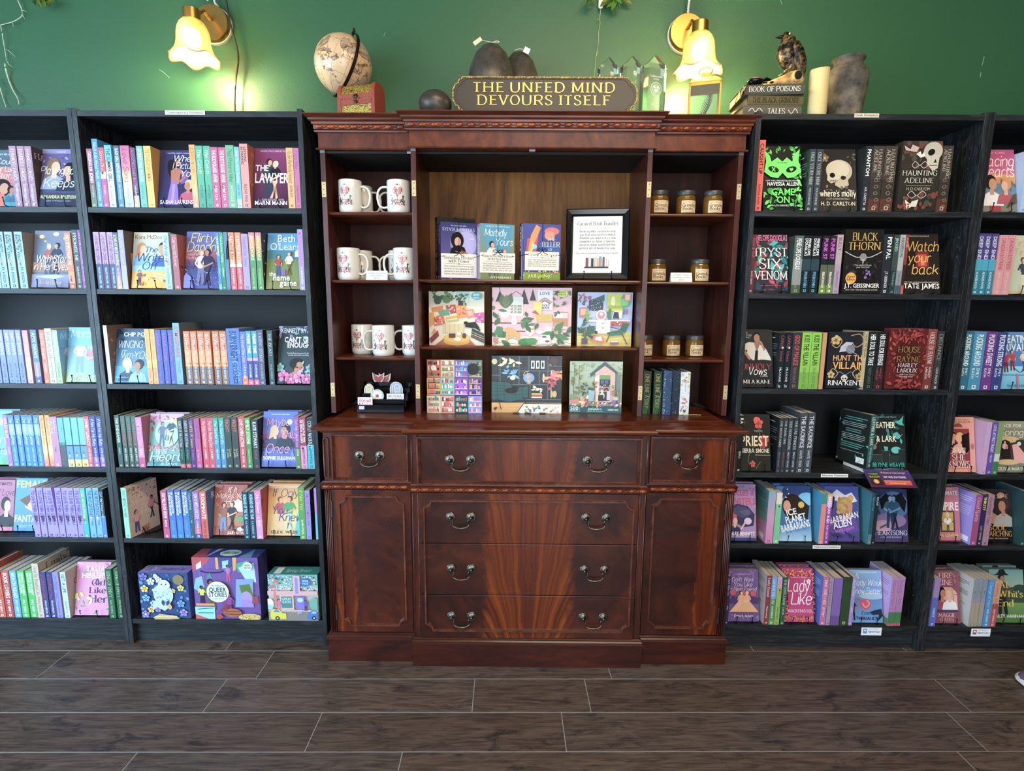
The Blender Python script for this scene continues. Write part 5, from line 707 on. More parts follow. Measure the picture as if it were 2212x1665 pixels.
DATA = {
('L0', 1): """@A
f; -190,112; 400; lucky; salmon and teal illustrated book cover; bc=c9706a
s; 115,178/180,237/238,290; 360; a8728c,.75,8a6078; f:FIANCEE FARCE|ALEXANDRIA BELLEFLEUR; dusty mauve spines; tc=f0e0e8 gr=1 sa=fiance sd=4a3830 or=c8a0b0
f; 294,668; 395; playing; lilac grey cover with two women; bc=5a4a80""",
('L0', 2): """@A
s; -52,-6/3,62/66,140/152,226; 1060; 8ab8d8; AND NOW,/BACK TO YOU|B.K. BORISON; pale blue spines; tc=34465c sa=tan sd=9a8a80 pic=3a2a20/c87a4a/4a5a78 py=.4
f; 229,560; 1060; stars; grey street-scene cover with hugging couple; bc=5a6478
s; 562,612; 1068; c8703a,.7,d8884a,.9,b04a30; HE'S SIMPLY NOT THE|; orange spine with fox red foot; tc=f8e8d8 pic=3a2a20/c83a30/2a2a30
s; 622,668; 1046; 3a4a48; f:PROMISE ME|SARAH CATE; dark green-grey spine; tc=e8e8e0
s; 670,708; 1046; 8a3f90; f:SOPHIE COUSENS|BEFORE AFTER; bright violet spine; tc=f0a8d8""",
('L0', 3): """@D
s; -40,10/18,70/75,130/137,187/190,243; 235; 8288c4,.6,6a80bc; AMY DAWS|NEXT IN LINE; lavender blue spines; tc=d0d8f0/20284a gr=1
s; 262,315; 240; c88a94,.5,d8c8a0,.9,c8a0c8; k:AMY DAWS|k:Seven Year Itch; pink and cream spine; tc=f0d0d8/a85060
s; 338,398; 235; 557a90,.6,a07ab0,.87,3a4a98; AMY DAWS|k:Honeymoon Phase; slate and lilac spine; tc=e8f0f0
s; 425,475; 235; d0603c; k:Just For Tonight|JENNIFER; orange red spine; tc=f8e8d8
s; 478,543; 222; d4d0c8; k:Well, Actually|MAZEY EDDINGS; off-white spine; tc=3a3a40
s; 546,600; 238; a2cf88; k:Morbidly Yours|IVY FAIRBANKS; light green spine; tc=e8f4e0/4a6a40 sa=morbid sd=6a7a60
f; 612,985; 222; morbid; glossy pale blue cover with couple; bc=7ab0cc m=gloss_print""",  # pale blue of the morbid cover is painted window glare
('L0', 4): """@D
f; -230,60; 1030; journey; sea blue cover at frame edge; bc=3a90c0 st=1
s; 72,118; 1062; a86a9c; VIOLET BLUE|ASHLEY; mauve pink narrow spine; tc=e8c0d8
s; 120,180/183,240/244,300/303,358/361,418; 1062; 1f6fb0,.18,7aa0c8,.38,1f74b8; k:One Golden Summer|CARLEY FORTUNE; blue spines with pale band; tc=f0e8a0/a8d8f0
s; 425,470/474,520; 1065; d8923a,.55,e4c47c,.8,c85058; k:This Summer Will Be Different|CARLEY; golden spines with red foot; tc=8a3a20/f0e0e0 gr=1
s; 522,590; 1080; bd789c; f:The Next/Best Fling|; mauve pink wide spine; tc=f4e0e8 pic=d8b070/5a86b8/8a4a68 py=.3
s; 594,650; 1090; 4fa8d4,.5,3f8a78,.55,50565c; |; blue spine with charcoal lower half; tc=e8f0f4 nm=1 dt=2a4a5a/e8d0a0
s; 657,718/722,785/787,848; 1088; 62b0dc,.55,3a4a50,.58,4f8fb8,.85,e0cc70; |; sky blue spines with yellow foot; tc=1f3a58 pic=2a2a30/2f6a9a/d8b850 py=.2
s; 850,902; 1078; c4484c; SWEET LUNACY|KATE GOLDBECK; coral red spine; tc=f8e0d8
s; 905,962/966,1022; 1078; 2c3898,.8,8a5ab8; k:If Not For My Baby|KATE GOLDEN; royal blue spines with purple foot; tc=f0f0ff""",
('L0', 5): """@G
f; -230,8; 120; soulm; dull pink cover with dark-haired figure; bc=b05a80 y=.05 st=1
f; 12,312; 108; fantasy; bright blue cover with yellow lettering; bc=2f90cc y=.05
s; 314,370/373,430/433,490/495,538/541,595/599,655/657,712/714,770; 186; 9a84da; TO LOVE THEN LIE|EMILY; lavender paperback spines; tc=6a58a8/4a3a78 pic=1c1c24/1c1c24/3a3048/d8d0e8 py=.33 tilt=-3.5 tk=3
s; 773,820; 188; 2fb0b0; EVER AFTER RIVAL|EMILY; teal spine; tc=e0d060 pic=d88a60/e8d8c0/2a3a48 py=.33
s; 830,884/888,940; 188; 64a4d8; THE FIRST DATE RULE|LYNN; sky blue slim spines; tc=3a6a9a pic=e8e8e8/e8e8e8/e0c0c8 py=.33
s; 945,984; 200; 243440,.55,3a7ac0; k:Can't Help Faking in Love|; navy spine with blue foot; tc=f0f4f4 sd=1f2a30""",
('L0', 6): """@G
s; -75,-20; 900; b0452f; EMILY HENRY|; tall brick red spine; tc=f4e8e0 sd=a83c2a hc=1
s; -15,46; 950; c24a2c; PEOPLE|EMILY HENRY; rust orange spine; tc=f8f0e8 dt=e8a060/8a2a1a
s; 54,122; 950; b83f30,.2,a83a30; BOOK LOVERS|EMILY HENRY; brick and white spine; tc=f8f0e8 sd=c84a30
s; 130,190; 950; 4496d8; BEACH READ|EMILY HENRY; bright azure spine; tc=e8f0f8
s; 198,264/274,336; 950; 46b256; PEOPLE WE MEET/ON VACATION|EMILY HENRY; grass green spines; tc=f4fcf4
s; 342,400; 885; cbb8a6; f:Great Big Beautiful Life|f:Emily Henry; tall cream spine; tc=8a6048 sa=emily sd=b8a898 hc=1 d=.15
s; 404,458/462,515; 962; 383c78; k:A Good Bad Thing|FARAH HERON; navy spines; tc=c0506a/f0f0ff dt=6a6ab0
s; 520,574; 965; 8a80c8; k:Just Playing House|k:Farah Heron; periwinkle spine; tc=4a3f88
s; 590,640; 962; bcdcd8; GET A LIFE|CHLOE BROWN; pale mint spine; tc=3a5a60 sa=getlife sd=b8a898
f; 650,1000; 880; girlher; orchid pink cover with petals; bc=c080a8 y=.02 t=.03
s; 1003,1062/1080,1140; 935; 2a664a; f:KING OF ENVY|ANA HUANG; bottle green spines; tc=b8c080""",
('L1', 1): """@B
s; 75,130; 190; a04868,.5,7a5060,.6,64805a; DIGGING DR JONES|VICTORIA; rose spine fading to green; tc=f0e0e8/c8d0a0 gr=1
s; 136,192; 92; 2482be; k:Much Ado About Nada|UZMA JALALUDDIN; tall cobalt spine; tc=e8f4fc sd=1f86b8 hc=1
s; 194,250; 178; c23a42,.4,d8d0d0,.52,b83a80; k:Sorry, Bro|TALEEN; red and magenta spine; tc=f8d8e0 pic=2a1a20/2a2a30/d8d0d0 py=.5
s; 254,322; 155; 4fb0da,.27,d4d0b6; THE SUMMER GIRL|k:Elle Kennedy; cream spine with sky-blue head; tc=3a4858
s; 345,400; 158; 44586c,.35,4a88b0,.55,2a76b4; BAD GIRL REPUTATION|k:Elle Kennedy; slate-to-blue spine; tc=f0f4f8 gr=1
s; 408,498; 158; c44a80,.3,d87078,.45,e8d884,.6,a8bcdc; k:Love Song|ELLE KENNEDY; wide rainbow-gradient spine; tc=5a3a70/8a90b8 gr=1
s; 506,556; 180; 74426c,.75,2a2430,.8,c8b090; ROOMIES ENEMIES|THIEN-KIM LAM; plum spine with photo foot; tc=a070a0/f0e8f0 dt=e8c8b0/2a2a30
s; 568,632; 162; 62b09c; DONUT FALL IN LOVE|k:Jackie Lau; sea green spine; tc=e8f8f0/3a8a80
s; 640,711; 162; e2bc42; THE STAND-UP GROOMSMAN|; yellow spine; tc=d8602a sa=stand sd=c08a28
f; 714,1086; 215; picture; midnight purple cover with woman in violet gown; bc=2f2858
s; 1090,1148; 150; dc9a34,.6,e0aa50,.85,d88a78; f:EXES & O'S|AMY LEA; amber spine; tc=b8502a/ffffff gr=1
@C
s; 42,112/117,182; 160; 4cab84,.7,3f9a7c; k:The Catch|AMY LEA; jade green spines; tc=e8f8ec/1f5a48
s; 184,262/265,336; 174; c04678; THE BODYGUARD AFFAIR|AMY LEA; raspberry spines; tc=f8e0ec pic=2a1420/2a1420/f0c8d8 py=.26
s; 339,420; 155; 68ae7e; k:That Prince is Mine|k:JAYCI LEE; sage green wide spine; tc=2a4a3c/f0f8f0
s; 423,474; 172; 5fb0cf,.85,b8dce8; k:While You Were Seething|JULIE TIEU; ice blue spine; tc=f4f8f8/2a4a88
s; 478,558; 140; d88c84; LESSONS/IN FAKING|SELINA MAE; salmon pink spine; tc=5a3438 sa=orange sd=b0603c
f; 562,934; 195; lawyer; plum cover with embracing couple; bc=6a2850
s; 936,1004; 180; d2a660; k:To Be Perfectly Honest|SONAM; honey tan spine; tc=5a3a28
s; 1008,1062; 182; be5e94; k:Hate Mail|DONNA MARCHETTI; hot pink spine; tc=7a2fa0/8a2a60""",
('L1', 2): """@B
s; 142,196/205,263/270,326; 1022; b88ccc,.56,2a4a6a; LOVE AND OTHER CONSPIRACIES|MALLORY MARLOWE; lilac spines with navy foot; tc=3a2a48/e0e8f0
s; 330,382; 1026; 505878,.5,7a60a0,.85,e0a048; LOVE AT FIRST SIGHTING|MALLORY MARLOWE; dusk violet spine; tc=e0e060/f8e8f8 gr=1
s; 386,442; 1002; 9c94b4,.6,a8a4c8; k:Grumpy to Love|; greyish lilac spine; tc=c8c0d8 sa=grumpy sd=5c4440
f; 450,818; 1035; writeoff; cream and blue cover with two students; bc=c8c0a0
s; 822,884; 1026; a8d0d8,.7,98c0dc; k:The Write Off|k:Kara McDowell; pale aqua spine; tc=2f3a78/3a5a98 pic=e0a080/c85a3a/e8e8f0 py=.42
s; 905,966; 1045; a44e58; k:Cold Hearted Summer|; dusty red spine; tc=f0c8c0 sa=mauve2 sd=b0503a
f; 984,1340; 1028; flirty; indigo dusk cover with two men; bc=4a4a88
@C
s; 240,272; 1035; 2a80a8,.9,58b0a0; THE EX-PERIMENT|MARIA F.; ocean blue spine; tc=e8f4f8
s; 274,312; 1030; 2a9460,.7,1f7a58; k:That Summer Feeling|MORRISSEY; emerald spine; tc=e8f4e8
s; 315,356; 1022; 4a7698; |SUNGWARD; denim blue spine behind the tassel; tc=2a4a6a
s; 362,422/428,482; 1025; d8783a,.55,e8d8b0,.6,c4384a; b:A LITTLE BUZZED|ALEX MURPHY; orange and red spines; tc=f8e8c8/d8e0e8
s; 490,557; 1040; a286d6; k:Dating and Other Theories|; soft violet spine; tc=5a3f98
s; 564,624/629,686; 1025; c86a80,.05,dc8a48,.3,4a8a50,.6,3f9058; JEN DEVORE|k:the Haywood Hotel; orange-topped green spines; tc=f8d890/e0e860 sa=house sd=36302c gr=1
f; 694,1046; 1045; namegame; blue and olive cover with couple and suitcase; bc=4a7a80
s; 1048,1102; 995; 9a84c8; MAID FOR EACH OTHER|LYNN PAINTER; tall wisteria spine; tc=d84a90/f0f0f8 hc=1""",
('L1', 3): """@E
s; 100,137; 192; c4c0dc; |f:EVER FALL; tall pale lilac spine; tc=9a94c0 sa=leaves sd=7a5a4c hc=1
f; 141,490; 232; winging; teal blue cover with two kissing men; bc=2a5070
s; 494,540/542,590; 228; d8a436,.55,e8bc40,.7,d8983a; k:The Seven Year Slip|k:Ashley Poston; gold spines; tc=9a7a78/6a4a8a
s; 595,648/652,708/711,766; 235; 2846a4; k:A Novel Love Story|k:Ashley Poston; royal blue spines with magenta script; tc=e060c0/c060e0 dt=3aa8d8
s; 769,833; 168; 68a0c8; b:ATMOSPHERE|TAYLOR; tall sky spine with red title; tc=c03038/3a6a98 sa=atmos sd=5c7278 hc=1 d=.15
s; 868,925/930,990/996,1058/1063,1126; 250; c8703a,.35,d89048,.66,7a6a64; k:It's Different This Time|JOSS RICHARD; burnt orange spines; tc=f8ece0 dt=8a3f20/e8b078 dn=8
@F
s; 63,127/131,195; 250; c4703c,.35,d48c4c,.66,786863; k:It's Different This Time|JOSS RICHARD; terracotta spines beside thick blue one; tc=f8ece0 dt=8a3f20/e8b078 dn=8
s; 200,326; 222; 2a66bc; BURN BRIGHT|BECCHIE; thick ornate cobalt spine; tc=1a3060 or=6aa4e4 d=.15
s; 329,384; 252; 565eb4,.84,d8622a; k:You, Me and Other Dates|KATE ROBB; indigo spine with orange foot; tc=e8e0ff
s; 387,436/439,492; 248; 2898a8,.5,d890c0,.55,343a90,.9,d84a78; PRIME TIME|KATE ROBB; turquoise and navy spines; tc=f4f8d0/ffffff
s; 494,552; 235; 525674; f:A WORTHY OPPONENT|f:KATEE ROBERT; slate purple spine; tc=d8c8d8 sa=beast sd=3c2028
s; 590,642; 240; 2c4e54; f:THE BEAST|f:KATEE ROBERT; dark petrol spine; tc=c8d0c8 sa=beast sd=2a2420
f; 652,992; 210; enough; charcoal cover with portrait above roses; bc=5a5a78""",
('L1', 4): """@E
s; 203,248; 1065; 3c5852; THE ENDGAMER|DINAH; dark fir spine; tc=c8d8d0 dt=d8d070 dn=1
s; 258,306/310,354/357,400; 1072; 3a6454,.3,44584c; f:SAY YOU'LL REMEMBER ME|ABBY JIMENEZ; pine green spines with red title; tc=c05a68/d8e8dc
s; 405,463; 1085; cc6ca0,.6,d080b0,.8,c43a74; CHEMISTRY STRIKE|ALEX; pink and magenta spine; tc=e8a0c8/ffffff sa=strike sd=b0607c
f; 468,803; 1060; raiders; flowery mint cover with adventurer; bc=5a9a98 st=1
s; 806,852/856,908; 1095; 2c3444,.5,24483e,.92,c8404a; f:RAIDERS OF THE LOST Heart|k:Jo Segura; ink navy spines with red foot; tc=d8e0d8/7ac0a8
s; 911,961; 1098; 522c6c; f:TEMPLE OF Swoon|k:Jo Segura; deep purple spine; tc=e8c050/c890d8
s; 964,1018; 1098; a83a74,.4,b83c80; k:The Bachelorette Party|k:Jo Segura; magenta floral spine; tc=8a6ad0/f0d0e8 or=d05a98
s; 1032,1088; 1095; c6384e; k:The Fake Matchmaker|LAUREN; cherry red spine; tc=f8e0e0 
@F
s; 10,68; 1095; c23a4e; k:The Fake Wedding Date|LAUREN; carmine spine; tc=f8e0e0
s; 70,117/121,172; 1092; 3a9a80,.55,3a8ab8,.8,3878b4; k:The Starter Ex|MIA SOSA; green-to-blue spines; tc=e8f8f0/ffffff gr=1
s; 176,236/239,302; 1085; 3c4c48; b:FIGHT|SLOANE/ST. JAMES; grey-green spines with coral title; tc=c85a48/c8d0a8
s; 310,372; 1080; bc3e46; LOVE CAMERA ACTION|NOEL STARK; poppy red spine; tc=f4dcd8
s; 375,427; 1092; 5aa24c,.5,3f8a4c; EMILY STONE|k:Good at Goodbye; leaf green spine; tc=e8f0d8
s; 436,497; 1108; 36464c; KATE STEWART|b:FLOCK; gunmetal spine; tc=e8e8ec/c03840 sa=flock sd=1c1d20
f; 501,844; 1040; maybe; moonlit blue and violet cover with couple; bc=4a5ab0 st=1
s; 848,897; 1078; 8f58a0,.5,7a5a80,.62,5f8a4a; k:Can't Help Falling in Love|SOPHIE; violet spine with green foot; tc=f0c8e0/e8f0d8
s; 900,962; 1085; 983c4c,.55,d890b8; LOVE IN THE TIME/OF SERIAL KILLERS|THOMPSON; maroon spine with pink foot; tc=f4e8e8/9a3a60 pic=3a2a30/2a2a30/c04058 py=.32
s; 966,1032; 1095; 343a44,.52,3cb4c4; f:COLD WORLD|THOMPSON; charcoal spine with cyan foot; tc=e0f0e8/1f6a78 pic=e8e0d8/2a2a38/1f6a78 py=.36""",
('L1', 5): """@H
s; 482,538; 212; b23a60,.8,c04070; DON'T FALL IN LOVE WITH ME|REESE; cerise spine; tc=f8e8f0
s; 546,604/609,664/668,728; 205; 3a56a8,.5,2a76c0; I'M LOOKING FOR/A MAN IN FINANCE|k:Jackson; cobalt finance-blue spines; tc=f0f4ff/3ac0f0 gr=1
s; 731,768; 215; 2a5e6c; k:Caught in Me|B.K.; deep teal spine; tc=c8e0e0 dt=e8c860
s; 771,832; 220; 8a5eae,.75,c05a90,.9,3a4a98; HOW TO WRITE A LOVE STORY|CATHERINE WALSH; violet spine with colourful foot; tc=f0e0b0/e8e060
s; 836,897; 220; cc4f3e; b:ROOMHATE|PENELOPE WARD; vermilion spine; tc=f8ece8/8a2a20 sa=roomh sd=2f6aa0
f; 902,1210; 165; happy; rust red autumn cover with couple; bc=a04830 y=.03 t=.03 st=1
@I
s; 288,336/340,396; 225; 1e4862; HUSBAND OF THE YEAR|K.A. MADDOX; navy spines; tc=b8e0e0
s; 400,460; 208; cc70aa,.6,d490c0; k:Only Between Us|ELLIE; bubblegum pink spine; tc=f8e8f8 sa=crimson sd=a8303f
f; 464,796; 155; ifonly; orange beach cover with couple and surfboard; bc=d09a40 y=.03 t=.03 st=1
s; 799,857; 185; 5a9c4c; k:If Not Yet|SAMM WILDE; meadow green spine; tc=e8e060/f0f8d0
s; 860,908; 210; 8a86cc; SEMI-KIND OF FAMOUS|ZOE; cornflower spine; tc=c04090/4a4a98 sa=beast sd=2a2228
s; 946,968; 190; b080c0,.5,60b0c8; |; slim lilac and blue spine; tc=f0e8f8""",
('R1', 1): """@J
s; 155,210; 310; d4442a; CAUGHT UP|NAVESSA ALLEN; vermilion orange spine; tc=2a1410
f; 213,558; 350; gameon; neon green and black mask cover; bc=1a1d1b t=.03
s; 571,622/628,682; 385; 3a4248; f:ONCE YOU'RE MINE|MORGAN BRIDGES; slate spines beside the skull cover; tc=b8bcb8 ba=dback bk=2a3036
f; 674,1012; 392; molly; brown-black cover with skull and dagger; bc=2e2a26 t=.03
@K
s; 76,132; 360; 2c3034; b:PHANTOM|A.R. CAPETTA; charcoal spine with white title; tc=e8e8e4 bk=24282c
s; 133,226; 360; 453c35,.5,3a332e,.8,5a3024; f:HAUNTING/ADELINE|; left ornate brown spine; tc=b8ac98 or=8a7c68 dt=7a3a28/5a5044
s; 230,332; 360; 463d36,.5,3a332e,.8,5a3024; f:HAUNTING/ADELINE|; middle ornate brown spine; tc=b8ac98 or=8a7c68 dt=7a3a28/5a5044
f; 335,688; 358; haunting; brown ornate cover with crowned skull and moths; bc=38302a y=.004 tl=0 ne=1 t=.04
s; 691,782; 358; 453c35,.5,3a332e,.8,58301f; f:HAUNTING/ADELINE|; right ornate brown spine; tc=b8ac98 or=8a7c68 dt=7a3a28/5a5044""",
('R1', 2): """@J
s; 102,142; 1088; 64202c; k:Rock & Roll|KATE CREW; wine red spine; tc=c85a88/e8d0d8
f; 146,446; 1092; tryst; teal and crimson cover with large white title; bc=2a343c t=.03
s; 452,526; 1093; 56645f,.4,8a908c,.85,4a5a38; b:PENELOPE DOUGLAS|f:credence; misty grey-green spine; tc=e8ece8/9a9a90 bk=2f3e36
s; 529,596/600,668; 1093; 1e2429,.4,28444c,.6,1c2226; PENELOPE/DOUGLAS|b:FIVE BROTHERS; black spines with cyan title; tc=f0f0ec/4fb0d8
s; 675,738/742,790; 1093; 24242a,.12,3a1f40,.4,202426,.5,5a6048,.85,6a8a38; b:PUNK 57|b:PENELOPE DOUGLAS; black and lime spines with purple title; tc=d83ac8/f0f0e8
s; 795,844; 1085; b09ca0,.5,a890a8; b:BULLY|PENELOPE DOUGLAS; pinkish grey spine; tc=7a3a48/5a4a60
f; 852,1185; 1060; blackthorn; black cover with gold title and hawk; bc=201e1c t=.03 ne=1 y=.006 tl=3
@K
s; 242,305; 1080; 2a2d32; b:PEN PAL|J.T. GEISSINGER; black spine with red word; tc=f0f0ec/e8e8e8 bk=3a4048
s; 308,353; 1086; 3a4a48,.6,22383c; JINXED|TORI HEART; dark sea-green spine; tc=9ac0b0/8ab0a0 bk=28383a dt=5a7a70
s; 356,401; 1086; a8acac,.6,8a9094,.85,3a5a68; NOSEDIVE|TORI HEART; pale grey spine; tc=4a5054/5a6064
s; 403,427; 1086; 8a2a22,.5,3a2420,.85,c03a28; SCARRED|; slim red and black spine; tc=e0a090
f; 430,752; 1086; watch; dark cover with fiery yellow brush title; bc=2a2320 t=.025""",
('R1', 3): """@N
f; 48,352; 310; unholy; charcoal cover with man in white shirt; bc=2a2927 t=.03 st=1
s; 364,418/424,480; 325; 182229,.12,1a242b; k:Unholy Vows|MILA KANE; blue-black spines with small portrait; tc=a85048/d8d8d4 ba=dback bk=1f3036 dt=e8e0dc dn=2
s; 482,562; 325; 38363a; b:GOD OF MALICE|RINA KENT; charcoal spine with red title; tc=c83038/8a5a5a
s; 565,650/653,740; 325; 82c034,.7,70a830; KISS THE VILLAIN|RINA KENT; lime green spines; tc=1f3010/5a7a28
s; 748,784; 325; c48a50; |; slim orange-tan spine; tc=e8c8a0 nm=1
f; 788,1148; 325; hunt; black cover with gilt roses and motorcycle; bc=22232a t=.03 tl=3 y=.006 ne=1
@O
s; 160,192; 315; bca67a; HUNT THE VILLAIN|; tan spine; tc=6a5434
s; 195,278; 318; 22282a; b:HER SOUL TO TAKE|HARLEY LAROUX; black-olive spine with green author; tc=f0f0ec/4a7a5a
s; 281,362; 318; 202426,.7,3a2224; b:HER SOUL FOR REVENGE|HARLEY/LAROUX; black spine with red author; tc=f0f0ec/a83a38
f; 366,716; 295; rayne; blood red damask cover; bc=5c1613 t=.035 y=.004 tl=0 ne=1
s; 720,800; 295; 8a3434,.5,742a28; f:HOUSE OF RAYNE|HARLEY/LAROUX; brick red spine; tc=f0d8d0
s; 806,868; 312; 3a3a38; f:DISTANCE|LUNA MASON; weathered grey spine; tc=a09c94/d0d0cc dt=5a5854""",
('R1', 4): """@N
s; 0,50; 1070; 26231f; b:RA|SIERRA; black spine at bookcase edge; tc=e8e0d0
f; 52,330; 1070; priest; black cover with red poppies; bc=2b2a24 t=.03
s; 362,398; 1095; 323a42; f:THE NEVER KING|NIKKI ST. CROWE; slate spine of the left quartet; tc=d8d4b0/8a9098 ba=dback bk=2a3238
s; 401,437; 1095; 313840; f:THE DARK ONE|NIKKI ST. CROWE; graphite spine with red author; tc=d8d8d8/a84a4a
s; 441,485; 1095; 333a42; f:THEIR VICIOUS DARLING|NIKKI ST. CROWE; steel-dark spine with long title; tc=c8ccd0
s; 490,534; 1095; 30373f; f:THE FAE PRINCES|NIKKI ST. CROWE; coal spine beside the taller pair; tc=d8dcd8
s; 541,606/611,680; 1048; 42464c; b:THE SACRIFICE|SHANTEL TESSIER; tall grey spines; tc=d0d0d4 bk=3c4248 d=.15 dt=6a6e74
@O
f; 262,612; 1070; lark; black cover with teal birds and title; bc=1f2524 y=.02 t=.03""",
('R1', 5): """@Q
f; 40,338; 165; muscles; lilac cover with horse and pink-haired woman; bc=9a78b0 y=.02 t=.025 st=1
s; 400,468; 215; 78a8b8,.35,c890b8,.6,d070a8; |OUTLAND; pink and blue gradient spine; tc=8a3a78 gr=1 ba=pback bk=5a8a90
s; 473,526; 230; e0d0c0,.22,6cc08c; |RUBY; mint spine with portrait head; tc=e8fcf0 bk=b89a60 dt=4a3060 dn=2
f; 530,852; 185; icepl; blue cover with dark-haired woman; bc=3f7fb8 y=.02 t=.03 st=1
s; 890,936; 240; 3a8a80,.2,d8786a; |TANYA; salmon spine with teal head; tc=f0c8c0 bk=2a8fb8
s; 938,986; 245; d0a878,.12,c8a0d8,.25,8a2c94; b:BARBARIAN ALIEN|RUBY DIXON; bright purple spine; tc=f8e0ff
@S
f; 42,362; 185; alien; indigo cover with golden-haired figure; bc=4a4a90 y=.02 t=.03 st=1
s; 405,440; 240; 28505a,.8,5a7a80; k:Tides of Fire|; petrol spine; tc=8ac0c0 bk=3a7a88
s; 443,474; 250; 1f2a34; BOUND|; slim navy-black spine; tc=d0d8d8
f; 478,815; 210; heartsong; night blue cover with winged embrace; bc=2a3458 y=.02 t=.03""",
('R1', 6): """@Q
s; 26,58; 1000; 3a2a58; k:Don't Want You|EMMA; dark purple spine beside the cabinet; tc=d8c8e8
f; 62,362; 950; bestfr; purple cover with two ladies in gowns; bc=6a4a8a y=.02 t=.035 st=1
s; 386,430; 995; 8c2028; f:Lady Brand|f:Watersedge; crimson spine; tc=f4e0d8 ba=wback bk=c8c4c0
s; 432,481; 1005; 4f94d0,.45,3f8a58,.9,5aa04a; k:Lord of My Life|KATHERINE; sky and green spine; tc=f0f0c8
s; 484,528; 1010; c8a0b8,.22,8fb03c; BALLS TO|WENDY MCGRAW; lime spine with pink head; tc=d83a50/2a4a28 dt=2a2a30 dn=1
s; 534,578; 1010; 2c5844; f:THE GENTLEMAN|CARTER; forest spine with pale labels; tc=c8d8c8 dt=8ab0a0
f; 582,874; 940; ladylike; magenta and orange scrollwork cover; bc=b81a6a y=.02 t=.03 st=1
s; 902,955; 1010; be5c92; f:TIME AND TIDE|J.M. FREY; rose pink spine; tc=f8e8f0 ba=bback bk=4a62c0
@S
s; 20,58; 1020; 9a8fa0; k:Just Some Stupid Love Song|; greyish mauve spine; tc=5a4a60
s; 62,142; 1020; 7c54a6,.8,6a4890; |; wide violet spine; tc=8a5a88 nm=1
s; 146,226; 1010; 2c4426,.12,30482a; |b:EMILY RATH; dark green and gold spine; tc=d8c058 hc=1 au=1 sd=3a2a1a
s; 229,264; 1010; 9c84bc; k:How To Tame|AMALIE; pale violet slim spine; tc=f0e8f8
f; 268,576; 955; lady; steel blue cover with curled red fox; bc=5f94c8 y=.02 t=.03
s; 590,648/652,712; 1010; b47cb4,.6,a878a8,.72,3f7a48,.95,c84a58; k:Seducing a Rake|; pink-lilac spines with green foot; tc=7a3a68 ba=vback bk=c9a0dc""",
('R2', 1): """@M
f; 238,548; 395; racing; magenta sunset cover with embracing couple; bc=b04870
s; 552,600; 395; a8c0e0; |GENTLY; pale blue spine at frame edge; tc=5a7098""",
('R2', 2): """@M
s; 153,206/209,264/268,324; 1075; 48387a,.42,2aa0b8,.6,1a7a90; b:DEEP END|ALI HAZELWOOD; purple and teal spines; tc=c8d0e8/e8f8f4
s; 327,396/399,461; 1088; d48c8c; CANADIAN BOYFRIEND|JENNY HOLIDAY; salmon pink spines; tc=b03a5a/e8b8b0
f; 464,790; 1100; cream; cream and sage cover at frame edge; bc=c0c4a0""",
('R2', 3): """@P
s; 299,379; 318; 1f667e; PUCKING AROUND|EMILY/RATH; dark teal spine; tc=e8ecd8
s; 383,491; 318; 2a86a8; PUCKING AROUND|EMILY/RATH; brighter cerulean spine; tc=e8ecd8
s; 495,589; 318; 6a2c80; PUCKING SWEET|EMILY/RATH; purple spine; tc=f0e0f0
s; 592,682; 322; 28387c; PUCKING STRONG|EMILY/RATH; navy blue spine; tc=e8e8f8
f; 686,1010; 330; rivals; icy blue hockey cover; bc=3a7ab0""",
('R2', 4): """@P
f; 192,492; 1095; devil; coral cover with red framed picture; bc=dc8f78 y=.02 t=.03
s; 500,546; 1130; c89ac0; |ELLIE; pale orchid spine; tc=a05a90
s; 549,600; 1130; 5a3c9c; LOVE AT FIRST FRIGHT|NADIA; ultraviolet spine; tc=e8c8f0
s; 603,652; 1135; 7a9a60,.6,c8d0c0,.75,2f7a48; |; moss and white spine; tc=e8f0e0
f; 656,962; 1130; pack; olive cover with pink gown in window; bc=7a7f6a y=.02 t=.03""",
('R2', 5): """@T
f; 160,466; 190; vampire; rose red cover with window scene; bc=c06878 y=.03 t=.03 st=1
s; 500,560; 250; 9c3c70; k:Good Spirits|; magenta dark spine; tc=f0c8d8 ba=lback bk=9a86e0
s; 563,608; 245; 2a2850; b:THIRSTY|LUCY LEHANE; midnight spine with yellow title; tc=e8e040/d8c890
s; 612,668; 250; a8788a; k:Roommate Tales|; antique rose spine; tc=5a2a48
f; 670,955; 215; soul; dark cover with ranch couple and orange title; bc=241e1c y=.03 t=.03
s; 960,1010; 230; 24484c; |MARCY; deep green-blue spine; tc=c8d8d0""",
('R2', 6): """@T
s; 122,178; 1020; 8a7ab0,.4,3a58b8; k:Wild Side|FOREST; lilac and blue spine; tc=c86a80/d8e0ff
f; 182,448; 970; fireline; rosewood cover with kissing couple on terrace; bc=8a4456 y=.02 t=.035 st=1
s; 486,521/525,567/571,617; 1030; 8a9098,.4,9a90a0,.5,a89884; |f:Maggie; faded grey spines; tc=6a5a54 ba=wback bk=a8c4e0 dt=7a4a68 dn=1
s; 620,674; 1035; 2f84c4; k:Change of Hart|BAILEY HANNAH; cerulean spine; tc=a8e0f4/f0f4f8
s; 678,736; 1040; d0926c,.5,a83a30,.6,b82f3c; f:Seeing Red|BAILEY HANNAH; peach and scarlet spine; tc=b84a38/f4dcd8
f; 742,1070; 950; whit; meadow cover with man in cowboy hat; bc=5a6a58 y=.03 t=.03 st=1""",
}
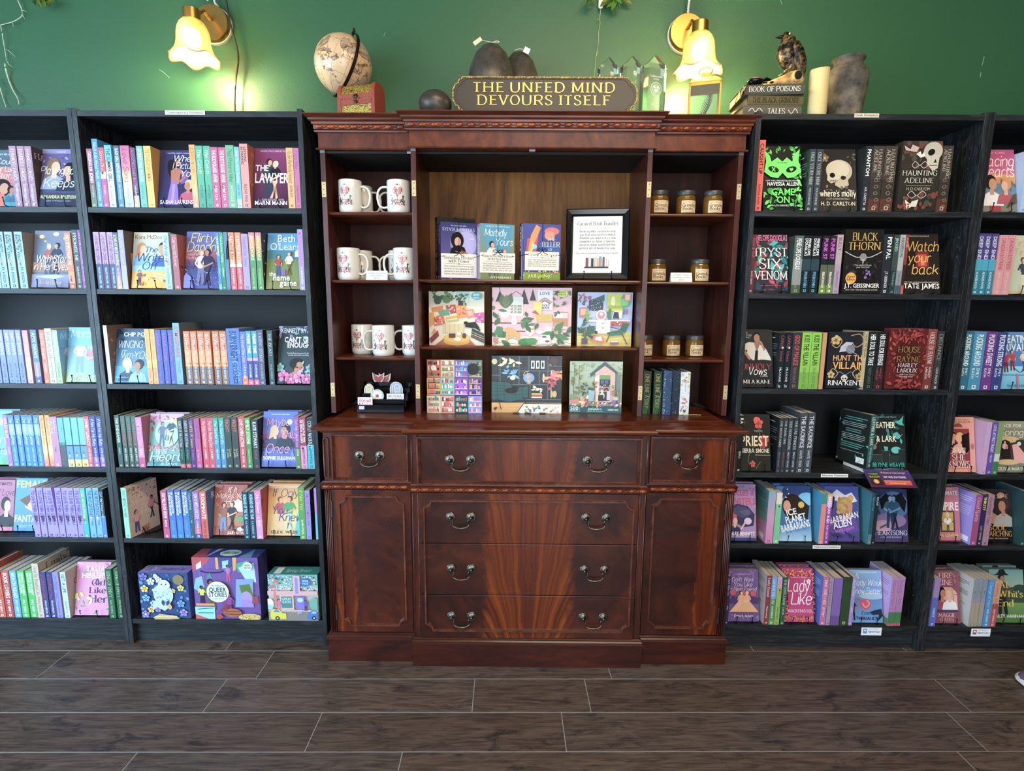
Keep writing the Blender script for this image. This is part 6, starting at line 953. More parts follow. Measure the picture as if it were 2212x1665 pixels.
# ------------------------------------------------------------------ room
WY = .315
def struct(name, mb, m, **k): o = mb.build(name, m, None, **k); o['kind'] = 'structure'; return o
m = MB(); m.box((-4.5, WY, 0), (4.6, WY+.12, 3.15)); struct('wall_back', m, WALL)
pl = mat('warm_white_plaster', 'b8b2a6', .8); 
m = MB(); m.box((-4.5, -4.6, 3.05), (4.6, WY+.12, 3.15)); struct('ceiling', m, mat('ceiling_paint', '8f8a80', .9))
m = MB()
m.box((-4.6, -4.6, 0), (-4.5, WY+.12, 3.15)); struct('wall_left', m, pl)
m = MB(); m.box((4.6, -4.6, 0), (4.7, WY+.12, 3.15)); struct('wall_right', m, mat('dark_green_side_wall', '27432f', .6))
m = MB()
for a, b in (((-4.5, -4.72, 0), (-3.9, -4.6, 3.15)), ((-3.9, -4.72, 0), (-1.3, -4.6, .35)), ((-3.9, -4.72, 2.75), (4.6, -4.6, 3.15)), ((-1.3, -4.72, 0), (-.45, -4.6, 2.75)), ((1.45, -4.72, 0), (4.6, -4.6, 2.75)), ((-.45, -4.72, 2.4), (1.45, -4.6, 2.75))): m.box(a, b)
struct('wall_front', m, pl)
glass = mat('window_glass', 'ffffff', .02, trans=1, ior=1.02)
for nm, (x0, x1, z0, z1), k in (('window_1', (-3.9, -1.3, .35, 2.75), 3), ('door_1', (-.45, 1.45, .02, 2.4), 2)):
    m = MB(); f = .05
    m.box((x0, -4.70, z0), (x1, -4.62, z0+f)); m.box((x0, -4.70, z1-f), (x1, -4.62, z1))
    for i in range(k+1): xx = x0+(x1-x0-f)*i/k; m.box((xx, -4.70, z0+f), (xx+f, -4.62, z1-f))
    o = struct(nm, m, mat('dark_frame_paint', '1c1d1e', .4)); q = MB(); q.box((x0+.02, -4.665, z0+.02), (x1-.02, -4.66, z1-.02)); q.build('glass_pane', glass, o)
# floor: long boards, slightly skewed to the wall as laid; pale dusty joints
fl = MB(); fl.box((-4.6, -4.7, -.05), (4.7, WY+.12, -.0006)); FLOOR = struct('floor', fl, mat('pale_joint_dust', '9a9a9a', .8))
SK_ = .0145
rows = [(.29, []), (.1345, [-2.5, -.6, 1.3]), (-.0235, [-2.31, -1.137, .96, 1.573]), (-.183, [-1.741, -.941, .361, 2.2]), (-.345, [-2.3, -1.044, -.141, .261, 1.555]), (-.505, [-1.9, -.643, .160, 1.467]), (-.6635, [-2.2, -1.15, -.343, 1.369]),
        (-.823, [-1.5, .1, 1.1]), (-.983, [-.9, .6]), (-1.143, [-1.4, .3])]
bm0 = {}
def plank(x0, x1, y1, y0):
    g = .0008; m = MB(); L = x1-x0; W_ = y1-y0; c = .0011
    V = [(x0+g, y0+g), (x1-g, y0+g), (x1-g, y1-g), (x0+g, y1-g)]; V2 = [(x0+g+c, y0+g+c), (x1-g-c, y0+g+c), (x1-g-c, y1-g-c), (x0+g+c, y1-g-c)]
    cx, cy = (x0+x1)/2, (y0+y1)/2; f = lambda p, z: Vector((p[0]-cx, p[1]-cy, z))
    V3 = [f(p, -.0012) for p in V]+[f(p, 0) for p in V2]
    m.add(V3, [(4, 5, 6, 7)]+[(i, (i+1) % 4, 4+(i+1) % 4, 4+i) for i in range(4)])
    o = m.build('plank', PLANK, FLOOR, world=False); cr = math.atan(SK_); o.location = (cx*math.cos(cr)-cy*math.sin(cr), cx*math.sin(cr)+cy*math.cos(cr), 0); o.rotation_euler.z = cr
for i in range(1, len(rows)):
    y1 = rows[i-1][0]; y0 = rows[i][0]; xs = [-4.49, -3.3+.2*(i % 3)]+rows[i][1]+[3.1-.25*(i % 2), 4.59]
    for a, b in zip(xs, xs[1:]): plank(a, b, y1, y0)
for k in range(21):
    y1 = -1.143-.16*k
    for a, b in zip((-4.49, -2.9, -1.1+.37*(k % 3), .9-.4*(k % 2), 2.9), (-2.9, -1.1+.37*(k % 3), .9-.4*(k % 2), 2.9, 4.59)): plank(a, b, y1, y1-.16)
# scuffs on the wall
sc = MB()
for (a, b) in (((344, 150), (366, 168)), ((2126, 122), (2121, 142)), ((2119, 156), (2117, 167)), ((832, 70), (829, 78)), ((1684, 0), (1690, 10))):
    p, q = at(*a, Y=WY-.0014), at(*b, Y=WY-.0014); sc.tube([p, (p+q)/2+Vector((.001, 0, .002)), q], .0011, 5)
o = sc.build('scuff_marks', mat('scuff', '7fa890', .7)); tag(o, 'short pale scratches and scuffs on the green wall paint', 'scuff', kind='stuff')

# ------------------------------------------------------------------ black bookcases
D_ = .285
def bookcase(case, x0, lab, panels='LR'):
    x1 = x0+.80; r = thing('bookcase', uniq(lab), 'bookcase', (x0+.4, D_/2, 0), group='black bookcases along the green wall'); t = .018
    def bx(nm, a, b, mt, bev=.0008): m = MB(); m.box(a, b); return m.build(nm, mt, r, bev=bev)
    bx('side_panel', (x0+.0005, 0, 0), (x0+t, D_, 2.02), BLACKW); bx('side_panel', (x1-t, 0, 0), (x1-.0005, D_, 2.02), BLACKW)
    bx('top_board', (x0+t, .001, 1.993), (x1-t, D_-.01, 2.012), BLACKH)
    for z in SHELF_Z: bx('shelf', (x0+t+.0008, .002, z-.019), (x1-t-.0008, D_-.012, z), BLACKH)
    bx('kick_board', (x0+t, .022, 0), (x1-t, .036, SHELF_Z[5]-.019), BLACKH); bx('back_panel', (x0+.006, D_-.008, .03), (x1-.006, D_, 2.005), BACKB, 0)
    pins = MB()
    for xs, s_ in ((x0+t, 1), (x1-t, -1)):
        for yy in (.045, D_-.05):
            for k in range(52): pins.tube([(xs-.001*s_, yy, .18+k*.034), (xs+.0007*s_, yy, .18+k*.034)], .0022, 6)
    pins.build('peg_holes', mat('peg_metal', '8a8d90', .35, .8), r)['kind'] = 'stuff'
    return r
XL, XR = -1.54128, 1.62454
bookcase('L0', XL-.80, 'leftmost black bookcase, cut by the left edge of the photo, packed with paperbacks')
bookcase('L1', XL, 'black bookcase directly left of the mahogany cabinet, three puzzle boxes on its bottom shelf')
bookcase('R1', XR-.80, 'black bookcase directly right of the mahogany cabinet, mostly dark covers')
bookcase('R2', XR, 'rightmost black bookcase, cut by the right edge of the photo')
for k, txt in DATA.items(): shelf_books(k[0], k[1], txt)
# strip labels on the shelf edges
def flat_card(name, x0, x1, z0, z1, y, lab, cat, code, group=None, base='e8e4dc', t=.0008, W=100, H=15, tilt=0, mt=None):
    r = thing(name, uniq(lab), cat, ((x0+x1)/2, y, z0), (tilt, 0, 0), group); m = MB(); m.box((-(x1-x0)/2, 0, 0), ((x1-x0)/2, t, z1-z0), c=hx(base)); part('card', m.mesh(), mt or MATTE, r, False)
    p = Pr(W, H); p.run(code); part('lettering', p.mesh(lambda a, b, n: ((a/W-.5)*(x1-x0), -n, b/H*(z1-z0))), mt or MATTE, r, False); return r
SG = 'shelf labels on the bookcases'
flat_card('shelf_label', -1.215, -1.077, 1.9985, 2.0125, -.0012, 'white strip label on the top edge of the bookcase left of the cabinet', 'label', 'T F 50 4 7.5 3a3a40 92 Contemporary Romance', SG)
flat_card('shelf_label', 1.159, 1.243, 2.0005, 2.0135, -.0012, 'cream strip label on top edge of bookcase right of the cabinet', 'label', 'T F 50 4 8.5 4a4034 92 Dark Romance', SG, base='ddd0b4')
flat_card('shelf_label', 1.164, 1.266, .718, .7315, -.0012, 'white strip label under the book lying flat, fourth shelf edge', 'label', 'T F 50 4 8 3a3a40 92 Monster Romance', SG)
flat_card('shelf_label', 1.159, 1.266, .4305, .4445, -.0012, 'white strip label on the fifth shelf edge above the pink cover', 'label', 'T F 50 4 8 3a3a40 92 Historical Romance', SG)
for a, b, lab, c in ((1.383, 1.463, 'white signed copy tag below the steel blue book', '4a8ac0'), (1.817, 1.893, 'white signed copy tag below the faded grey spines', 'a05a50')):
    flat_card('shelf_tag', a, b, .068, .101, -.0014, lab, 'tag', 'R 8 10 20 26 %s;E 18 26 6 5 e8e8e8;R 36 34 44 2 8a8a90;T b 62 16 9 3a4a80 58 Signed Copy' % c, 'signed copy tags', W=100, H=42, base='eef0f4')

# ------------------------------------------------------------------ mahogany breakfront cabinet
HX0, HX1 = -.697, .803; HC_ = (HX0+HX1)/2; CX0, CX1 = -.3695, .476; HB = .305
HUT = thing('breakfront_cabinet', uniq('tall mahogany breakfront cabinet with open shelves over drawers and doors'), 'cabinet', (HC_, .1, 0))
def outline(o, ys, yc, e=0, cx0=CX0, cx1=CX1):
    return [(HX0-o+e, HB), (HX0-o+e, ys-o), (cx0-o, ys-o), (cx0-o, yc-o), (cx1+o, yc-o), (cx1+o, ys-o), (HX1+o-e, ys-o), (HX1+o-e, HB)]
def moulding(name, prof, ys, yc, mt, cap=True, **k):
    m = MB(); rings = [[Vector((x, y, z)) for x, y in outline(o, ys, yc, **k)] for o, z in prof]; m.loft(rings, closed=True, caps=cap); return m.build(name, mt, HUT, auto=.5)
bxh = lambda nm, a, b, mt, bev=.001, par=None: (lambda m: (m.box(a, b), m.build(nm, mt, par or HUT, bev=bev))[1])(MB())
# base
YS, YC = -.085, -.11
moulding('plinth', [(.008, 0), (.008, .088), (.014, .092), (.014, .096), (.009, .099), (.011, .103), (.006, .107), (.007, .111), (.001, .115)], YS, YC, MAH_P)
moulding('base_carcass', [(-.004, .112), (-.004, .908)], YS, YC, MAH_V)
moulding('counter_top', [(.003, .898), (.006, .904), (.020, .907), (.026, .911), (.027, .917), (.024, .922), (.018, .923), (.012, .924), (-.008, .926), (-.012, .929), (-.022, .932), (-.032, .937), (-.04, .943), (-.062, .945)], YS, YC, MAH_H)
def leafband(name, z, h, ys, yc, o=.006, step=.041, mt=MAH_C, ends=True):
    """carved ribbon of buds and crossed leaves, following the breakfront"""
    pts = outline(o, ys, yc); m = MB(); base = []
    for a, b in zip(pts, pts[1:]):
        a, b = Vector((a[0], a[1], z)), Vector((b[0], b[1], z)); L = (b-a).length
        if L < .03: continue
        n = max(1, round(L/step)); d = (b-a)/n; ang = math.atan2(d.y, d.x); M = Matrix.Rotation(ang, 4, 'Z')
        for i in range(n):
            c = a+d*(i+.5); m.ball(c, d.length*.34, h*.32, h*.40, 10, 6, M=M)
            q = a+d*i if i else None
            if q is not None:
                for s_ in (1, -1):
                    for e in (1, -1): m.ball(q+d*(.13*s_)+Vector((0, 0, h*.14*e)), d.length*.2, h*.22, h*.10, 8, 5, M=M @ Matrix.Rotation(-.5*s_*e, 4, 'Y'))
                m.ball(q, h*.13, h*.3, h*.3, 8, 5, M=M)
    ob = m.build(name, mt, HUT, smooth=True); ob['kind'] = 'stuff'; return ob
moulding('waist_moulding', [(.0, .684), (.006, .687), (.008, .697), (.009, .704), (.011, .708), (.004, .711), (.002, .716)], YS, YC, MAH_H); leafband('carved_waist_band', .697, .016, YS, YC, .009, .0415)
# side bays: pilasters, drawer, door
def framed_panel(par, x0, x1, z0, z1, y, w_=.0085, d=.006, mt=MAH_V, name='frame_moulding'):
    m = MB(); prof = [(0, 0), (0, -d), (w_*.35, -d), (w_*.5, -d*.45), (w_*.8, -d*.6), (w_, 0)]
    rings = [[Vector((x0+o, y+e, z0+o)), Vector((x1-o, y+e, z0+o)), Vector((x1-o, y+e, z1-o)), Vector((x0+o, y+e, z1-o))] for o, e in prof]; m.loft(rings, True, False); return m.build(name, mt, par, auto=.4)
def notch_mould(par, x0, x1, z0, z1, y, r=.026, w_=.0085, mt=MAH_H, parts_=None):
    """raised bead with scooped-in corners"""
    path = []
    for cx, cz, a0 in ((x0, z0, 90), (x1, z0, 180), (x1, z1, -90), (x0, z1, 0)):
        seg = [(cx+r*math.cos(math.radians(a0-90*k/6)), cz+r*math.sin(math.radians(a0-90*k/6))) for k in range(7)]; path += seg
    m = MB(); n = len(path); prof = [(-.5, 0), (-.3, -1.1), (.3, -1.1), (.5, 0)]; rings = []
    for i, (px, pz) in enumerate(path):
        a, b = path[i-1], path[(i+1) % n]; tx, tz = b[0]-a[0], b[1]-a[1]; L = math.hypot(tx, tz) or 1; nx, nz = -tz/L, tx/L
        rings.append([Vector((px+nx*o*w_, y+e*.0072, pz+nz*o*w_)) for o, e in prof])
    rings.append(rings[0]); m.loft(rings, False, False); return m.build('panel_bead', MAH_B, par, auto=.6)
def pull(par, x, z, y, lab=None):
    m = MB()
    for s_ in (-1, 1):
        c = Vector((x+.0375*s_, y, z+.011)); M = Matrix.Translation(c) @ Matrix.Rotation(PI/2, 4, 'X')
        m.lathe([(.0175, 0), (.0178, .002), (.0150, .0034), (.0135, .0026), (.0115, .0048), (.0085, .005), (.0055, .0075), (.0042, .012), (.001, .0145)], M, 20, f=lambda r, zz, a, j: (r*(1+.055*math.cos(a*10)) if j < 6 else r, zz))
        m.ball((c.x, c.y-.0145, c.z), .0048, .0052, .0048, 10, 6)
    c = []
    P = [(-.0285, .006), (-.0265, -.003), (-.0305, -.012), (-.0255, -.020), (-.0155, -.0245), (0, -.0255), (.0155, -.0245), (.0255, -.020), (.0305, -.012), (.0265, -.003), (.0285, .006)]
    pts = bez([(x+a, y-.013-.004*(1-abs(a)/.03), z+b) for a, b in P], 4); n = len(pts)
    m.tube(pts, [.0019+.0012*math.exp(-((i/(n-1)-.5)/.2)**2)+.0006*math.exp(-((abs(i/(n-1)-.5)-.4)/.05)**2) for i in range(n)], 8)
    for k in range(-3, 4): m.ball((x+k*.0026, y-.0175, z-.0268-(.0016 if abs(k) < 3 else 0)+abs(k)*.0006), .0012, .0022, .0046, 6, 5, M=Matrix.Rotation(k*.16, 4, 'Y'))
    return m.build('drawer_pull', ABRASS, par, smooth=True)
for side in (-1, 1):
    X = (lambda v: v) if side < 0 else (lambda v: 2*HC_-v)
    s0, s1 = sorted((X(HX0+.002), X(HX0+.027)))
    # fluted pilaster
    for k in range(4):
        xx = X(HX0+.005+k*.0063); m = MB(); m.tube([(xx, YS-.002, .118), (xx, YS-.002, .682)], .0026, 8); m.build('reeding', MAH_V, HUT, smooth=True)
    m = MB(); cxp = X(HX0+.0145); n = 10; hw = .0085
    path = [(cxp-hw, .728)]+[(cxp-hw*math.cos(PI*k/n), .868+hw*math.sin(PI*k/n)) for k in range(n+1)]+[(cxp+hw*math.cos(PI*k/n), .736-hw*math.sin(PI*k/n)) for k in range(n+1)]
    m.tube([(a, YS-.004+.003, b) for a, b in path[1:]]+[(path[1][0], YS-.001, path[1][1])], .0024, 6); m.build('pilaster_bead', MAH_B, HUT, smooth=True)
    a, b = sorted((X(-.660), X(-.384))); dr = thing('drawer', None, None, ((a+b)/2, YS, .735)); dr.parent = HUT; dr.location = Vector(((a+b)/2, YS, .735))-HUT.location
    bxh('drawer_front', (a+.010, YS-.003, .730), (b-.010, YS+.008, .884), FLAME_L if side < 0 else FLAME_R, .001, dr)
    framed_panel(dr, a, b, .720, .893, YS, .012, .013, MAH_B, 'cock_bead'); pull(dr, X(-.5225), .803, YS-.003)
    a, b = sorted((X(-.668), X(-.378))); dd = thing('door', None, None); dd.parent = HUT; dd.location = Vector(((a+b)/2, YS, .12))-HUT.location
    bxh('door_panel', (a, YS-.004, .120), (b, YS+.01, .683), FLAME_L if side < 0 else FLAME_R, .0015, dd)
    notch_mould(dd, min(X(-.640), X(-.404)), max(X(-.640), X(-.404)), .151, .660, YS-.004)
    for z in (.17, .58):
        hh = MB(); hh.tube([(X(-.6685), YS-.006, z), (X(-.6685), YS-.006, z+.062)], .0026, 8); hh.build('hinge', mat('steel_hinge', '5f6468', .35, .9), dd)
    if side < 0:
        kk = MB(); kk.ball((-.388, YS-.0045, .408), .0032, .001, .0032, 10, 5); kk.prism([(-.3895, .396), (-.3865, .396), (-.3872, .406), (-.3888, .406)], YS-.0052, YS-.004, 1); kk.build('keyhole', mat('dark_keyhole', '120c0a', .6), dd)
# centre: stiles, top drawer, bank of three
for xx in (-.3675, -.3475, .4545, .4745):
    m = MB(); m.tube([(xx, YC-.001, .118), (xx, YC-.001, .682)], .0016, 8); m.tube([(xx, YC-.001, .718), (xx, YC-.001, .896)], .0024, 8); m.build('stile_bead', MAH_B, HUT, smooth=True)
dr = thing('drawer', None, None); dr.parent = HUT; dr.location = Vector((HC_, YC, .73))-HUT.location
bxh('drawer_front', (-.334, YC-.002, .730), (.440, YC+.008, .882), FLAME_C, .001, dr); framed_panel(dr, -.346, .453, .718, .893, YC, .013, .014, MAH_B, 'cock_bead')
pull(dr, -.192, .797, YC-.002); pull(dr, .299, .797, YC-.002)
for z0, z1, zp in ((.4925, .684, .583), (.2905, .4905, .383), (.116, .2885, .194)):
    dr = thing('drawer', None, None); dr.parent = HUT; dr.location = Vector((HC_, YC, z0))-HUT.location
    bxh('drawer_front', (-.3435, YC-.004, z0+.0006), (.4505, YC+.01, z1-.0006), FLAME_C, .001, dr); pull(dr, -.192, zp, YC-.004); pull(dr, .299, zp, YC-.004)
notch_mould(HUT, -.325, .432, .148, .656, YC-.004)
# upper stage
US, UC = .032, .004
for xa, xb, y in ((HX0, HX0+.018, US), (HX1-.018, HX1, US)): bxh('side_panel', (xa, y, .945), (xb, HB-.006, 1.90), MAH_V)
for xa, xb in ((CX0, CX0+.018), (CX1-.018, CX1)): bxh('side_panel', (xa, UC, .945), (xb, HB-.006, 1.90), MAH_V)
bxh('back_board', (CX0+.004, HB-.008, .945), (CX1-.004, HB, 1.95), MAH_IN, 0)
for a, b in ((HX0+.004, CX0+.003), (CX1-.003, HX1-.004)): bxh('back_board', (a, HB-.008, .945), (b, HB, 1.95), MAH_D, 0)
bxh('inner_top', (HX0+.004, US+.004, 1.884), (HX1-.004, HB-.009, 1.892), mat('shaded_top_board', '140c09', .7), 0)  # shade under the cornice is put into this near-black colour
moulding('frieze', [(.009, 1.893), (.011, 1.896), (.010, 1.899), (.003, 1.900), (.003, 1.952)], US, UC-.002, m_mahog('mahogany_frieze_veneer', (3, 3, 2.2), '34150e', '5c2816', '7c3c1e', .3, 2.2, 3))
moulding('cornice', [(.003, 1.950), (.012, 1.951), (.013, 1.956), (.009, 1.959), (.013, 1.961), (.015, 1.974), (.019, 1.976), (.020, 1.983), (.026, 1.986), (.028, 1.9885), (.029, 1.993), (.037, 2.0), (.041, 2.003), (.041, 2.006)], US, UC-.002, MAH_H)
leafband('carved_cornice_band', 1.9675, .016, US, UC-.002, .0155, .041)
def hshelf(x0, x1, z, y):
    m = MB(); t = .011; prof = [(y, z-t*.5), (y+.0015, z-t*.12), (y+.004, z), (HB-.009, z), (HB-.009, z-t), (y+.004, z-t), (y+.0015, z-t*.88)]
    m.prism(prof, x0+.001, x1-.001, 0); m.build('shelf', MAH_H, HUT, auto=.6)
for z in (1.686, 1.444, 1.157):
    hshelf(HX0+.018, CX0, z, .044); hshelf(CX1, HX1-.018, z, .044)
for z in (1.447, 1.200): hshelf(CX0+.018, CX1-.018, z, .03)
def hinge_plate(x, y, z):
    m = MB(); m.box((x-.0075, y-.0012, z-.0265), (x+.0075, y+.0004, z+.0265)); hp = m.build('hinge_plate', HINGE, HUT, bev=.0003); q = MB()
    for k in (-1, 0, 1): q.ball((x+.001*k, y-.0014, z+k*.018), .0017, .0006, .0017, 8, 5)
    q.build('screw', mat('dark_screw', '2a2218', .5, .5), hp)
for x, y in ((HX0+.009, US), (CX0+.009, UC), (CX1-.009, UC), (HX1-.009, US)):
    hinge_plate(x, y, 1.76); hinge_plate(x, y, 1.035)
    m = MB(); m.box((x-.0085, y-.0006, 1.885), (x+.0085, y+.001, 1.894)); m.build('catch_plate', mat('dull_steel', '77797a', .4, .8), HUT)
bxh('magnetic_catch', (.045, UC+.002, 1.887), (.066, UC+.018, 1.893), mat('grey_catch', '9a9890', .5)); bxh('magnetic_catch', (-.388, US+.002, 1.884), (-.372, US+.018, 1.892), MATS['grey_catch'])
# ------------------------------------------------------------------ mugs
def mug_proto():
    r = thing('mug', None, None); R, H = .0425, .118; m = MB()
    m.lathe([(R*.80, 0), (R*.86, .001), (R*.90, .004), (R*.97, .009), (R, .016), (R, H-.003), (R-.001, H), (R-.003, H), (R-.0038, H-.004), (R-.0042, .012), (0, .009)], n=48)
    m.build('body', CERAMIC, r, world=False, smooth=True)
    h = MB(); P = [(R-.003, .026), (R+.012, .022), (R+.027, .030), (R+.034, .055), (R+.031, .080), (R+.018, .094), (R-.003, .096)]
    pts = bez([(a, 0, b) for a, b in P], 5); rings = []
    for i, p in enumerate(pts):
        d = (pts[min(i+1, len(pts)-1)]-pts[max(i-1, 0)]).normalized(); nn = Vector((-d.z, 0, d.x)); rings.append([p+nn*(.0042*math.cos(2*PI*k/10))+Vector((0, .0075*math.sin(2*PI*k/10), 0)) for k in range(10)])
    h.loft(rings); h.build('handle', CERAMIC, r, world=False, smooth=True)
    p = Pr(64, 84); rd, dk = 'a5121c', '2e1a17'
    p.heart(32, 55, 25, dk); p.heart(32, 55, 24.2, 'e6e0d4'); p.heart(32, 55, 21.5, rd)
    p.text('K', 31, 62, 8.5, 'ece6da', 'Romance', 34); p.text('F', 31, 50, 10, 'ece6da', 'READER', 36); p.text('F', 31, 40, 8, 'ece6da', 'MOTEL', 24)
    p.heart(32, 80, 3.4, dk); p.heart(24, 79, 1.6, rd); p.heart(40, 79, 1.6, rd); p.heart(58, 36, 3, dk); p.heart(4, 40, 2.6, dk)
    for x, s_ in ((10, 1), (55, 1.25)):
        p.line(3.2*s_, dk, [(x, 6), (x, 32*s_)]); p.line(2.4*s_, dk, [(x, 17), (x-5*s_, 17), (x-5*s_, 26)]); p.line(2.4*s_, dk, [(x, 13), (x+5*s_, 13), (x+5*s_, 23)])
    p.rect(18, 12, 29, 11, dk); p.rect(18.8, 12.8, 27.4, 9.4, rd); p.text('b', 32.5, 14.6, 6, 'ece6da', 'OPEN 24/7', 25)
    for x in (22, 32, 42): p.line(1.2, dk, [(x, 6), (x, 12)]); p.line(1.2, dk, [(x, 23), (x, 32)])
    p.scatter(36, 3, 1, 2.6, [dk, rd, dk, 'e6e0d4', 'c86a60'], 4, 3, 61, 9)
    rr = R+.00005; me = p.mesh(lambda x, y, n: ((rr+n)*math.sin((x/64-.5)*1.28), -(rr+n)*math.cos((x/64-.5)*1.28), .024+y/84*.078), cuts=14)
    part('heart_print', me, mat('fired_print', rough=.2), r, False)
    t = MATS['fired_print']; nt = NT(t); a = nt.n('ShaderNodeAttribute', attribute_name='Col'); nt.l(a.outputs['Color'], nt.b.inputs['Base Color']); nt.b.inputs['Coat Weight'].default_value = .4
    return r
MUG = mug_proto(); first = [True]
def put(proto, state, x, y, z, rz, lab, cat, grp, flip=False):
    o = proto if state[0] else copy_tree(proto); state[0] = False; o.location = (x, y, z); o.rotation_euler = (0, 0, math.radians(rz))
    return tag(o, uniq(lab), cat, grp)
MG = 'white heart-print mugs in the left cabinet bay'; zt = 1.686
def mug(x, y, z, hr, lab, pr=-14):
    """hr: side the handle points to (+1 right, -1 left); pr: how far the print is turned"""
    o = put(MUG, first, x, y, z, 0, lab, 'mug', MG)
    for ch in o.children:
        if ch.name.startswith('handle'): ch.rotation_euler.z = math.radians(hr)
        if ch.name.startswith('heart'): ch.rotation_euler.z = math.radians(pr)
U = lambda px, py, Y: at(px, py, Y=Y).x
mug(U(757, 420, .10), .10, zt, -8, 'white mug on top left shelf with handle to the right', -12)
mug(U(861, 420, .10), .10, zt, 188, 'white mug on top left shelf with handle to the left', 6)
mug(U(782, 420, .20)-.002, .20, zt, -8, 'mug half hidden behind the right-handled top shelf mug', -12)
mug(U(856, 420, .20)+.012, .20, zt, 188, 'mug half hidden behind the left-handled top shelf mug', 6)
mug(U(753, 560, .10), .10, 1.444, -8, 'front left mug on the second shelf, right of the hinge post', -12)
mug(U(873, 560, .09)+.002, .09, 1.444, 188, 'front right mug on the second shelf, cut by the post', -2)
mug(U(776, 565, .165)+.0, .20, 1.444, -10, 'mug behind the front left one on the second shelf', -12)
mug(U(862, 565, .165)-.004, .19, 1.444, 190, 'mug behind the front right one on the second shelf', -2)
mug(U(783, 730, .185), .185, 1.157, 0, 'leftmost mug on the third shelf, partly behind another handle', -14)
mug(U(831, 735, .145), .125, 1.157, 180, 'middle front mug on the third shelf with handle left', -6)
mug(U(890, 730, .14)+.002, .15, 1.157, 180, 'rightmost mug on the third shelf beside the post', -14)

# ------------------------------------------------------------------ candle jars
def jar_proto():
    r = thing('candle_jar', None, None); R, H = .034, .072; m = MB()
    m.lathe([(R*.84, 0), (R*.95, .002), (R, .008), (R, H-.016), (R*.96, H-.008), (R*.86, H-.003), (R*.84, H+.002), (R*.80, H+.002), (R*.8, H-.004), (R*.93, H-.016), (R*.95, .01), (R*.8, .006), (0, .006)], n=40)
    g = mat('amber_jar_glass', 'd9a54a', .06, trans=.85, ior=1.45); m.build('glass', g, r, world=False, smooth=True)
    w_ = MB(); w_.lathe([(0, .0065), (R*.8, .0068), (R*.92, .011), (R*.92, H-.022), (0, H-.021)], n=32); w_.build('wax', mat('amber_wax', '7a5418', .4), r, world=False, smooth=True)
    l = MB(); l.lathe([(R*.84, H-.004), (R*.97, H-.003), (R*.98, H+.004), (R*.97, H+.010), (R*.93, H+.012), (0, H+.012)], n=40, f=lambda a, b, t, j: (a*(1+.008*math.cos(t*36)) if j in (1, 2) else a, b)); l.build('lid', mat('dull_black_lid', '4a4c4e', .35, .4), r, world=False, auto=.6)
    p = Pr(56, 42); p.rect(0, 0, 56, 42, 'dcc090'); p.text('k', 28, 34, 4.6, '6a4a2a', 'fiction, folklore, coffee', 46); p.text('F', 27, 20, 11, '22160e', 'Grimsby', 47); p.text('F', 22, 8.5, 11, '22160e', 'Books', 36)
    for k in range(12): p.rect(6+k*3.6, 3.5, 2.4, 1.5, '8a6a40')
    rr = R+.0003; me = p.mesh(lambda x, y, n: ((rr+n)*math.sin((x/56-.5)*1.75), -(rr+n)*math.cos((x/56-.5)*1.75), .006+y/42*.042), cuts=14); part('paper_label', me, MATTE, r, False); return r
JAR = jar_proto(); f2 = [True]; JG = 'amber candle jars in the right cabinet bay'
def jar(px, py, Y, z, lab, rz=8): put(JAR, f2, U(px, py, Y), Y, z, rz, lab, 'candle jar', JG)
jar(1424, 430, .085, 1.686, 'left amber jar on the top shelf of the right bay'); jar(1482, 430, .085, 1.686, 'middle amber jar on the top shelf of the right bay'); jar(1540, 430, .085, 1.686, 'right amber jar on the top shelf of the right bay')
jar(1419, 580, .10, 1.444, 'amber jar left of the price card, second shelf of the right bay'); jar(1511, 580, .10, 1.444, 'amber jar right of the price card, second shelf of the right bay')
jar(1391, 745, .17, 1.157, 'amber jar half hidden by the post, third shelf of the right bay'); jar(1450, 745, .17, 1.157, 'middle amber jar on the third shelf of the right bay'); jar(1500, 745, .17, 1.157, 'right amber jar on the third shelf of the right bay')
def tent(x, y, z, w_, lines, lab):
    r = thing('price_card', uniq(lab), 'card', (x, y, z), group='folded price cards in the cabinet'); h = .036; m = MB()
    m.box((-w_/2, 0, 0), (w_/2, .0006, h), M=Matrix.Rotation(-.3, 4, 'X')); m.box((-w_/2, 0, 0), (w_/2, .0006, h), M=Matrix.Translation((0, .022, 0)) @ Matrix.Rotation(.3, 4, 'X')); m.build('card', WHITE, r, world=False)
    p = Pr(100, 50); 
    for k, t in enumerate(lines): p.text('f', 50, 34-k*13, 7, '3a3430', t, 86)
    M = Matrix.Rotation(-.3, 4, 'X'); part('lettering', p.mesh(lambda a, b, n: M @ Vector(((a/100-.5)*w_, -n, b/50*h))), MATTE, r, False)
tent(U(814, 590, .062), .054, 1.444, .078, ['Romance Reader', 'Motel Mug', '$20.00'], 'white folded price card between the two front mugs'); tent(U(1472, 592, .062), .054, 1.444, .078, ['Grimsby Books', 'Branded Candles', '$16.00'], 'white folded price card between the two second shelf jars')

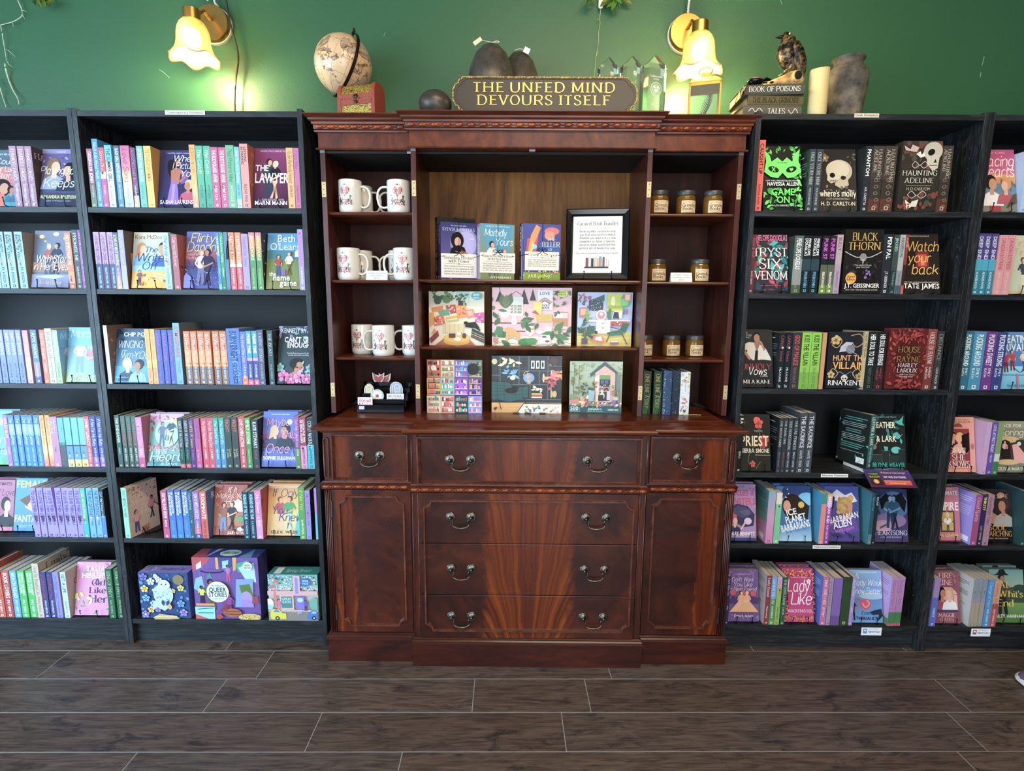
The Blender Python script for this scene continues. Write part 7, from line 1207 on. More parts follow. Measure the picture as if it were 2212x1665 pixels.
# ------------------------------------------------------------------ puzzle boxes
def puzzle(x0, x1, y, z, h, d, key, side, lab, rz=0, top=None, topart=None, tl=0, name='puzzle_box'):
    w_ = x1-x0; r = thing(name, uniq(lab), 'puzzle box', ((x0+x1)/2, y, z), (-tl, 0, math.radians(rz)), 'jigsaw puzzle boxes'); m = MB(); k = .0006; ld = d*.86
    m.box((-w_/2, 0, .0), (w_/2, d, h), c=hx(side)); o = m.build('lid', PRINT, r, world=False)
    q = MB(); q.box((-w_/2+.0018, d, .0018), (w_/2-.0018, d+.004, h-.0018)); q.build('tray', mat('grey_card', 'b8b0a4', .8), r, world=False)
    p = Pr(100, 100)
    if key == 'grid': grid_puzzle(p)
    else: p.run(PUZ[key])
    part('picture', p.mesh(lambda a, b, n: ((a/100-.5)*w_, -n, b/100*h)), GLOSSP, r, False)
    if topart:
        t = Pr(100, 25); t.run(topart); part('top_print', t.mesh(lambda a, b, n: ((a/100-.5)*w_, b/25*d, h+n)), GLOSSP, r, False)
    return r
PY = .115
puzzle(U(928, 744, PY), U(1046, 744, PY), PY, 1.2, .206, .05, 'cush', 'd8c088', 'square puzzle box showing patchwork cushions and a dozing black cat')
puzzle(U(1063, 745, PY), U(1233, 745, PY), PY, 1.2, .222, .05, 'pink', 'd8a0a0', 'wide pink puzzle box with houseplants, rainbow poster and spotted dog')
puzzle(U(1246, 745, PY), U(1363, 745, PY), PY, 1.2, .206, .05, 'blue', '7a88b0', 'puzzle box showing a green armchair in a pale blue room')
puzzle(U(924, 891, .06), U(1042, 891, .06), .06, .9455, .203, .05, 'grid', '8a5a40', 'puzzle box with a colourful grid of twelve small bookshelves')
puzzle(U(1062, 893, .06), U(1212, 893, .06), .06, .9455, .220, .05, 'shelf', '3a4448', 'dark puzzle box with curiosity shelves, corals and teal armchair')
puzzle(U(1229, 893, .07), U(1341, 893, .07), .07, .9455, .200, .055, 'garden', '1f6a68', 'green puzzle box with a garden shed and a 500 banner', rz=-3)
def pbox(px0, px1, ybot, ytop, z, Y, key, side, lab, d, top, rz=0):
    a, b = U(px0, ybot, Y), U(px1, ybot, Y); h = at((px0+px1)/2, ytop, Y=Y).z-z; puzzle(a, b, Y, z, h, d, key, side, lab, rz, topart=top)
pbox(308, 413, 1337, 1237, .105, .012, 'owl', '4a48a0', 'blue puzzle box with a white owl among flowers', .06, 'R 0 0 100 25 8a7ac8;N 20 3 1 4 6a9a8a,b8a0d8 0 2 28 24;T k 62 8 9 4a3a80 50 Woodland Owl')
pbox(425, 565, 1337, 1204, .105, .012, 'queer', '3a3478', 'large purple puzzle box with round cream title badge', .075, 'R 0 0 100 25 3a3f88;P b83a4a 0,0 20,0 14,25 0,25;P c8b8d8 20,0 34,25 26,25;P 5a9ac0 70,0 90,0 84,25;E 52 13 16 9 d8ecdc;T b 52 10 6 22303a 24 QUEER STORIES')
pbox(584, 690, 1339, 1241, .105, .012, 'spring', '2f6a6a', 'puzzle box with yellow taxi and blue car on a blossom street', .065, 'R 0 0 100 25 2f8a80;R 10 3 14 19 e8e4dc;T k 56 8 9 d8ecdc 50 Spring Street')

# ------------------------------------------------------------------ book bundles, framed notice, easel
def bundle(x, z, y, rz, specs, art, sz, card, lab):
    """specs: back to front (w,h,t,colour,spine title); tied books, so each is a thing of its own"""
    M0 = Matrix.Translation((x, y, z)) @ Matrix.Rotation(math.radians(rz), 4, 'Z'); off = 0; dep = sum(s[2] for s in specs)
    for i, (w_, h, t, c, title, tc, lk) in enumerate(specs):
        off_y = sum(s[2] for s in specs[i+1:]); root = thing('book', uniq(lk), 'book', M0 @ Vector((w_/2, off_y, 0)), (0, 0, math.radians(rz)), 'books tied in bundles')
        m = MB(); k = .0007; cc = hx(c); m.box((-w_/2, 0, 0), (w_/2, k, h), c=cc); m.box((-w_/2, k, 0), (-w_/2+k, t-.0004, h), c=cc); m.box((-w_/2, t-k, 0), (w_/2, t-.0003, h), c=cc); part('cover', m.mesh(), PRINT, root, False)
        m = MB(); m.box((-w_/2+k, k, .001), (w_/2-.0012, t-k, h-.001)); part('page_block', m.mesh(), PAPER, root, False)
        p = spine_print(t, h, c, title, tc, {}); part('spine_print', p.mesh(lambda a, b, n, w_=w_, t=t: (-w_/2-n, t-a/1000, b/1000)), PRINT, root, False)
        if i == len(specs)-1: q = Pr(100, 150); q.run(art); part('cover_print', q.mesh(lambda a, b, n: ((a/100-.5)*w_, -n, b/150*h)), PRINT, root, False)
    w_, h = specs[-1][0], specs[-1][1]; cw, chh = w_*sz[0], h*sz[1]; r = thing('bundle_card', uniq('cream card tied to the '+lab), 'card', M0 @ Vector((w_/2, -.0018, h*sz[2])), (0, 0, math.radians(rz)), 'cards tied to the book bundles')
    m = MB(); m.box((-cw/2, 0, 0), (cw/2, .0006, chh)); m.build('card', WHITE, r, world=False); p = Pr(100, 80); p.run(card); part('lettering', p.mesh(lambda a, b, n: ((a/100-.5)*cw, -n, b/80*chh)), MATTE, r, False)
    s_ = thing('cord', uniq('black elastic cord with bow around the '+lab), 'cord', M0 @ Vector((w_/2, 0, 0)), (0, 0, math.radians(rz)), 'cords around the book bundles'); m = MB(); wx = w_/2+.0015; zc = h*(sz[2]+sz[1])-.012; D = dep
    for q in ([(-wx, -.0005, zc), (-wx, D+.001, zc), (wx, D+.001, zc), (wx, -.0005, zc)],): m.tube(q, .0011, 6)
    m.tube([(-wx, -.0005, zc), (-cw/2+.012, -.0028, zc+.002)], .0011, 6); m.tube([(wx, -.0005, zc), (cw/2-.012, -.0028, zc+.002)], .0011, 6)
    hb = max(s[1] for s in specs); m.tube([(0, -.0018, zc+.016), (.001, -.0018, h+.0015), (0, D*.5, hb+.002), (0, D+.001, h)], .0009, 6); m.tube([(0, -.0025, .001), (0, -.0028, h*sz[2])], .0009, 6)
    for e in (-1, 1): m.tube(bez([(0, -.003, zc+.016), (e*.010, -.004, zc+.024), (e*.019, -.004, zc+.018), (e*.008, -.004, zc+.013), (0, -.003, zc+.016)], 4), .0009, 6); m.tube(bez([(0, -.003, zc+.016), (e*.008, -.004, zc+.008), (e*.02, -.004, zc+.003)], 4), .0009, 6)
    m.build('elastic', IRON, s_, world=False, smooth=True)
CD = 'R 0 0 100 80 e6e0d0;T f 50 62 10 2a2624 84 %s;%s;L .8 5a5450 14,%d 86,%d;H 50 %d 2.2 2a2624;%s'
def card_lines(ls, y0, st=9.5): return ';'.join('T f 50 %.1f 5.2 4a4440 84 %s' % (y0-i*st, l) for i, l in enumerate(ls))
bundle(at(953, 602, Y=.05).x, 1.447, .05, 22, [(.150, .232, .034, '1c1e1c', 'f:FEATHERS BLACK', 'c8c0a0', 'tall black book at the back of the left bundle'), (.136, .206, .028, '5a1c2c', 'f:The Dream/Hunter|', 'd8b060', 'maroon book in the middle of the left bundle'), (.137, .208, .024, '2c2c60', 'f:VIOLIN|', 'b0a0e0', 'front book of the left bundle with hooded violinist cover')],
 'G 0 150 2c3068 6a5a9a;E 66 96 40 40 8a86c0;E 70 96 30 32 b0a8d8;T s 50 140 3.6 c8c8e8 80 the instant bestseller;T f 50 128 8 c8c8f0 90 SYLVIA MERCEDES;E 46 104 18 22 15151c;E 47 100 9 12 d8a080;P 15151c 20,56 76,56 66,86 48,92 30,84;P a8602c 50,70 74,60 80,68 58,80;L 2 d8a050 40,76 90,62;R 0 0 100 60 3a3070;n 12 4 8 14 b03a80,8a3a90 0 0 100 12;T s 86 108 4 e8e8f8 20 magic', (1.0, .42, .04), CD % ('Romantasy Heroines', 'T f 50 51 10 2a2624 60 with Power', 46, 46, 46, card_lines(['These romantasy books featuring strong', 'heroines. From nightmares with', 'adventures to dark fae myth and epic', 'fantasy, this bundle has it all. For'], 36, 8.5)), 'left bundle')
bundle(at(1038, 602, Y=.05).x, 1.447, .05, 20, [(.133, .200, .016, '2f4a34', '|', 'e8e8e0', 'dark green book at the back of the middle bundle'), (.134, .202, .022, 'a85aa0', 'MORBID CURIOSITY|', 'f0e0f0', 'orchid book in the middle of the central bundle'), (.132, .203, .020, '8a9a70', 'k:Morbidly Yours|', 'f0f0e0', 'front book of the middle bundle with blue and olive cover')],
 'G 60 150 5aa0b0 8a9060;G 0 60 8a9060 7a8450;P 4a9ab8 20,60 80,60 92,150 8,150;T s 50 142 4 e8f0f0 80 waiting for the storm to pass;T k 44 118 19 f4f4ec 64 Morbidly;T k 68 94 19 f4f4ec 52 Yours;M 34 10 92 3a2a24 d8a888 e0e0d8 5a6a70;M 70 10 74 b85a3a e0b090 b06a60 7a9a60;T b 60 4 6 e8e8d8 60 IVY FAIRBANKS', (1.04, .36, .13), CD % ('Romance, but Make it Weird', 'T f 50 51 9 2a2624 56 (in the best way)', 44, 44, 44, card_lines(['These romance novels will subtly unsettle', 'you. Morticians, conspiracy theories, and', 'paranormal events. If you like your love', 'on the odd side, this is for you.'], 34, 8.5)), 'middle bundle')
bundle(at(1130, 602, Y=.05).x, 1.447, .05, 13, [(.140, .208, .030, '2a3038', 'CANDLE|', 'd8d8e0', 'charcoal book at the back of the right bundle'), (.138, .204, .014, 'b890a8', '|', 'f0f0f0', 'pale pink book in the middle of the right bundle'), (.142, .203, .018, '3a4a90', 'TELLER|', 'f0d060', 'front book of the right bundle with orange and blue cover')],
 'G 0 150 3a4a98 5a3a80;P c83a58 4,30 30,40 40,120 10,110;P f08a30 8,60 30,100 46,140 34,148 20,120;P f8c040 14,60 30,90 22,110;E 30 90 6 6 8ad0f0;E 76 132 20 10 d86a60;E 70 120 14 12 e88a70;R 44 40 56 60 2f5aa8;R 0 0 100 22 7a9a30;N 40 3 1 3 e8c040,d84a60,8ac050 0 4 100 26;T f 74 106 8 f4ecd0 22 THE;T f 72 90 13 f4ecd0 50 TELLER;T f 72 80 6 f4ecd0 12 OF;T f 72 64 13 f4ecd0 50 SMALL;T b 42 8 7 e8e060 70 JULIE LEONG', (.92, .33, .18), CD % ('Cozy Escape', 'T f 86 62 1 2a2624 1 .', 54, 54, 54, card_lines(['These cozy fantasy novels full of warm', 'magic, lovable characters, and gentle', 'adventures. Perfect if you want to escape', 'into a world that feels comforting.'], 43, 9)), 'right bundle')
fr = thing('picture_frame', uniq('black picture frame with bookshop notice leaning on the centre shelf'), 'picture frame', (.300, .062, 1.4485), (-.14, 0, math.radians(-7)), None)
W_, H_ = .232, .262; m = MB(); b = .026
pro = [(0, .004), (0, -.012), (.004, -.016), (b*.75, -.011), (b, -.004), (b, .004)]
rings = [[Vector((-W_/2+o, e, o)), Vector((W_/2-o, e, o)), Vector((W_/2-o, e, H_-o)), Vector((-W_/2+o, e, H_-o))] for o, e in pro]; m.loft(rings+[rings[0]], True, False); m.build('frame', BLK, fr, world=False, auto=.3)
m = MB(); m.box((-W_/2+.004, .002, .004), (W_/2-.004, .006, H_-.004)); m.build('backing', mat('dark_backing', '161616', .7), fr, world=False)
p = Pr(100, 118); p.rect(0, 0, 100, 118, 'dedcd2'); p.text('f', 50, 99, 7.6, '2f2c2a', 'Curated Book Bundles', 82); p.line(.4, '6a6460', [(24, 93), (46, 93)]); p.line(.4, '6a6460', [(54, 93), (76, 93)]); p.heart(50, 93.4, 1, '6a6460')
for i, t in enumerate(['Book bundles curated to help', 'you find your perfect match.', 'Whether you want to try a new', 'subgenre or have a specific', 'mood in mind, you\'ll find the', 'perfect set of books for you.']): p.text('f', 50, 84.5-i*7, 4.6, '4a4642', t, 72)
p.text('f', 50, 40, 2.8, '5a5652', 'Book bundles are hand-curated by staff and sold at a small price', 84)
x = 28
for c, w2, h2 in (('8a3f38', 4.6, 18), ('e8e4da', 3.6, 21), ('e8e4da', 1, 18), ('38434c', 4, 17), ('e0dcd0', 2, 20), ('d8b890', 5, 18), ('d0b89a', 2.4, 17), ('8a9aa0', 4, 21), ('c8c0b0', 2, 17), ('8a5048', 3, 20), ('e8e4da', 3, 16), ('d8d4c8', 3.4, 14)):
    p.rect(x-.3, 12.6, w2+.6, h2+.6, '3a3430'); p.rect(x, 13, w2, h2, c); x += w2+.6
p.rect(25, 10, 48, 2.6, '4a2a24'); part('notice', p.mesh(lambda a, bb, n: ((a/100-.5)*(W_-2*b+.004), -.002-n, b+.001+bb/118*(H_-2*b))), MATTE, fr, False)
gl = MB(); gl.box((-W_/2+b, -.0042, b), (W_/2-b, -.0036, H_-b)); 
easel(.300, .045, 1.447, .20, uniq('black wire easel under the framed bookshop notice'))

# ------------------------------------------------------------------ sticker rack, journals
rk = thing('sticker_rack', uniq('glossy black tiered display rack with stickers in the left bay'), 'display rack', (U(826, 890, .06), .035, .9455)); m = MB(); w_ = .176
for i in range(5):
    y0, z0 = i*.026, i*.0185; z1 = z0+.030
    m.box((-w_/2+i*.002, y0, 0 if i == 0 else z0), (w_/2+i*.0035, y0+.0025, z1), M=None)
    m.box((-w_/2+i*.002, y0, z0), (w_/2+i*.0035, y0+.028, z0+.0025))
for s_ in (-1, 1): m.prism([(0, 0), (.13, 0), (.13, .105), (.104, .105), (.0, .03)], s_*w_/2-.0015, s_*w_/2+.0015, 0)
m.build('tiers', BLK, rk, world=False, bev=.0008)
q = Pr(40, 30); q.rect(0, 0, 40, 30, 'c0ccdc'); q.text('s', 20, 12, 7, '8a98b0', '$4.00', 30); part('price_tag', q.mesh(lambda a, bb, n: (-w_/2+.006+a*.0005, -n, .014+bb*.00042)), MATTE, rk, False)
RO = rk.location
def sticker(cx, tier, w2, code, lab, W, H, out, dx=0, dy=.004, dz=0, edge='e4e0da'):
    """die-cut sticker: printed card with its own outline and thickness"""
    k = w2/W; z0 = .022+tier*.0185-.006+dz; r = thing('sticker', uniq(lab), 'sticker', RO+Vector((cx, tier*.026+dy, z0)), (-.1, 0, 0), 'die-cut stickers in the black rack')
    m = MB(); m.prism([((a-W/2)*k, b_*k) for a, b_ in out], 0, .0008, 1, c=hx(edge)); part('card', m.mesh(), PRINT, r, False); p = Pr(W, H); p.run(code); part('picture', p.mesh(lambda a, bb, n: ((a-W/2)*k, -n, bb*k)), PRINT, r, False)
grave = lambda W, H: [(2, 0), (W-2, 0), (W-2, H*.5)]+[(W/2+(W/2-2)*math.cos(PI*t/10), H*.5+(H*.5)*math.sin(PI*t/10)) for t in range(11)]+[(2, H*.5)]
GV = 'E 30 44 24 24 %s;R 6 0 48 44 %s;E 30 44 19 19 %s;R 11 0 38 44 %s;L 1 5a564c 20,40 40,40;L 1 5a564c 20,34 40,34;T f 30 46 7 5a564c 26 RIP;L 1 5a564c 20,28 40,28;L 1.4 5a564c 11,0 11,44;L 1.4 5a564c 49,0 49,44'
sticker(-.058, 2, .040, GV % ('b8ac88', 'b8ac88', 'cfc4a0', 'cfc4a0'), 'beige tombstone sticker at the left of the rack', 60, 70, grave(60, 70), dz=.004)
sticker(.052, 2, .046, GV % ('8a98a4', '8a98a4', 'aebac4', 'aebac4'), 'grey-blue tombstone sticker at the right of the rack', 60, 70, grave(60, 70), dz=.004); sticker(.044, 2, .046, GV % ('8a98a4', '8a98a4', 'aebac4', 'aebac4'), 'tombstone sticker just behind the grey-blue one', 60, 70, grave(60, 70), dy=.008, dz=.005)
hp = lambda s_=1: [(50+46*(16*math.sin(t)**3)/16, 40+42*(13*math.cos(t)-5*math.cos(2*t)-2*math.cos(3*t)-math.cos(4*t))/16) for t in [2*PI*k/24+PI for k in range(25)]]
DV = 'H 50 46 40 c23a22;P c23a22 14,60 6,96 30,78;P c23a22 86,60 94,96 70,78;T k 50 48 14 4a1410 50 Sweet;T k 50 30 14 4a1410 40 Devil'
dout = [(50, 2), (80, 22), (96, 50), (97, 66), (100, 100), (74, 84), (50, 76), (26, 84), (0, 100), (3, 66), (4, 50), (20, 22)]
sticker(-.034, 4, .048, DV, 'red devil heart sticker at the top of the rack', 100, 100, dout, dz=.003); sticker(-.010, 4, .048, DV, 'second devil heart sticker peeking out behind the first', 100, 100, dout, dy=.010, dz=.0); 
cir = [(50+49*math.cos(2*PI*t/24), 50+49*math.sin(2*PI*t/24)) for t in range(24)]
sticker(-.020, 1, .052, 'E 50 50 46 46 6f8a94;E 50 50 42 42 c8d0cc;E 50 50 30 30 e4e4dc;L 2 b03a38 20,76 78,22;L 2 b03a38 24,24 76,76;F 50 50 14 c03a40 8a2028;L 1.4 6f8a94 50,80 50,92;L 1.4 6f8a94 20,50 8,50;L 1.4 6f8a94 92,50 80,50', 'round sticker with crossed red design in the rack', 100, 100, cir, dz=.000)
sticker(.050, 1, .066, 'R 0 0 100 50 dcd8dc;T F 50 28 14 7a2838 88 EMOTIONAL;T F 50 8 14 7a2838 84 SUPPORT', 'white wordy sticker with maroon lettering on the right', 100, 50, [(0, 0), (100, 0), (96, 20), (98, 40), (88, 50), (12, 50), (2, 40), (4, 20)], dz=.002)
sticker(-.060, 0, .056, 'R 0 0 100 70 dccdd0;T F 50 38 22 b8485c 80 Read;T F 50 10 22 b8485c 84 More', 'pink lettered sticker in the lowest tier on the left', 100, 70, [(0, 0), (100, 0), (100, 34), (92, 38), (90, 66), (84, 70), (14, 70), (6, 64), (8, 38), (0, 30)], dz=.004)
def journal(px0, px1, Y, h, c, art, tc, ttl, lab, d=.125, hc='1', rz=0):
    t = U(px1, 892, Y)-U(px0, 892, Y)-.0006; o = spine_book(t, h, c, ttl, tc, {'d': d, 'hc': 1, 'nm': 1}); o.location = (U(px0, 892, Y), Y, .9455); tag(o, uniq(lab), 'journal', 'journals in the lower right bay'); o.name = 'journal'
    p = Pr(t*1000, h*1000); k = t*1000
    if art == 'green':
        for i in range(5): p.line(1, '4f8a3a', [(k*(.1+.1*i), 0), (k*(.2+.14*i), h*260), (k*.95, h*(420+40*i))], True)
    elif art == 'stars': p.scatter(150, 7, .3, .9, ['d8f0f8', 'a8d8e8', 'ffffff'], 0, 0, k*.22, h*1000); p.scatter(40, 8, .3, .8, ['d8e8f0'], k*.2, 0, k, h*1000)
    elif art == 'night': p.scatter(26, 9, .4, 1.1, ['d8e8f0', '8a98a8'], 0, 0, k, h*1000)
    elif art == 'flor':
        R = random.Random(4)
        for i in range(26): p.flower(R.uniform(1, k-1), R.uniform(8, h*990), R.uniform(2.4, 4.6), R.choice(['c83a48', 'd8487a', 'e0a878', 'e8d050', 'b82f3c']), 'f0d070'); p.leaf(R.uniform(0, k), R.uniform(0, h*1000), 5, R.uniform(0, 360), R.choice(['5a7a4a', '8a9a50', 'b8c060']))
        p.ell(k*.5, 16, 5.5, 5.5, '1f2220'); p.line(.8, 'e8e8e0', [(k*.4, 14), (k*.52, 19), (k*.62, 14)]); p.text('s', k*.5-2, h*800, 4, '5a7aa8', 'ONE LINE A DAY', h*450, 'l', -PI/2)
    part('spine_art', p.mesh(map_spine(t)), PRINT, o, False); return o
journal(1387, 1404, .05, .166, '16301a', 'green', 'b8a850', 'f:ONE LINE A DAY', 'green marbled journal beside the cabinet post'); journal(1409.5, 1427, .05, .166, '18341c', 'green', 'b8a850', 'f:ONE LINE A DAY', 'green marbled journal left of the blue starry one')
journal(1430, 1448.5, .04, .169, '1e3f62', 'stars', 'd8e8f0', '', 'navy journal with silver speckled edge'); journal(1449.5, 1465, .045, .169, '17293c', 'night', 'd8e8f0', '', 'plain midnight journal left of the floral one')
journal(1467, 1487.5, .045, .165, 'd4dada', 'flor', '5a7aa8', '', 'white floral journal at the right of the journals')
rb = MB(); a = Vector((U(1470, 896, .04), .045, .9465)); P = bez([a, a+Vector((.02, -.012, .0005)), a+Vector((.045, -.006, .0005)), a+Vector((.075, -.012, .001))], 4)
rb.loft([[p+Vector((0, -.0028, 0)), p+Vector((0, .0028, 0)), p+Vector((0, .0028, .0006)), p+Vector((0, -.0028, .0006))] for p in P]); r = thing('ribbon_marker', uniq('yellow ribbon bookmark trailing onto the cabinet floor from the journals'), 'ribbon', a); rb.build('ribbon', mat('yellow_ribbon', 'd8cc78', .6), r)
for x_, y_ in ((1140, .09), (1172, .09), (1115, .09)):
    m = MB(); X_ = U(x_, 893, .045); m.box((X_-.012, .040, .9455), (X_+.012, .052, .949)); o = thing('acrylic_foot', uniq({1140: 'middle', 1172: 'right', 1115: 'left'}[x_]+' dark clip foot under the dark curiosity puzzle'), 'clip', (X_, .045, .9455), group='clip feet on the cabinet floor'); m.build('clip', mat('smoky_clip', '2a2624', .3), o)

# ------------------------------------------------------------------ special books
ang = math.atan2(.127, .027)                       # open-shelf book turned three quarters, left bookcase fifth shelf
o = spine_book(.024, .203, '8fc8ae', 'FANCY MEETING YOU HERE|', '3a8a78', {'d': .137, 'sa': 'fancy', 'sd': 'cfc0a8'}); o.location = (-1.5145, .004, .4475); o.rotation_euler.z = -math.radians(11); tag(o, uniq('beige illustrated book turned sideways with mint spine, fifth shelf, left of cabinet'), 'book', 'books on the fifth shelf of the black bookcase left of the cabinet')
er = thing('book_easel', uniq('black wire easel standing empty beside the turned beige book'), 'easel', (-1.45, .08, .447), group='wire easels on the shelves'); m = MB()
m.tube(bez([(-1.462, .028, .483), (-1.458, .036, .459), (-1.452, .045, .4495), (-1.43, .085, .449), (-1.425, .11, .4495), (-1.437, .10, .54), (-1.447, .085, .565)], 5), .0018, 6); m.tube(bez([(-1.43, .05, .449), (-1.425, .11, .4495), (-1.437, .115, .54), (-1.444, .105, .585)], 5), .0018, 6); m.build('wire_frame', IRON, er, smooth=True)
# lying book with leaflets, and the turned teal book on it
lie = thing('book', uniq('book lying flat with cream page edge under the teal and black pair'), 'book', (1.41, .07, .7325), (0, 0, .12), 'books on the fourth shelf of the black bookcase right of the cabinet'); m = MB()
m.box((-.085, -.052, 0), (.068, .06, .001), c=hx('3a3060')); m.box((-.085, -.052, .0135), (.068, .06, .0145), c=hx('3a3060')); m.box((-.085, .059, .001), (.068, .06, .0135), c=hx('3a3060')); part('cover', m.mesh(), PRINT, lie, False); m = MB(); m.box((-.084, -.051, .001), (.067, .059, .0135)); part('page_block', m.mesh(), PAPER, lie, False)
o = spine_book(.026, .207, '2a6a68', 'b:LEATHER & LARK|BRYNNE WEAVER', 'e8e0c0,b8d0c8', {'d': .135, 'bk': '202624', 'ba': 'larkback', 'sd': '232826'}); o.location = (1.347, .022, .7475); o.rotation_euler = (0, 0, math.radians(13)); tag(o, uniq('teal-spined book turned to show its back cover, fourth shelf, right of cabinet'), 'book', 'books on the fourth shelf of the black bookcase right of the cabinet')
o.rotation_euler.z = math.radians(17)
cards = thing('leaflet', uniq('purple and orange leaflet sloping over the fourth shelf edge'), 'leaflet', (1.400, -.006, .7495), (math.radians(-52+90-90), 0, math.radians(-2))); m = MB(); cw, chh = .166, .078
m.box((-cw/2, -.0015, -chh), (cw/2, .0, 0), c=hx('4a3068')); part('card', m.mesh(), PRINT, cards, False); p = Pr(100, 46); p.grad(0, 46, '3a2f80', '5a2038'); p.grad(6, 40, '2a3a3a', '3a2420', 5, 30); p.ell(17, 15, 6, 6, 'e87a28'); p.ell(17, 15, 3, 3, 'f8c040')
for i, (t, c) in enumerate((('TOURIST', '8ab868'), ('SEASON', 'c8b850'))): p.text('b', 17.5, 32-i*7, 4.4, c, t, 22)
p.text('b', 62, 36, 4.6, 'f0a040', 'Welcome to Cape Carnage!', 54); p.grad(6, 18, 'e85a20', 'c02a18', 34, 92); p.text('b', 62, 24, 4.6, 'f4ece8', 'VISIT ONCE, STAY FOREVER.', 50); p.text('b', 62, 9, 2.8, 'f8d060', 'BRYNNE WEAVER', 40); part('printing', p.mesh(lambda a_, b_, n: ((a_/100-.5)*cw, -.0015-n, (b_/46-1)*chh)), PRINT, cards, False)
# tassel on the second shelf
tx = at(492, 520, Y=-.004); tr = thing('tassel_bookmark', uniq('black tassel bookmark hanging over the denim blue spine'), 'tassel', (tx.x, -.004, tx.z)); m = MB()
m.tube(bez([(tx.x+.012, .03, tx.z+.018), (tx.x+.008, .01, tx.z+.026), (tx.x+.002, -.003, tx.z+.012), (tx.x, -.005, tx.z)], 5), .0007, 5); m.ball((tx.x, -.006, tx.z-.003), .0032, .003, .004, 8, 6)
R = random.Random(2)
for k in range(26): aa = R.uniform(0, 6.28); m.tube([(tx.x+.001*math.cos(aa), -.006+.001*math.sin(aa), tx.z-.004), (tx.x+.004*math.cos(aa)-.002, -.0065+.0022*math.sin(aa), tx.z-.03), (tx.x+.0045*math.cos(aa)-.003, -.0065+.0022*math.sin(aa), tx.z-.06-R.random()*.006)], .0006, 4)
m.build('thread', mat('black_thread', '101114', .8), tr)
# ------------------------------------------------------------------ things on top of the cabinet
TZ = 2.006
# globe
gc = at(742, 141, Y=.165); GR = .103; g = thing('globe', uniq('antique-style tan globe on dark stand behind the small chest'), 'globe', (gc.x, gc.y, TZ)); T = Matrix.Rotation(math.radians(20), 4, 'Y')
gm = mat('globe_paper', 'c9a877', .3, coat=.3); t = NT(gm); v = t.coord((1, 1, 1), False)
n = t.noise(v, 9, 5, .6, .6); land = t.ramp(n, [(.50, .0), (.53, 1.)]); c = t.mix(land, 'd8b48a', t.mix(t.noise(v, 4, 2), 'b98a70', 'b9b8a4')); ln = t.noise(v, 60, 3, .7)
edge = t.ramp(n, [(.495, .0), (.51, 1.), (.53, .0)]); c = t.mix(edge, c, '5a3a2a'); c = t.mix(t.ramp(ln, [(.60, .0), (.66, .5)]), c, '6a4630'); t.l(c, t.b.inputs[0])
m = MB(); m.ball(gc, GR, GR, GR, 48, 28, M=T); m.build('sphere', gm, g, smooth=True)
m = MB()
for k in range(6):
    a = PI*k/6; m.tube([gc+T @ Vector((GR*1.001*math.sin(b)*math.cos(a), GR*1.001*math.sin(b)*math.sin(a), GR*1.001*math.cos(b))) for b in [2*PI*j/48 for j in range(49)]], .00035, 4, caps=False)
for zf in (-.5, 0, .5): rr = math.sqrt(1-zf*zf)*GR*1.001; m.tube([gc+T @ Vector((rr*math.cos(b), rr*math.sin(b), zf*GR)) for b in [2*PI*j/48 for j in range(49)]], .00035, 4, caps=False)
m.build('graticule', mat('graticule_ink', '6a4630', .6), g)
q = Pr(60, 30); q.text('s', 30, 20, 4, '3a2a20', 'NORTH', 30); q.text('s', 30, 13, 4, '3a2a20', 'PACIFIC', 34); q.text('s', 30, 6, 4, '3a2a20', 'OCEAN', 30)
def sph(a, b, n): th = (a-30)/60*.7+.28; ph = (b-15)/60*.7+.32; r_ = GR+.0003+n; return T @ Vector((r_*math.cos(ph)*math.sin(th), -r_*math.cos(ph)*math.cos(th), r_*math.sin(ph)))+gc
part('lettering', q.mesh(sph), MATTE, g)
ax = T @ Vector((0, 0, 1)); m = MB(); RA = GR+.012; e1 = ax; e2 = Vector((0, 0, 0)); side = (T @ Vector((1, 0, 0))); side = (side*.62+Vector((0, -1, 0))*.78).normalized(); side = (side-ax*side.dot(ax)).normalized()
arc = [gc+(ax*math.cos(b)+side*math.sin(b))*RA for b in [PI*j/30 for j in range(31)]]
rings = []; wv = ax.cross(side).normalized()
for p in arc: rd = (p-gc).normalized(); rings.append([p+wv*.0055-rd*.0015, p+wv*.0055+rd*.0015, p-wv*.0055+rd*.0015, p-wv*.0055-rd*.0015])
m.loft(rings); m.build('meridian_arm', mat('dark_bronze', '2c211c', .35, .7), g, auto=.5)
m = MB(); m.tube([gc+ax*GR, gc+ax*(GR+.018)], .0042, 10); m.ball(gc+ax*(GR+.024), .0055, .0055, .007, 12, 8); m.ball(gc+ax*(GR+.013), .006, .006, .003, 12, 6); m.build('finial', MATS['dark_bronze'], g, smooth=True)
bx_, by_ = gc.x, gc.y; m = MB(); m.lathe([(0, 0), (.062, 0), (.064, .004), (.058, .010), (.03, .016), (.012, .024), (.008, .05), (.010, gc.z-GR-TZ-.012), (0, gc.z-GR-TZ-.01)], Matrix.Translation((bx_, by_, TZ)), 32); m.build('stand', MATS['dark_bronze'], g, smooth=True)
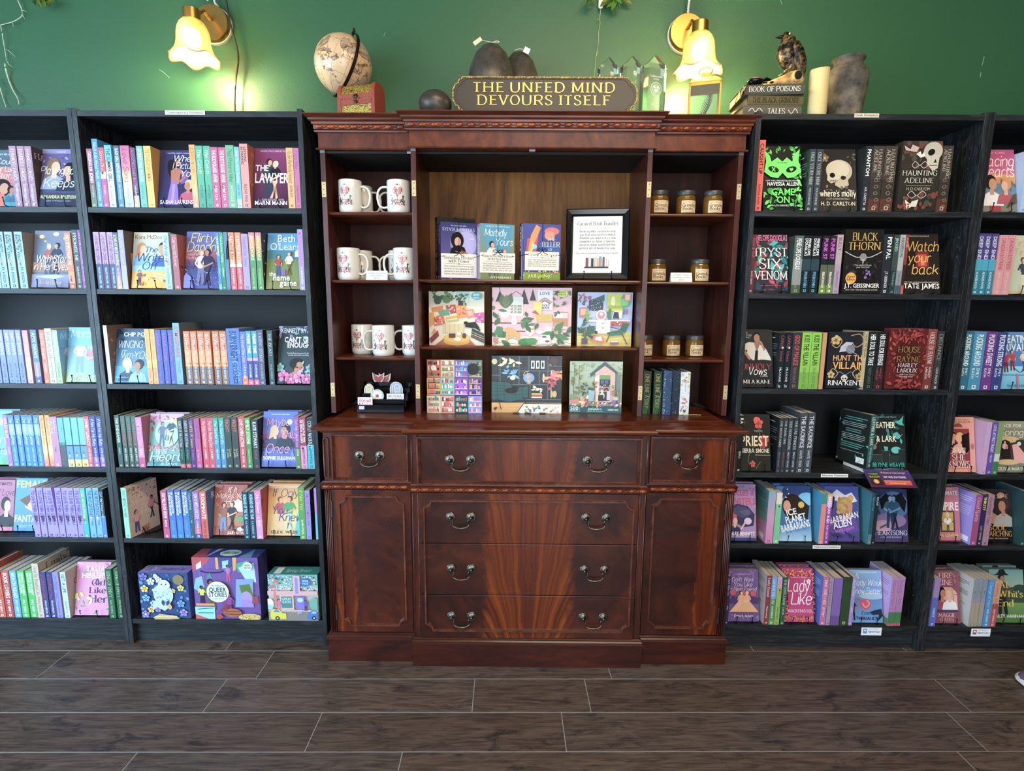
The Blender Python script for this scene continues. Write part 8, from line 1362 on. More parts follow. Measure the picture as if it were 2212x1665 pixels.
# treasure chest
y0 = .035; cx0 = at(726, 240, Y=y0).x; cx1 = at(816, 240, Y=y0+.01).x; ch = thing('chest', uniq('small wooden chest with gold patterned panels and clasp before the globe'), 'chest', ((cx0+cx1)/2, y0, TZ), (0, 0, math.radians(-14)))
w_ = (cx1-cx0)/2; dp = .075; hb = .062; M_ = mat('reddish_chest_wood', '8a3a2a', .45); m = MB(); gold = mat('embossed_gold', 'b08a38', .35, .6); t = NT(gold); v = t.coord((1, 1, 1), False); wn = t.noise(v, 60, 3, .5, 3.5); t.l(t.ramp(wn, [(.42, '6a5420'), (.5, 'd8b860'), (.58, '7a6226')]), t.b.inputs[0]); t.bump(wn, .5, .002)
arcp = [(.0, hb)]+[(dp/2-dp/2*math.copysign(abs(math.cos(PI*k/10))**.55, math.cos(PI*k/10)), hb+.050*math.sin(PI*k/10)**.8) for k in range(11)]+[(dp, hb), (dp, 0), (0, 0)]
m.prism(arcp, -w_+.006, w_-.006, 0); m.build('body', gold, ch, world=False, auto=.5)
for s_ in (-1, 1):
    m = MB(); m.prism([(a-.003 if a < dp/2 else a+.003, (b+.004 if b > hb else b)) for a, b in arcp], min(s_*w_, s_*(w_-.014)), max(s_*w_, s_*(w_-.014)), 0); m.build('end_board', M_, ch, world=False, bev=.001)
m = MB(); m.box((-w_+.01, -.003, hb-.022), (w_-.01, .004, hb-.003)); m.box((-w_+.01, -.003, hb-.001), (w_-.01, .004, hb+.014)); m.box((-w_+.01, -.003, 0), (w_-.01, .004, .008)); m.build('rail', M_, ch, world=False, bev=.0008)
m = MB(); m.ball((0, -.005, hb+.006), .009, .002, .007, 10, 6); m.ball((0, -.005, hb-.013), .008, .002, .006, 10, 6); m.tube(bez([(-.006, -.008, hb-.012), (-.007, -.009, hb+.004), (.003, -.010, hb+.008), (.007, -.009, hb-.004), (.003, -.009, hb-.020)], 4), .0013, 6); m.build('clasp', mat('dark_clasp', '3a3028', .35, .9), ch, world=False, smooth=True)
# clay bowl / gourds
clay = mat('aged_dark_clay', '4a443c', .38, .25); t = NT(clay); v = t.coord((1, 1, 1), False); n = t.noise(v, 14, 6, .65); t.l(t.ramp(n, [(.3, '2c2824'), (.55, '4c463e'), (.75, '726a5c')]), t.b.inputs[0]); t.bump(n, .15, .002)
c = at(940, 214, Y=.05); b_ = thing('clay_sphere', uniq('small squat dark clay sphere left of the sign'), 'ornament', (c.x, c.y, TZ)); R_ = (at(976, 214, Y=.05).x-at(905, 214, Y=.05).x)/2; m = MB(); m.ball((c.x, c.y, TZ+R_*.80), R_, R_, R_*.82, 32, 18); m.build('body', clay, b_, smooth=True)
def lantern_ball(pxc, pyt, pxl, pxr, Y, lab, tag2):
    cx = at(pxc, 150, Y=Y).x; R_ = (at(pxr, 150, Y=Y).x-at(pxl, 150, Y=Y).x)/2; zt = at(pxc, pyt, Y=Y).z; hz = (zt-TZ)/2; r = thing('clay_gourd', uniq(lab), 'ornament', (cx, Y, TZ), group='large dark clay gourds behind the sign'); m = MB()
    m.lathe([(0, 0), (R_*.6, 0), (R_*.9, hz*.3), (R_, hz*.75), (R_*.985, hz*1.1), (R_*.89, hz*1.45), (R_*.68, hz*1.75), (R_*.38, hz*1.94), (R_*.15, hz*1.99), (0, hz*2)], Matrix.Translation((cx, Y, TZ)), 40); m.build('body', clay, r, smooth=True)
    q = MB(); z = zt+.001
    if tag2:
        q.tube(bez([(cx+.01, Y-.02, z-.002), (cx-.01, Y-.02, z+.001), (cx-.03, Y-.03, z)], 4), .0012, 5); q.tube(bez([(cx+.01, Y-.02, z), (cx+.022, Y-.018, z+.004), (cx+.030, Y-.02, z-.001), (cx+.018, Y-.024, z-.003), (cx+.008, Y-.02, z)], 4), .0012, 5); q.box((cx-.06, Y-.035, z-.016), (cx-.032, Y-.034, z-.002), M=None); ro = (cx-.046, Y-.045, z-.009)
        q2 = MB(); q2.box((-.016, 0, -.007), (.016, .0008, .007), M=Matrix.Translation(ro) @ Matrix.Rotation(-.6, 4, 'Y')); q.V = q.V[:-8]; q.F = q.F[:-6]; q.C = q.C[:-6]
    else:
        q.tube(bez([(cx-.02, Y-.02, z-.002), (cx+.0, Y-.02, z+.002), (cx+.014, Y-.025, z-.002)], 4), .0012, 5); ro = (cx+.026, Y-.05, z-.016); q2 = MB(); q2.box((-.011, 0, -.010), (.011, .0008, .010), M=Matrix.Translation(ro) @ Matrix.Rotation(.45, 4, 'Y'))
    q.build('string', mat('cotton_string', 'd8cdb0', .8), r, smooth=True); q2.build('price_tag', mat('buff_tag', 'd8c4a0', .7) if tag2 else WHITE, r)
lantern_ball(1061, 97, 1010, 1112, .13, 'large dark clay gourd behind the sign with buff tag hanging left', True); lantern_ball(1122, 113, 1078, 1167, .21, 'rear clay gourd with white tag, partly hidden by the larger one', False)
cd = at(1208, 168, Y=.10); r = thing('dish', uniq('edge of a pale round dish just showing over the sign'), 'dish', (cd.x, .12, TZ)); m = MB(); m.lathe([(0, 0), (.03, 0), (.034, .01), (.0335, cd.z-TZ-.008), (.02, cd.z-TZ-.001), (0, cd.z-TZ)], Matrix.Translation((cd.x, .12, TZ)), 32); m.build('body', mat('pale_gold_glaze', 'c8b47c', .4), r, smooth=True)
# sign
sy = -.012; L_ = at(977, 200, Y=sy).x; R_ = at(1378, 200, Y=sy).x; zt = at(1180, 166, Y=sy+.01).z; SW, SH = R_-L_, zt-TZ-.001
sg = thing('sign', uniq('long black plaque with scalloped gilt rim and raised gold lettering'), 'sign', ((L_+R_)/2, sy, TZ+.0015), (-.10, 0, 0))
def plaque(s_, k=1.0):
    w2, h2 = SW/2*k-s_, SH/2-s_; nt = .030; pts = []
    corner = [(w2-.033, h2), (w2-.030, h2-.005), (w2-.022, h2-.009), (w2-.0195, h2-.013), (w2-.0185, h2-.018), (w2-.010, h2-.023), (w2-.006, h2-.028), (w2-.0055, h2-.032), (w2, h2-.040)]
    pts = corner+[(a, -b) for a, b in corner[::-1]]+[(-a, -b) for a, b in corner]+[(-a, b) for a, b in corner[::-1]]
    return pts
m = MB(); P0 = plaque(.0015); m.prism([(a, b+SH/2) for a, b in P0], 0, .012, 1); m.build('board', mat('dark_plaque', '37312c', .45), sg, world=False)
P1 = plaque(.0); rim = MB(); n = len(P1)
path = []
for i in range(n):
    a, b = Vector(P1[i]), Vector(P1[(i+1) % n]); L = (b-a).length; k = max(1, int(L/.0045)); path += [a+(b-a)*j/k for j in range(k)]
R = random.Random(3)
for p in path: s_ = R.uniform(.0024, .0042); rim.ball((p.x*.993, -.001+R.uniform(-.001, .001), p.y*.98+SH/2), s_, s_*.9, s_*R.uniform(.7, 1.2), 6, 4)
rim.build('gilt_rim', mat('old_gilt', 'b89858', .35, .4), sg, world=False, smooth=True)
P2 = plaque(.006, .985); m = MB(); pr_ = [[Vector((a, e, b+SH/2)) for a, b in P2] for e in (0, -.0016)]; P3 = plaque(.0075, .982); pr_ += [[Vector((a, -.0016, b+SH/2)) for a, b in P3], [Vector((a, 0, b+SH/2)) for a, b in P3]]; m.loft(pr_, True, False); m.build('inner_moulding', MATS['dark_plaque'], sg, world=False)
def raised(par, txt, x, z, size, width, st, depth, mt, name, inset=None):
    polys, wd = text_polys(st, txt, .16); k = width/wd; m = MB()
    for p in polys:
        q = [(x-width/2+a*k, z+b*size) for a, b in p]; 
        m.prism(q, -depth, .0002, 1)
    m.build(name, mt, par, world=False)
gilt = mat('raised_gilt', 'e8be60', .35, .25)
for st_, tx_, zc, wd_, pxl, pxr in (('f', 'THE UNFED MIND', .575, 0, 1022, 1332), ('f', 'DEVOURS ITSELF', .215, 0, 1030, 1322)):
    xa, xb = at(pxl, 200, Y=sy).x-(L_+R_)/2, at(pxr, 200, Y=sy).x-(L_+R_)/2
    raised(sg, tx_, (xa+xb)/2, SH*zc-.001, .0325, xb-xa, 'f', .0018, gilt, 'lettering')
# crystal obelisks
cry = mat('clear_crystal', 'f4f6ee', .02, trans=.97, ior=1.49)
def crystal(pxl, pxr, pyt, Y, lab, text=None, dy=.045):
    xl, xr = at(pxl, 170, Y=Y).x, at(pxr, 170, Y=Y).x; zt = at((pxl+pxr)/2, pyt, Y=Y).z; h = zt-TZ; w2 = (xr-xl)/2; r = thing('crystal_award', uniq(lab), 'award', ((xl+xr)/2, Y, TZ), (0, 0, math.radians(14)), 'clear crystal awards with pointed tops')
    c_ = w2*.28; base = [(-w2, -dy/2+c_), (-w2+c_, -dy/2), (w2-c_, -dy/2), (w2, -dy/2+c_), (w2, dy/2-c_), (w2-c_, dy/2), (-w2+c_, dy/2), (-w2, dy/2-c_)]
    m = MB(); zs = h-w2*.95; rings = [[Vector((a, b, .001)) for a, b in base], [Vector((a, b, zs+(w2-abs(a))*.55)) for a, b in base]]; m.loft(rings, True, False); m.add(rings[0], [tuple(range(8))[::-1]]); top = [Vector((0, -dy/2*.5, h)), Vector((0, dy/2*.5, h))]; k = len(m.V)
    m.add(rings[1]+top, [(0, 1, 8), (1, 2, 8), (2, 3, 8), (3, 4, 9, 8), (4, 5, 9), (5, 6, 9), (6, 7, 9), (7, 0, 8, 9)]); me = m.mesh(); bm = bmesh.new(); bm.from_mesh(me); bmesh.ops.remove_doubles(bm, verts=bm.verts, dist=1e-5); bmesh.ops.recalc_face_normals(bm, faces=bm.faces); bm.to_mesh(me); bm.free()
    part('body', me, cry, r, False)
    if text:
        p = Pr(100, 200); p.text('s', 50, 150, 9, 'e8ecea', 'Collaboration', 86); p.text('s', 50, 138, 9, 'e8ecea', 'is Key', 40)
        for rr in (32, 29): p.line(1.2, 'e8ecea', [(50+rr*math.cos(2*PI*k/30), 96+rr*math.sin(2*PI*k/30)) for k in range(31)])
        p.line(3, 'e8ecea', [(50+20*math.cos(2*PI*k/20), 96+20*math.sin(2*PI*k/20)) for k in range(16)]); p.ell(50, 90, 11, 8, 'e8ecea'); p.ell(42, 104, 6, 6, 'e8ecea'); p.ell(58, 104, 6, 6, 'e8ecea')
        p.text('s', 50, 44, 9, 'e8ecea', '2024', 30); p.text('s', 50, 30, 8, 'e8ecea', 'Business', 50); p.text('s', 50, 20, 8, 'e8ecea', 'Excellence', 56); part('etching', p.mesh(lambda a, b, n: ((a/100-.5)*w2*1.5, -dy/2-n, .018+b/200*(zs-.02))), mat('etched_frost', 'e0e4e0', .6), r, False)
crystal(1292, 1333, 126, .10, 'leftmost clear crystal award, lower half behind the sign'); crystal(1341, 1384, 123, .10, 'middle clear crystal award beside the plaque end'); crystal(1384, 1437, 121, .035, 'tallest crystal award with etched seal, right of the plaque', True, .05)
# lantern
ly = .07; lx0, lx1 = at(1504, 235, Y=ly).x, at(1570, 235, Y=ly).x; lw = (lx1-lx0)/2; lz = at(1540, 176, Y=ly).z-TZ; ln_ = thing('lantern', uniq('brass framed glass lantern with a feather inside, under the right sconce'), 'lantern', ((lx0+lx1)/2-.012, ly+.05, TZ), (0, 0, math.radians(-16))); m = MB(); d2 = .05; w_ = lw
f_ = .006
for sx in (-1, 1):
    for sy_ in (-1, 1): m.box((sx*w_-f_*(sx > 0), sy_*d2-f_*(sy_ > 0), 0), (sx*w_+f_*(sx < 0), sy_*d2+f_*(sy_ < 0), lz))
for z in (0, lz-f_*1.6):
    for s_ in (-1, 1):
        m.box((-w_, s_*d2-f_*(s_ > 0), z), (w_, s_*d2+f_*(s_ < 0), z+f_*1.6)); m.box((s_*w_-f_*(s_ > 0), -d2, z), (s_*w_+f_*(s_ < 0), d2, z+f_*1.6))
brs = mat('aged_lantern_brass', 'a8843c', .38, .75); m.build('frame', brs, ln_, world=False, bev=.0006); m = MB()
rings = []
for k, (q_, z) in enumerate(((1.0, lz), (1.0, lz+.004), (.86, lz+.014), (.62, lz+.024), (.34, lz+.030), (.3, lz+.032), (.3, lz+.044), (0.01, lz+.045))): rings.append([Vector((a*w_*q_, b*d2*q_, z)) for a, b in ((-1, -1), (1, -1), (1, 1), (-1, 1))])
m.loft(rings); m.build('roof', brs, ln_, world=False, auto=.5, bev=.001); m = MB(); m.tube([(.022*math.cos(2*PI*k/16), 0, lz+.052+.014*math.sin(2*PI*k/16)) for k in range(17)], .003, 8); m.build('ring_handle', brs, ln_, world=False, smooth=True)
m = MB(); 
for s_ in (-1, 1): m.box((-w_+f_, s_*d2*.95-.0006, f_), (w_-f_, s_*d2*.95+.0006, lz-f_)); m.box((s_*w_*.96-.0006, -d2+f_, f_), (s_*w_*.96+.0006, d2-f_, lz-f_))
m.build('glass_pane', mat('lantern_glass', 'f0f6f0', .04, trans=.95, ior=1.05), ln_, world=False)
fe = MB(); P = bez([(-.02, 0, .01), (-.005, .004, .03), (.012, 0, .065), (.02, 0, lz-.03)], 6); fe.tube(P, .0011, 5)
for i, p in enumerate(P[3:]):
    s_ = math.sin(PI*i/(len(P)-2))*.016+.003
    for e in (-1, 1): fe.tube([p, p+Vector((e*s_*.8, .001*e, s_*.9))], [.0024, .0006], 5)
fe.build('feather', mat('mottled_feather', '5c5040', .7), ln_, world=False)
# stack: three fake tomes, skull, raven, bat, on the right bookcase top
B2 = 2.0125; yb = .04
def tome(px0, px1, py, Y, z, h, c, txt, tc, lab, rz, st='f', d=.16):
    x0, x1 = at(px0, py, Y=Y).x, at(px1, py, Y=Y).x; w_ = x1-x0; r = thing('decorative_book', uniq(lab), 'book', ((x0+x1)/2, Y, z), (0, 0, math.radians(rz)), 'decorative tomes on the right bookcase'); m = MB(); k = .003
    m.box((-w_/2, 0, 0), (w_/2, d, k)); m.box((-w_/2, 0, h-k), (w_/2, d, h)); m.loft([[Vector((-w_/2 if e == 0 else w_/2, y_, zz)) for y_, zz in ((.004, 0), (-.001, h*.12), (-.0035, h*.5), (-.001, h*.88), (.004, h), (.008, h), (.008, 0))] for e in (0, 1)]); m.build('cover', mat('tome_'+c, c, .55), r, world=False, bev=.0012)
    m = MB(); m.box((-w_/2+.004, .008, k), (w_/2-.004, d-.004, h-k)); m.build('page_block', mat('tan_pages', 'b89a68', .8), r, world=False); p = Pr(100, 20)
    if txt == '~':
        p.line(1, tc, [(8, 8), (14, 14), (20, 7), (26, 14), (32, 8)], True); p.text('f', 56, 4, 10, tc, 'TALES', 30); p.line(1, tc, [(76, 12), (82, 5), (88, 14), (93, 6)], True)
    else: p.text(st, 50, 5.5, 9.5, tc, txt, 84)
    part('lettering', p.mesh(lambda a, b, n: ((a/100-.5)*w_, -.0040-n, b/20*h)), MATTE, r, False); return r
tome(1606, 1733, 225, .03, B2, .036, '5a5448', '~', 'e8e4d0', 'lowest decorative tome with swirly white title', 1.5); tome(1616, 1736, 208, .035, B2+.0365, .034, '5c5230', 'THE BLACK GRIMOIRE', '2c2a18', 'middle olive decorative tome with faded dark title', 0); tome(1608, 1737, 190, .03, B2+.071, .034, '4a463e', 'BOOK OF POISONS', 'f0e4c8', 'top decorative tome with white poison book title', -4)
z3 = B2+.1055; skx = at(1702, 162, Y=.085).x
sk = thing('skull', uniq('bone-coloured animal skull lying on the stacked tomes'), 'skull', (skx, .085, z3)); bone = mat('old_bone', 'b8925c', .55); t = NT(bone); n = t.noise(t.coord((1, 1, 1), False), 30, 5); t.l(t.ramp(n, [(.35, '7a5a34'), (.6, 'd0a868')]), t.b.inputs[0]); t.bump(n, .3, .002)
m = MB(); rings = []
for x, rz_, ry, zc in ((-.088, .006, .008, .012), (-.07, .013, .015, .015), (-.04, .019, .022, .021), (-.01, .025, .03, .027), (.015, .033, .038, .033), (.035, .031, .036, .032), (.048, .018, .022, .028)): rings.append([Vector((x, ry*math.cos(2*PI*k/16), zc+rz_*math.sin(2*PI*k/16)*(1 if math.sin(2*PI*k/16) > 0 else .8))) for k in range(16)])
m.loft(rings); m.ball((.018, -.030, .036), .020, .010, .020, 14, 8)
for k in range(9): m.ball((-.075+k*.009, -.014-.0012*k, .006), .003, .003, .006, 6, 5)
m.build('cranium', bone, sk, world=False, smooth=True); m = MB(); m.ball((.018, -.0385, .036), .0135, .005, .0145, 14, 8); m.ball((-.062, -.016, .020), .008, .004, .004, 10, 6); m.build('eye_socket', mat('hollow_black', '0c0a08', .9), sk, world=False, smooth=True)
rv = thing('raven_figurine', uniq('black raven figurine with gilded breast perched on the skull'), 'figurine', (skx-.0, .08, z3+.060)); rv.scale = (1.14, 1.14, 1.14); rm = mat('raven_resin', '191512', .32, .35); t = NT(rm); n = t.noise(t.coord((1, 1, 1), False), 70, 3, .6); t.l(t.ramp(n, [(.45, '0e0c0b'), (.60, '6a5638')]), t.b.inputs[0]); t.bump(n, .8, .004)
m = MB(); P = [(-.0, .102, .004), (-.006, .102, .017), (-.006, .094, .021), (-.004, .082, .022), (-.007, .066, .028), (-.006, .050, .031), (.002, .032, .028), (.012, .014, .021), (.022, -.006, .013), (.030, -.028, .009), (.036, -.050, .005)]
pts = [Vector((a-.004, 0, b)) for a, b, r_ in P]; rings = []
for i, (p, (_, _, r_)) in enumerate(zip(pts, P)):
    d = (pts[min(i+1, len(pts)-1)]-pts[max(i-1, 0)]).normalized(); nn = Vector((d.z, 0, -d.x)); rings.append([p+nn*r_*math.cos(2*PI*k/14)+Vector((0, r_*.85*math.sin(2*PI*k/14), 0)) for k in range(14)])
m.loft(rings); m.build('body', rm, rv, world=False, smooth=True)
m = MB(); m.loft([[Vector((x, w2*math.cos(2*PI*k/8), z+w2*.9*math.sin(2*PI*k/8))) for k in range(8)] for x, z, w2 in ((-.020, .098, .0085), (-.036, .0985, .0055), (-.050, .0965, .001))]); m.build('beak', mat('dark_beak', '1c1714', .3, .3), rv, world=False, smooth=True)
for s_ in (-1, 1):
    m = MB(); rings = []
    for f_, r1 in ((0, .008), (.2, .019), (.5, .021), (.8, .013), (1, .003)): c_ = Vector((.006+.030*f_, s_*(.024-.006*f_), .074-.098*f_)); rings.append([c_+Vector((r1*math.cos(2*PI*k/8), s_*.005*math.sin(2*PI*k/8)*(1-f_*.5), r1*.35*math.sin(2*PI*k/8))) for k in range(8)])
    m.loft(rings); m.build('wing', rm, rv, world=False, smooth=True); m = MB(); m.tube(bez([(.0, s_*.012, .02), (-.004, s_*.016, .006), (-.014, s_*.016, -.002)], 4), [.0045]*5+[.003]*4, 6)
    for e in (-1, 0, 1): m.tube([(-.006, s_*.016, .001), (-.020, s_*.016+e*.006, -.004)], .0018, 5)
    m.build('leg', mat('pewter_claw', '8a8474', .4, .6), rv, world=False, smooth=True)
m = MB(); m.ball((-.014, -.0165, .101), .0028, .002, .0028, 8, 6); m.build('eye', mat('pale_bead', 'd8d0c0', .2), rv, world=False, smooth=True)
bt = thing('bat_figurine', uniq('dark bat ornament with pink centre draped over the tome corner'), 'figurine', (at(1632, 165, Y=.05).x, .05, z3)); m = MB(); m.ball((.0, 0, .014), .030, .022, .012, 14, 8); m.ball((-.02, -.012, .006), .012, .010, .007, 10, 6)
for s_ in (-1, 1):
    m.loft([[Vector(p) for p in ((-.01, -.012*s_, .016), (-.03, -.03*s_, .012), (-.045, -.035*s_, -.015), (-.056, -.03*s_, -.055))], [Vector(p) for p in ((-.01, -.008*s_, .012), (-.032, -.02*s_, .004), (-.05, -.022*s_, -.02), (-.058, -.026*s_, -.058))]], False, False)
    m.loft([[Vector(p) for p in ((.01, -.01*s_, .016), (.028, -.018*s_, .024), (.05, -.014*s_, .018))], [Vector(p) for p in ((.01, -.004*s_, .010), (.030, -.008*s_, .014), (.048, -.010*s_, .014))]], False, False)
m.build('body', mat('black_bat_resin', '100d10', .25, .2), bt, world=False, smooth=True).modifiers.new('t', 'SOLIDIFY').thickness = .0015; m = MB(); m.ball((.0, -.008, .0215), .016, .010, .005, 12, 6); m.build('gem', mat('pink_enamel', 'a05a78', .2, .2), bt, world=False, smooth=True)
# candle and vase
cx = at(1767, 200, Y=.05).x; cR = (at(1787, 200, Y=.05).x-at(1748, 200, Y=.05).x)/2; ct = at(1767, 149, Y=.05).z-B2; r = thing('candle', uniq('ivory pillar candle between the tomes and the dark vase'), 'candle', (cx, .05, B2)); m = MB()
m.lathe([(cR*.97, 0), (cR, .003), (cR, ct-.006), (cR*.95, ct), (cR*.8, ct), (cR*.6, ct-.012), (0, ct-.014)], Matrix.Translation((cx, .05, B2)), 32, f=lambda a, b, t, j: (a, b+(.005*math.cos(t-1) if j in (2, 3, 4) else 0))); wx = mat('ivory_wax', 'd2c088', .5); wx.node_tree.nodes['Principled BSDF'].inputs['Subsurface Weight'].default_value = .2; m.build('body', wx, r, smooth=True)
m = MB(); m.tube([(cx, .05, B2+ct-.014), (cx, .05, B2+ct-.004)], .001, 5); m.build('wick', IRON, r)
vy = .13; vx = at(1828, 180, Y=vy).x; vR = (at(1869, 165, Y=vy).x-at(1785, 165, Y=vy).x)/2; vt = at(1825, 128, Y=vy).z-B2; r = thing('vase', uniq('weathered dark clay vase with short neck, right of the candle'), 'vase', (vx, vy, B2)); m = MB()
m.lathe([(vR*.68, 0), (vR*.72, .004), (vR*.86, vt*.3), (vR*.98, vt*.58), (vR, vt*.70), (vR*.94, vt*.80), (vR*.76, vt*.865), (vR*.66, vt*.90), (vR*.66, vt*.945), (vR*.76, vt*.97), (vR*.78, vt*.99), (vR*.76, vt), (vR*.66, vt), (vR*.60, vt*.93), (vR*.75, vt*.8), (vR*.6, .02), (0, .015)], Matrix.Translation((vx, vy, B2)), 48)
vc = mat('mottled_clay', '4a4640', .7); t = NT(vc); n = t.noise(t.coord((1, 1, 1), False), 22, 6, .7); n2 = t.noise(t.coord((1, 1, 1), False), 5, 3); t.l(t.mix(t.ramp(n2, [(.4, 0.), (.6, 1.)]), t.ramp(n, [(.35, '2a2825'), (.65, '5c5850')]), t.ramp(n, [(.35, '4c4236'), (.65, '867a68')])), t.b.inputs[0]); t.bump(n, .3, .003); m.build('body', vc, r, auto=.9)

# ------------------------------------------------------------------ wall sconces
shade_g = mat('amber_ribbed_glass', 'ffe6b4', .08, trans=.9, ior=1.25); bulbm = mat('glowing_bulb', 'fff0c8', .5, emit='fff0c8', es=90)
def sconce(pp, ps, lab, dirx):
    wc = at(*pp, Y=WY-.035); top = at(*ps, Y=.155); r = thing('wall_sconce', uniq(lab), 'wall lamp', (wc.x, WY-.001, wc.z), group='brass wall sconces with glass shades'); M = Matrix.Translation((wc.x, WY-.0005, wc.z)) @ Matrix.Rotation(PI/2, 4, 'X')
    m = MB(); m.lathe([(.066, 0), (.066, .030), (.0655, .034), (.064, .036), (0, .0365)], M, 56); m.build('backplate', BRASS, r, auto=.5, smooth=True)
    m = MB(); m.lathe([(.069, .0005), (.069, .012), (.062, .013), (.062, .0005)], M, 40); m.build('mounting_ring', mat('white_ring', 'd8d4c8', .5), r, auto=.5)
    capz = top.z; m = MB(); m.tube([(wc.x, WY-.036, wc.z+.01), (wc.x+(top.x-wc.x)*.4, WY-.075, wc.z+.018), (top.x, top.y+.01, capz-.018)], .0065, 12); m.build('arm', BRASS, r, smooth=True)
    T = Matrix.Translation((top.x, top.y, capz)); m = MB(); m.lathe([(.006, .006), (.008, .006), (.008, .001), (.0275, 0), (.029, -.002), (.029, -.040), (.026, -.042), (0, -.042)], T, 40); m.build('socket_cap', BRASS, r, auto=.5)
    H = .130; z0 = capz-.036; nn = 72
    prof = [(.027, 0), (.034, -.004), (.044, -.016), (.0515, -.034), (.0545, -.054), (.056, -.076), (.059, -.092), (.066, -.106), (.077, -.118), (.086, -.122)]
    def fl(a, z, t_, j):
        k = max(0, (j-6)/3.); rib = .0011*abs(math.sin(t_*18)); u = math.cos(t_*6); return (a*(1+.05*u*k)+rib, z+(-.016*(u*.5+.5)*k))
    m = MB(); m.lathe(prof, Matrix.Translation((top.x, top.y, z0)), nn*2, caps=False, f=fl); o = m.build('glass_shade', shade_g, r, smooth=True); so = o.modifiers.new('thick', 'SOLIDIFY'); so.thickness = .0022
    m = MB(); m.ball((top.x, top.y, z0-.062), .026, .026, .034, 20, 12); m.build('bulb', bulbm, r, smooth=True)
    d = bpy.data.lights.new('sconce_light', 'POINT'); d.energy = 13; d.color = (1, .78, .42); d.shadow_soft_size = .03; lo = bpy.data.objects.new('sconce_light', d); COL.objects.link(lo); lo.location = (top.x, top.y, z0-.142)
    d = bpy.data.lights.new('sconce_light', 'POINT'); d.energy = 3; d.color = (1, .80, .45); d.shadow_soft_size = .03; lo = bpy.data.objects.new('sconce_light', d); COL.objects.link(lo); lo.location = (top.x, top.y-.10, z0-.05)
    return r, wc, top
s1, w1, t1 = sconce((455, 48), (413, 20), 'left brass wall sconce with lit ruffled glass shade', -1)
s2, w2, t2 = sconce((1485, 68), (1513, 48), 'right brass wall sconce with lit ruffled glass shade above the lantern', 1)
def cable(name, pts, rad, mt, lab, cat, twist=False, n=6):
    P = bez(pts, n); r = thing(name, uniq(lab), cat, P[0]); m = MB()
    if twist:
        for ph in (0, PI):
            m.tube([p+Vector((rad*.7*math.cos(ph+i*.9), rad*.5*math.sin(ph+i*.9), 0)) for i, p in enumerate(P)], rad*.7, 6)
    else: m.tube(P, rad, 8)
    m.build('strand', mt, r, smooth=True); return r
A = lambda px, py, d=.006: at(px, py, Y=WY-d)
cable('power_cable', [A(486, -30, .05), A(490, 10, .05), A(497, 50, .045), A(511, 100, .030), A(515, 130, .03), A(509, 175, .03), A(507, 215, .03), A(508, 250, .03)], .0035, mat('dark_brown_flex', '2a2218', .4), 'dark power cable running down the wall right of the left sconce', 'cable')
cable('twisted_rope', [A(1491, -30, .03), A(1489, 0, .03), A(1487, 16, .03), A(1486, 34, .03)], .0035, mat('white_rope', 'd0cdc0', .8), 'twisted white rope above the right sconce', 'rope', True, 10)
ch_ = thing('white_rope', uniq('short double white cord above the left sconce'), 'rope', A(455, -5)); m = MB()
for a, b in (((446, -20), (449, 2)), ((459, -20), (464, 6)), ((464, 6), (472, 16))): m.tube([A(*a, .02), A(*b, .02)], .004, 8)
m.build('strand', MATS['white_rope'], ch_, smooth=True)
# ------------------------------------------------------------------ roots, leaves
rootm = mat('bleached_root', 'b9c4a8', .7)
def roots(name, paths, lab, cat, mt, d=.012):
    r = thing(name, uniq(lab), cat, A(*paths[0][1][0], d)); m = MB()
    for w_, pts in paths:
        P = bez([A(x, y, d+.006*math.sin(i*2)) for i, (x, y) in enumerate(pts)], 4); n = len(P); m.tube(P, [w_*(1-.5*i/n) for i in range(n)], 6)
    m.build('stem', mt, r, smooth=True); return r
roots('dried_root', [(.0022, [(34, -10), (42, 8), (48, 24), (46, 36), (30, 46), (10, 52), (-14, 58)]), (.0012, [(48, 22), (54, 24), (59, 27)]), (.0012, [(48, 32), (52, 38), (54, 42)]), (.0012, [(28, 47), (28, 54), (30, 59)]),
    (.0018, [(2, 56), (6, 80), (10, 105), (14, 130)]), (.001, [(12, 106), (22, 112), (33, 123)]), (.001, [(13, 128), (20, 140), (30, 146)]), (.0030, [(11, 138), (12, 148), (18, 170), (28, 195), (38, 212), (41, 226)]), (.0022, [(-6, 170), (0, 190), (6, 210), (13, 232)])], 'pale dried roots dangling at the top left of the wall', 'roots', rootm)
def greens(name, specs, lab, cols_):
    r = thing(name, uniq(lab), 'foliage', A(*specs[0][:2], .03)); R = random.Random(int(specs[0][0])); k_ = 0
    for (x, y, n, sp, ln) in specs:
        for i in range(n):
            m = MB(); c = A(x+R.uniform(-sp, sp), y+R.uniform(-4, 4), R.uniform(.02, .06)); a = R.uniform(-1.1, 1.1); L = ln*R.uniform(.6, 1.1); d = Vector((math.sin(a)*L, R.uniform(-.02, .01), -math.cos(a)*L)); s_ = Vector((math.cos(a), 0, math.sin(a)))*L*.16
            m.add([c, c+d*.3+s_, c+d*.7+s_*.8, c+d, c+d*.7-s_*.8+Vector((0, -.003, 0)), c+d*.3-s_+Vector((0, -.003, 0)), c+d*.5+Vector((0, .003, 0))], [(0, 1, 6), (1, 2, 6), (2, 3, 6), (3, 4, 6), (4, 5, 6), (5, 0, 6)])
            o = m.build('leaf', cols_[i % len(cols_)], r)
    return r
lg = [mat('moss_green_leaf', '4f7a2a', .6), mat('olive_leaf', '6f7a30', .6), mat('deep_leaf', '2f5a30', .6)]
greens('moss_tuft', [(86, -4, 16, 10, .030), (108, -4, 14, 10, .028)], 'green moss tuft at the top left edge of the photo', lg)
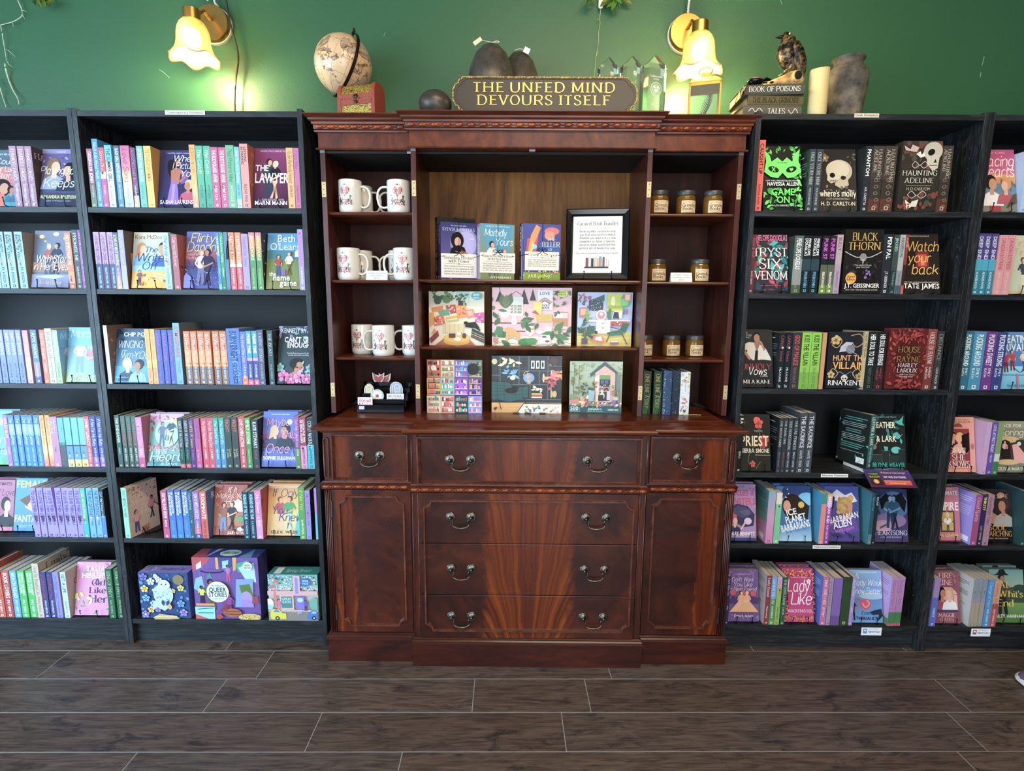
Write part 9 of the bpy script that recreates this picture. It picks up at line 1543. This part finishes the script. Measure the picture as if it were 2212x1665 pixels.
greens('faux_foliage', [(1272, -6, 8, 7, .038), (1330, -8, 12, 9, .058)], 'drooping artificial leaves at the top centre edge', lg)
v = roots('hanging_string', [(.0011, [(1297, 8), (1297, 26), (1295, 40), (1296, 50), (1293, 70), (1293, 88), (1290, 108), (1287, 125), (1285, 150), (1283, 168), (1282, 200)]), (.0017, [(1290, 112), (1289, 118), (1287, 124)]), (.001, [(1295, 41), (1291, 42), (1290, 45)])], 'thin pale twig string hanging down behind the plaque', 'string', mat('green_white_twig', 'a8b878', .7))
r = thing('hang_tag', uniq('small white rounded tag at the top centre edge'), 'tag', A(1298, 0, .02)); c = A(1298, 0, .02); m = MB(); hw = .0085; zz = c.z-.022; m.prism([(c.x-hw, c.z+.03)]+[(c.x+hw*math.cos(PI+PI*k/10), zz+hw*math.sin(PI+PI*k/10)) for k in range(11)]+[(c.x+hw, c.z+.03)], c.y, c.y+.0012, 1); m.build('card', WHITE, r)
# ------------------------------------------------------------------ sneaker at the right edge
sp = at(2200, 1478, Z=0); sh = thing('sneaker', uniq('purple sneaker toe with white sole entering at the right edge'), 'shoe', (sp.x+.128, sp.y-.0, 0), (0, 0, math.radians(6))); m = MB(); rs = []
foot = [(-.130, .022), (-.120, .036), (-.095, .045), (-.05, .049), (.0, .045), (.05, .038), (.10, .036), (.135, .028), (.142, .012)]
for z, k in ((.0, .94), (.006, 1.0), (.020, 1.0), (.026, .97)):
    rs.append([Vector((x*(1 if abs(x) < .12 else k), y*k, z+(.008 if x < -.11 else 0)*(1 if z < .01 else .3))) for x, y in foot]+[Vector((x*(1 if abs(x) < .12 else k), -y*k, z)) for x, y in foot[::-1]])
m.loft(rs); m.build('sole', mat('white_rubber', 'd8d6ca', .5), sh, world=False, auto=.8); m = MB(); rings = []
for x, w_, h_ in ((-.128, .014, .028), (-.118, .030, .040), (-.10, .038, .048), (-.07, .042, .055), (-.03, .040, .070), (.01, .036, .088), (.05, .035, .098), (.09, .034, .098), (.125, .026, .092), (.135, .012, .070)): rings.append([Vector((x, w_*math.cos(PI*k/10), .022+(h_-.022)*math.sin(PI*k/10)**.8)) for k in range(11)])
m.loft(rings, False, False); o = m.build('upper', mat('purple_mesh_fabric', '6a4a70', .85), sh, world=False, smooth=True); o.modifiers.new('t', 'SOLIDIFY').thickness = .003
m = MB()
for k in range(4): m.tube([(-.045+k*.02, -.024, .070+k*.008), (-.035+k*.02, 0, .082+k*.008), (-.045+k*.02, .024, .070+k*.008)], .0022, 6)
m.build('laces', mat('pale_laces', 'c8c0cc', .8), sh, world=False)
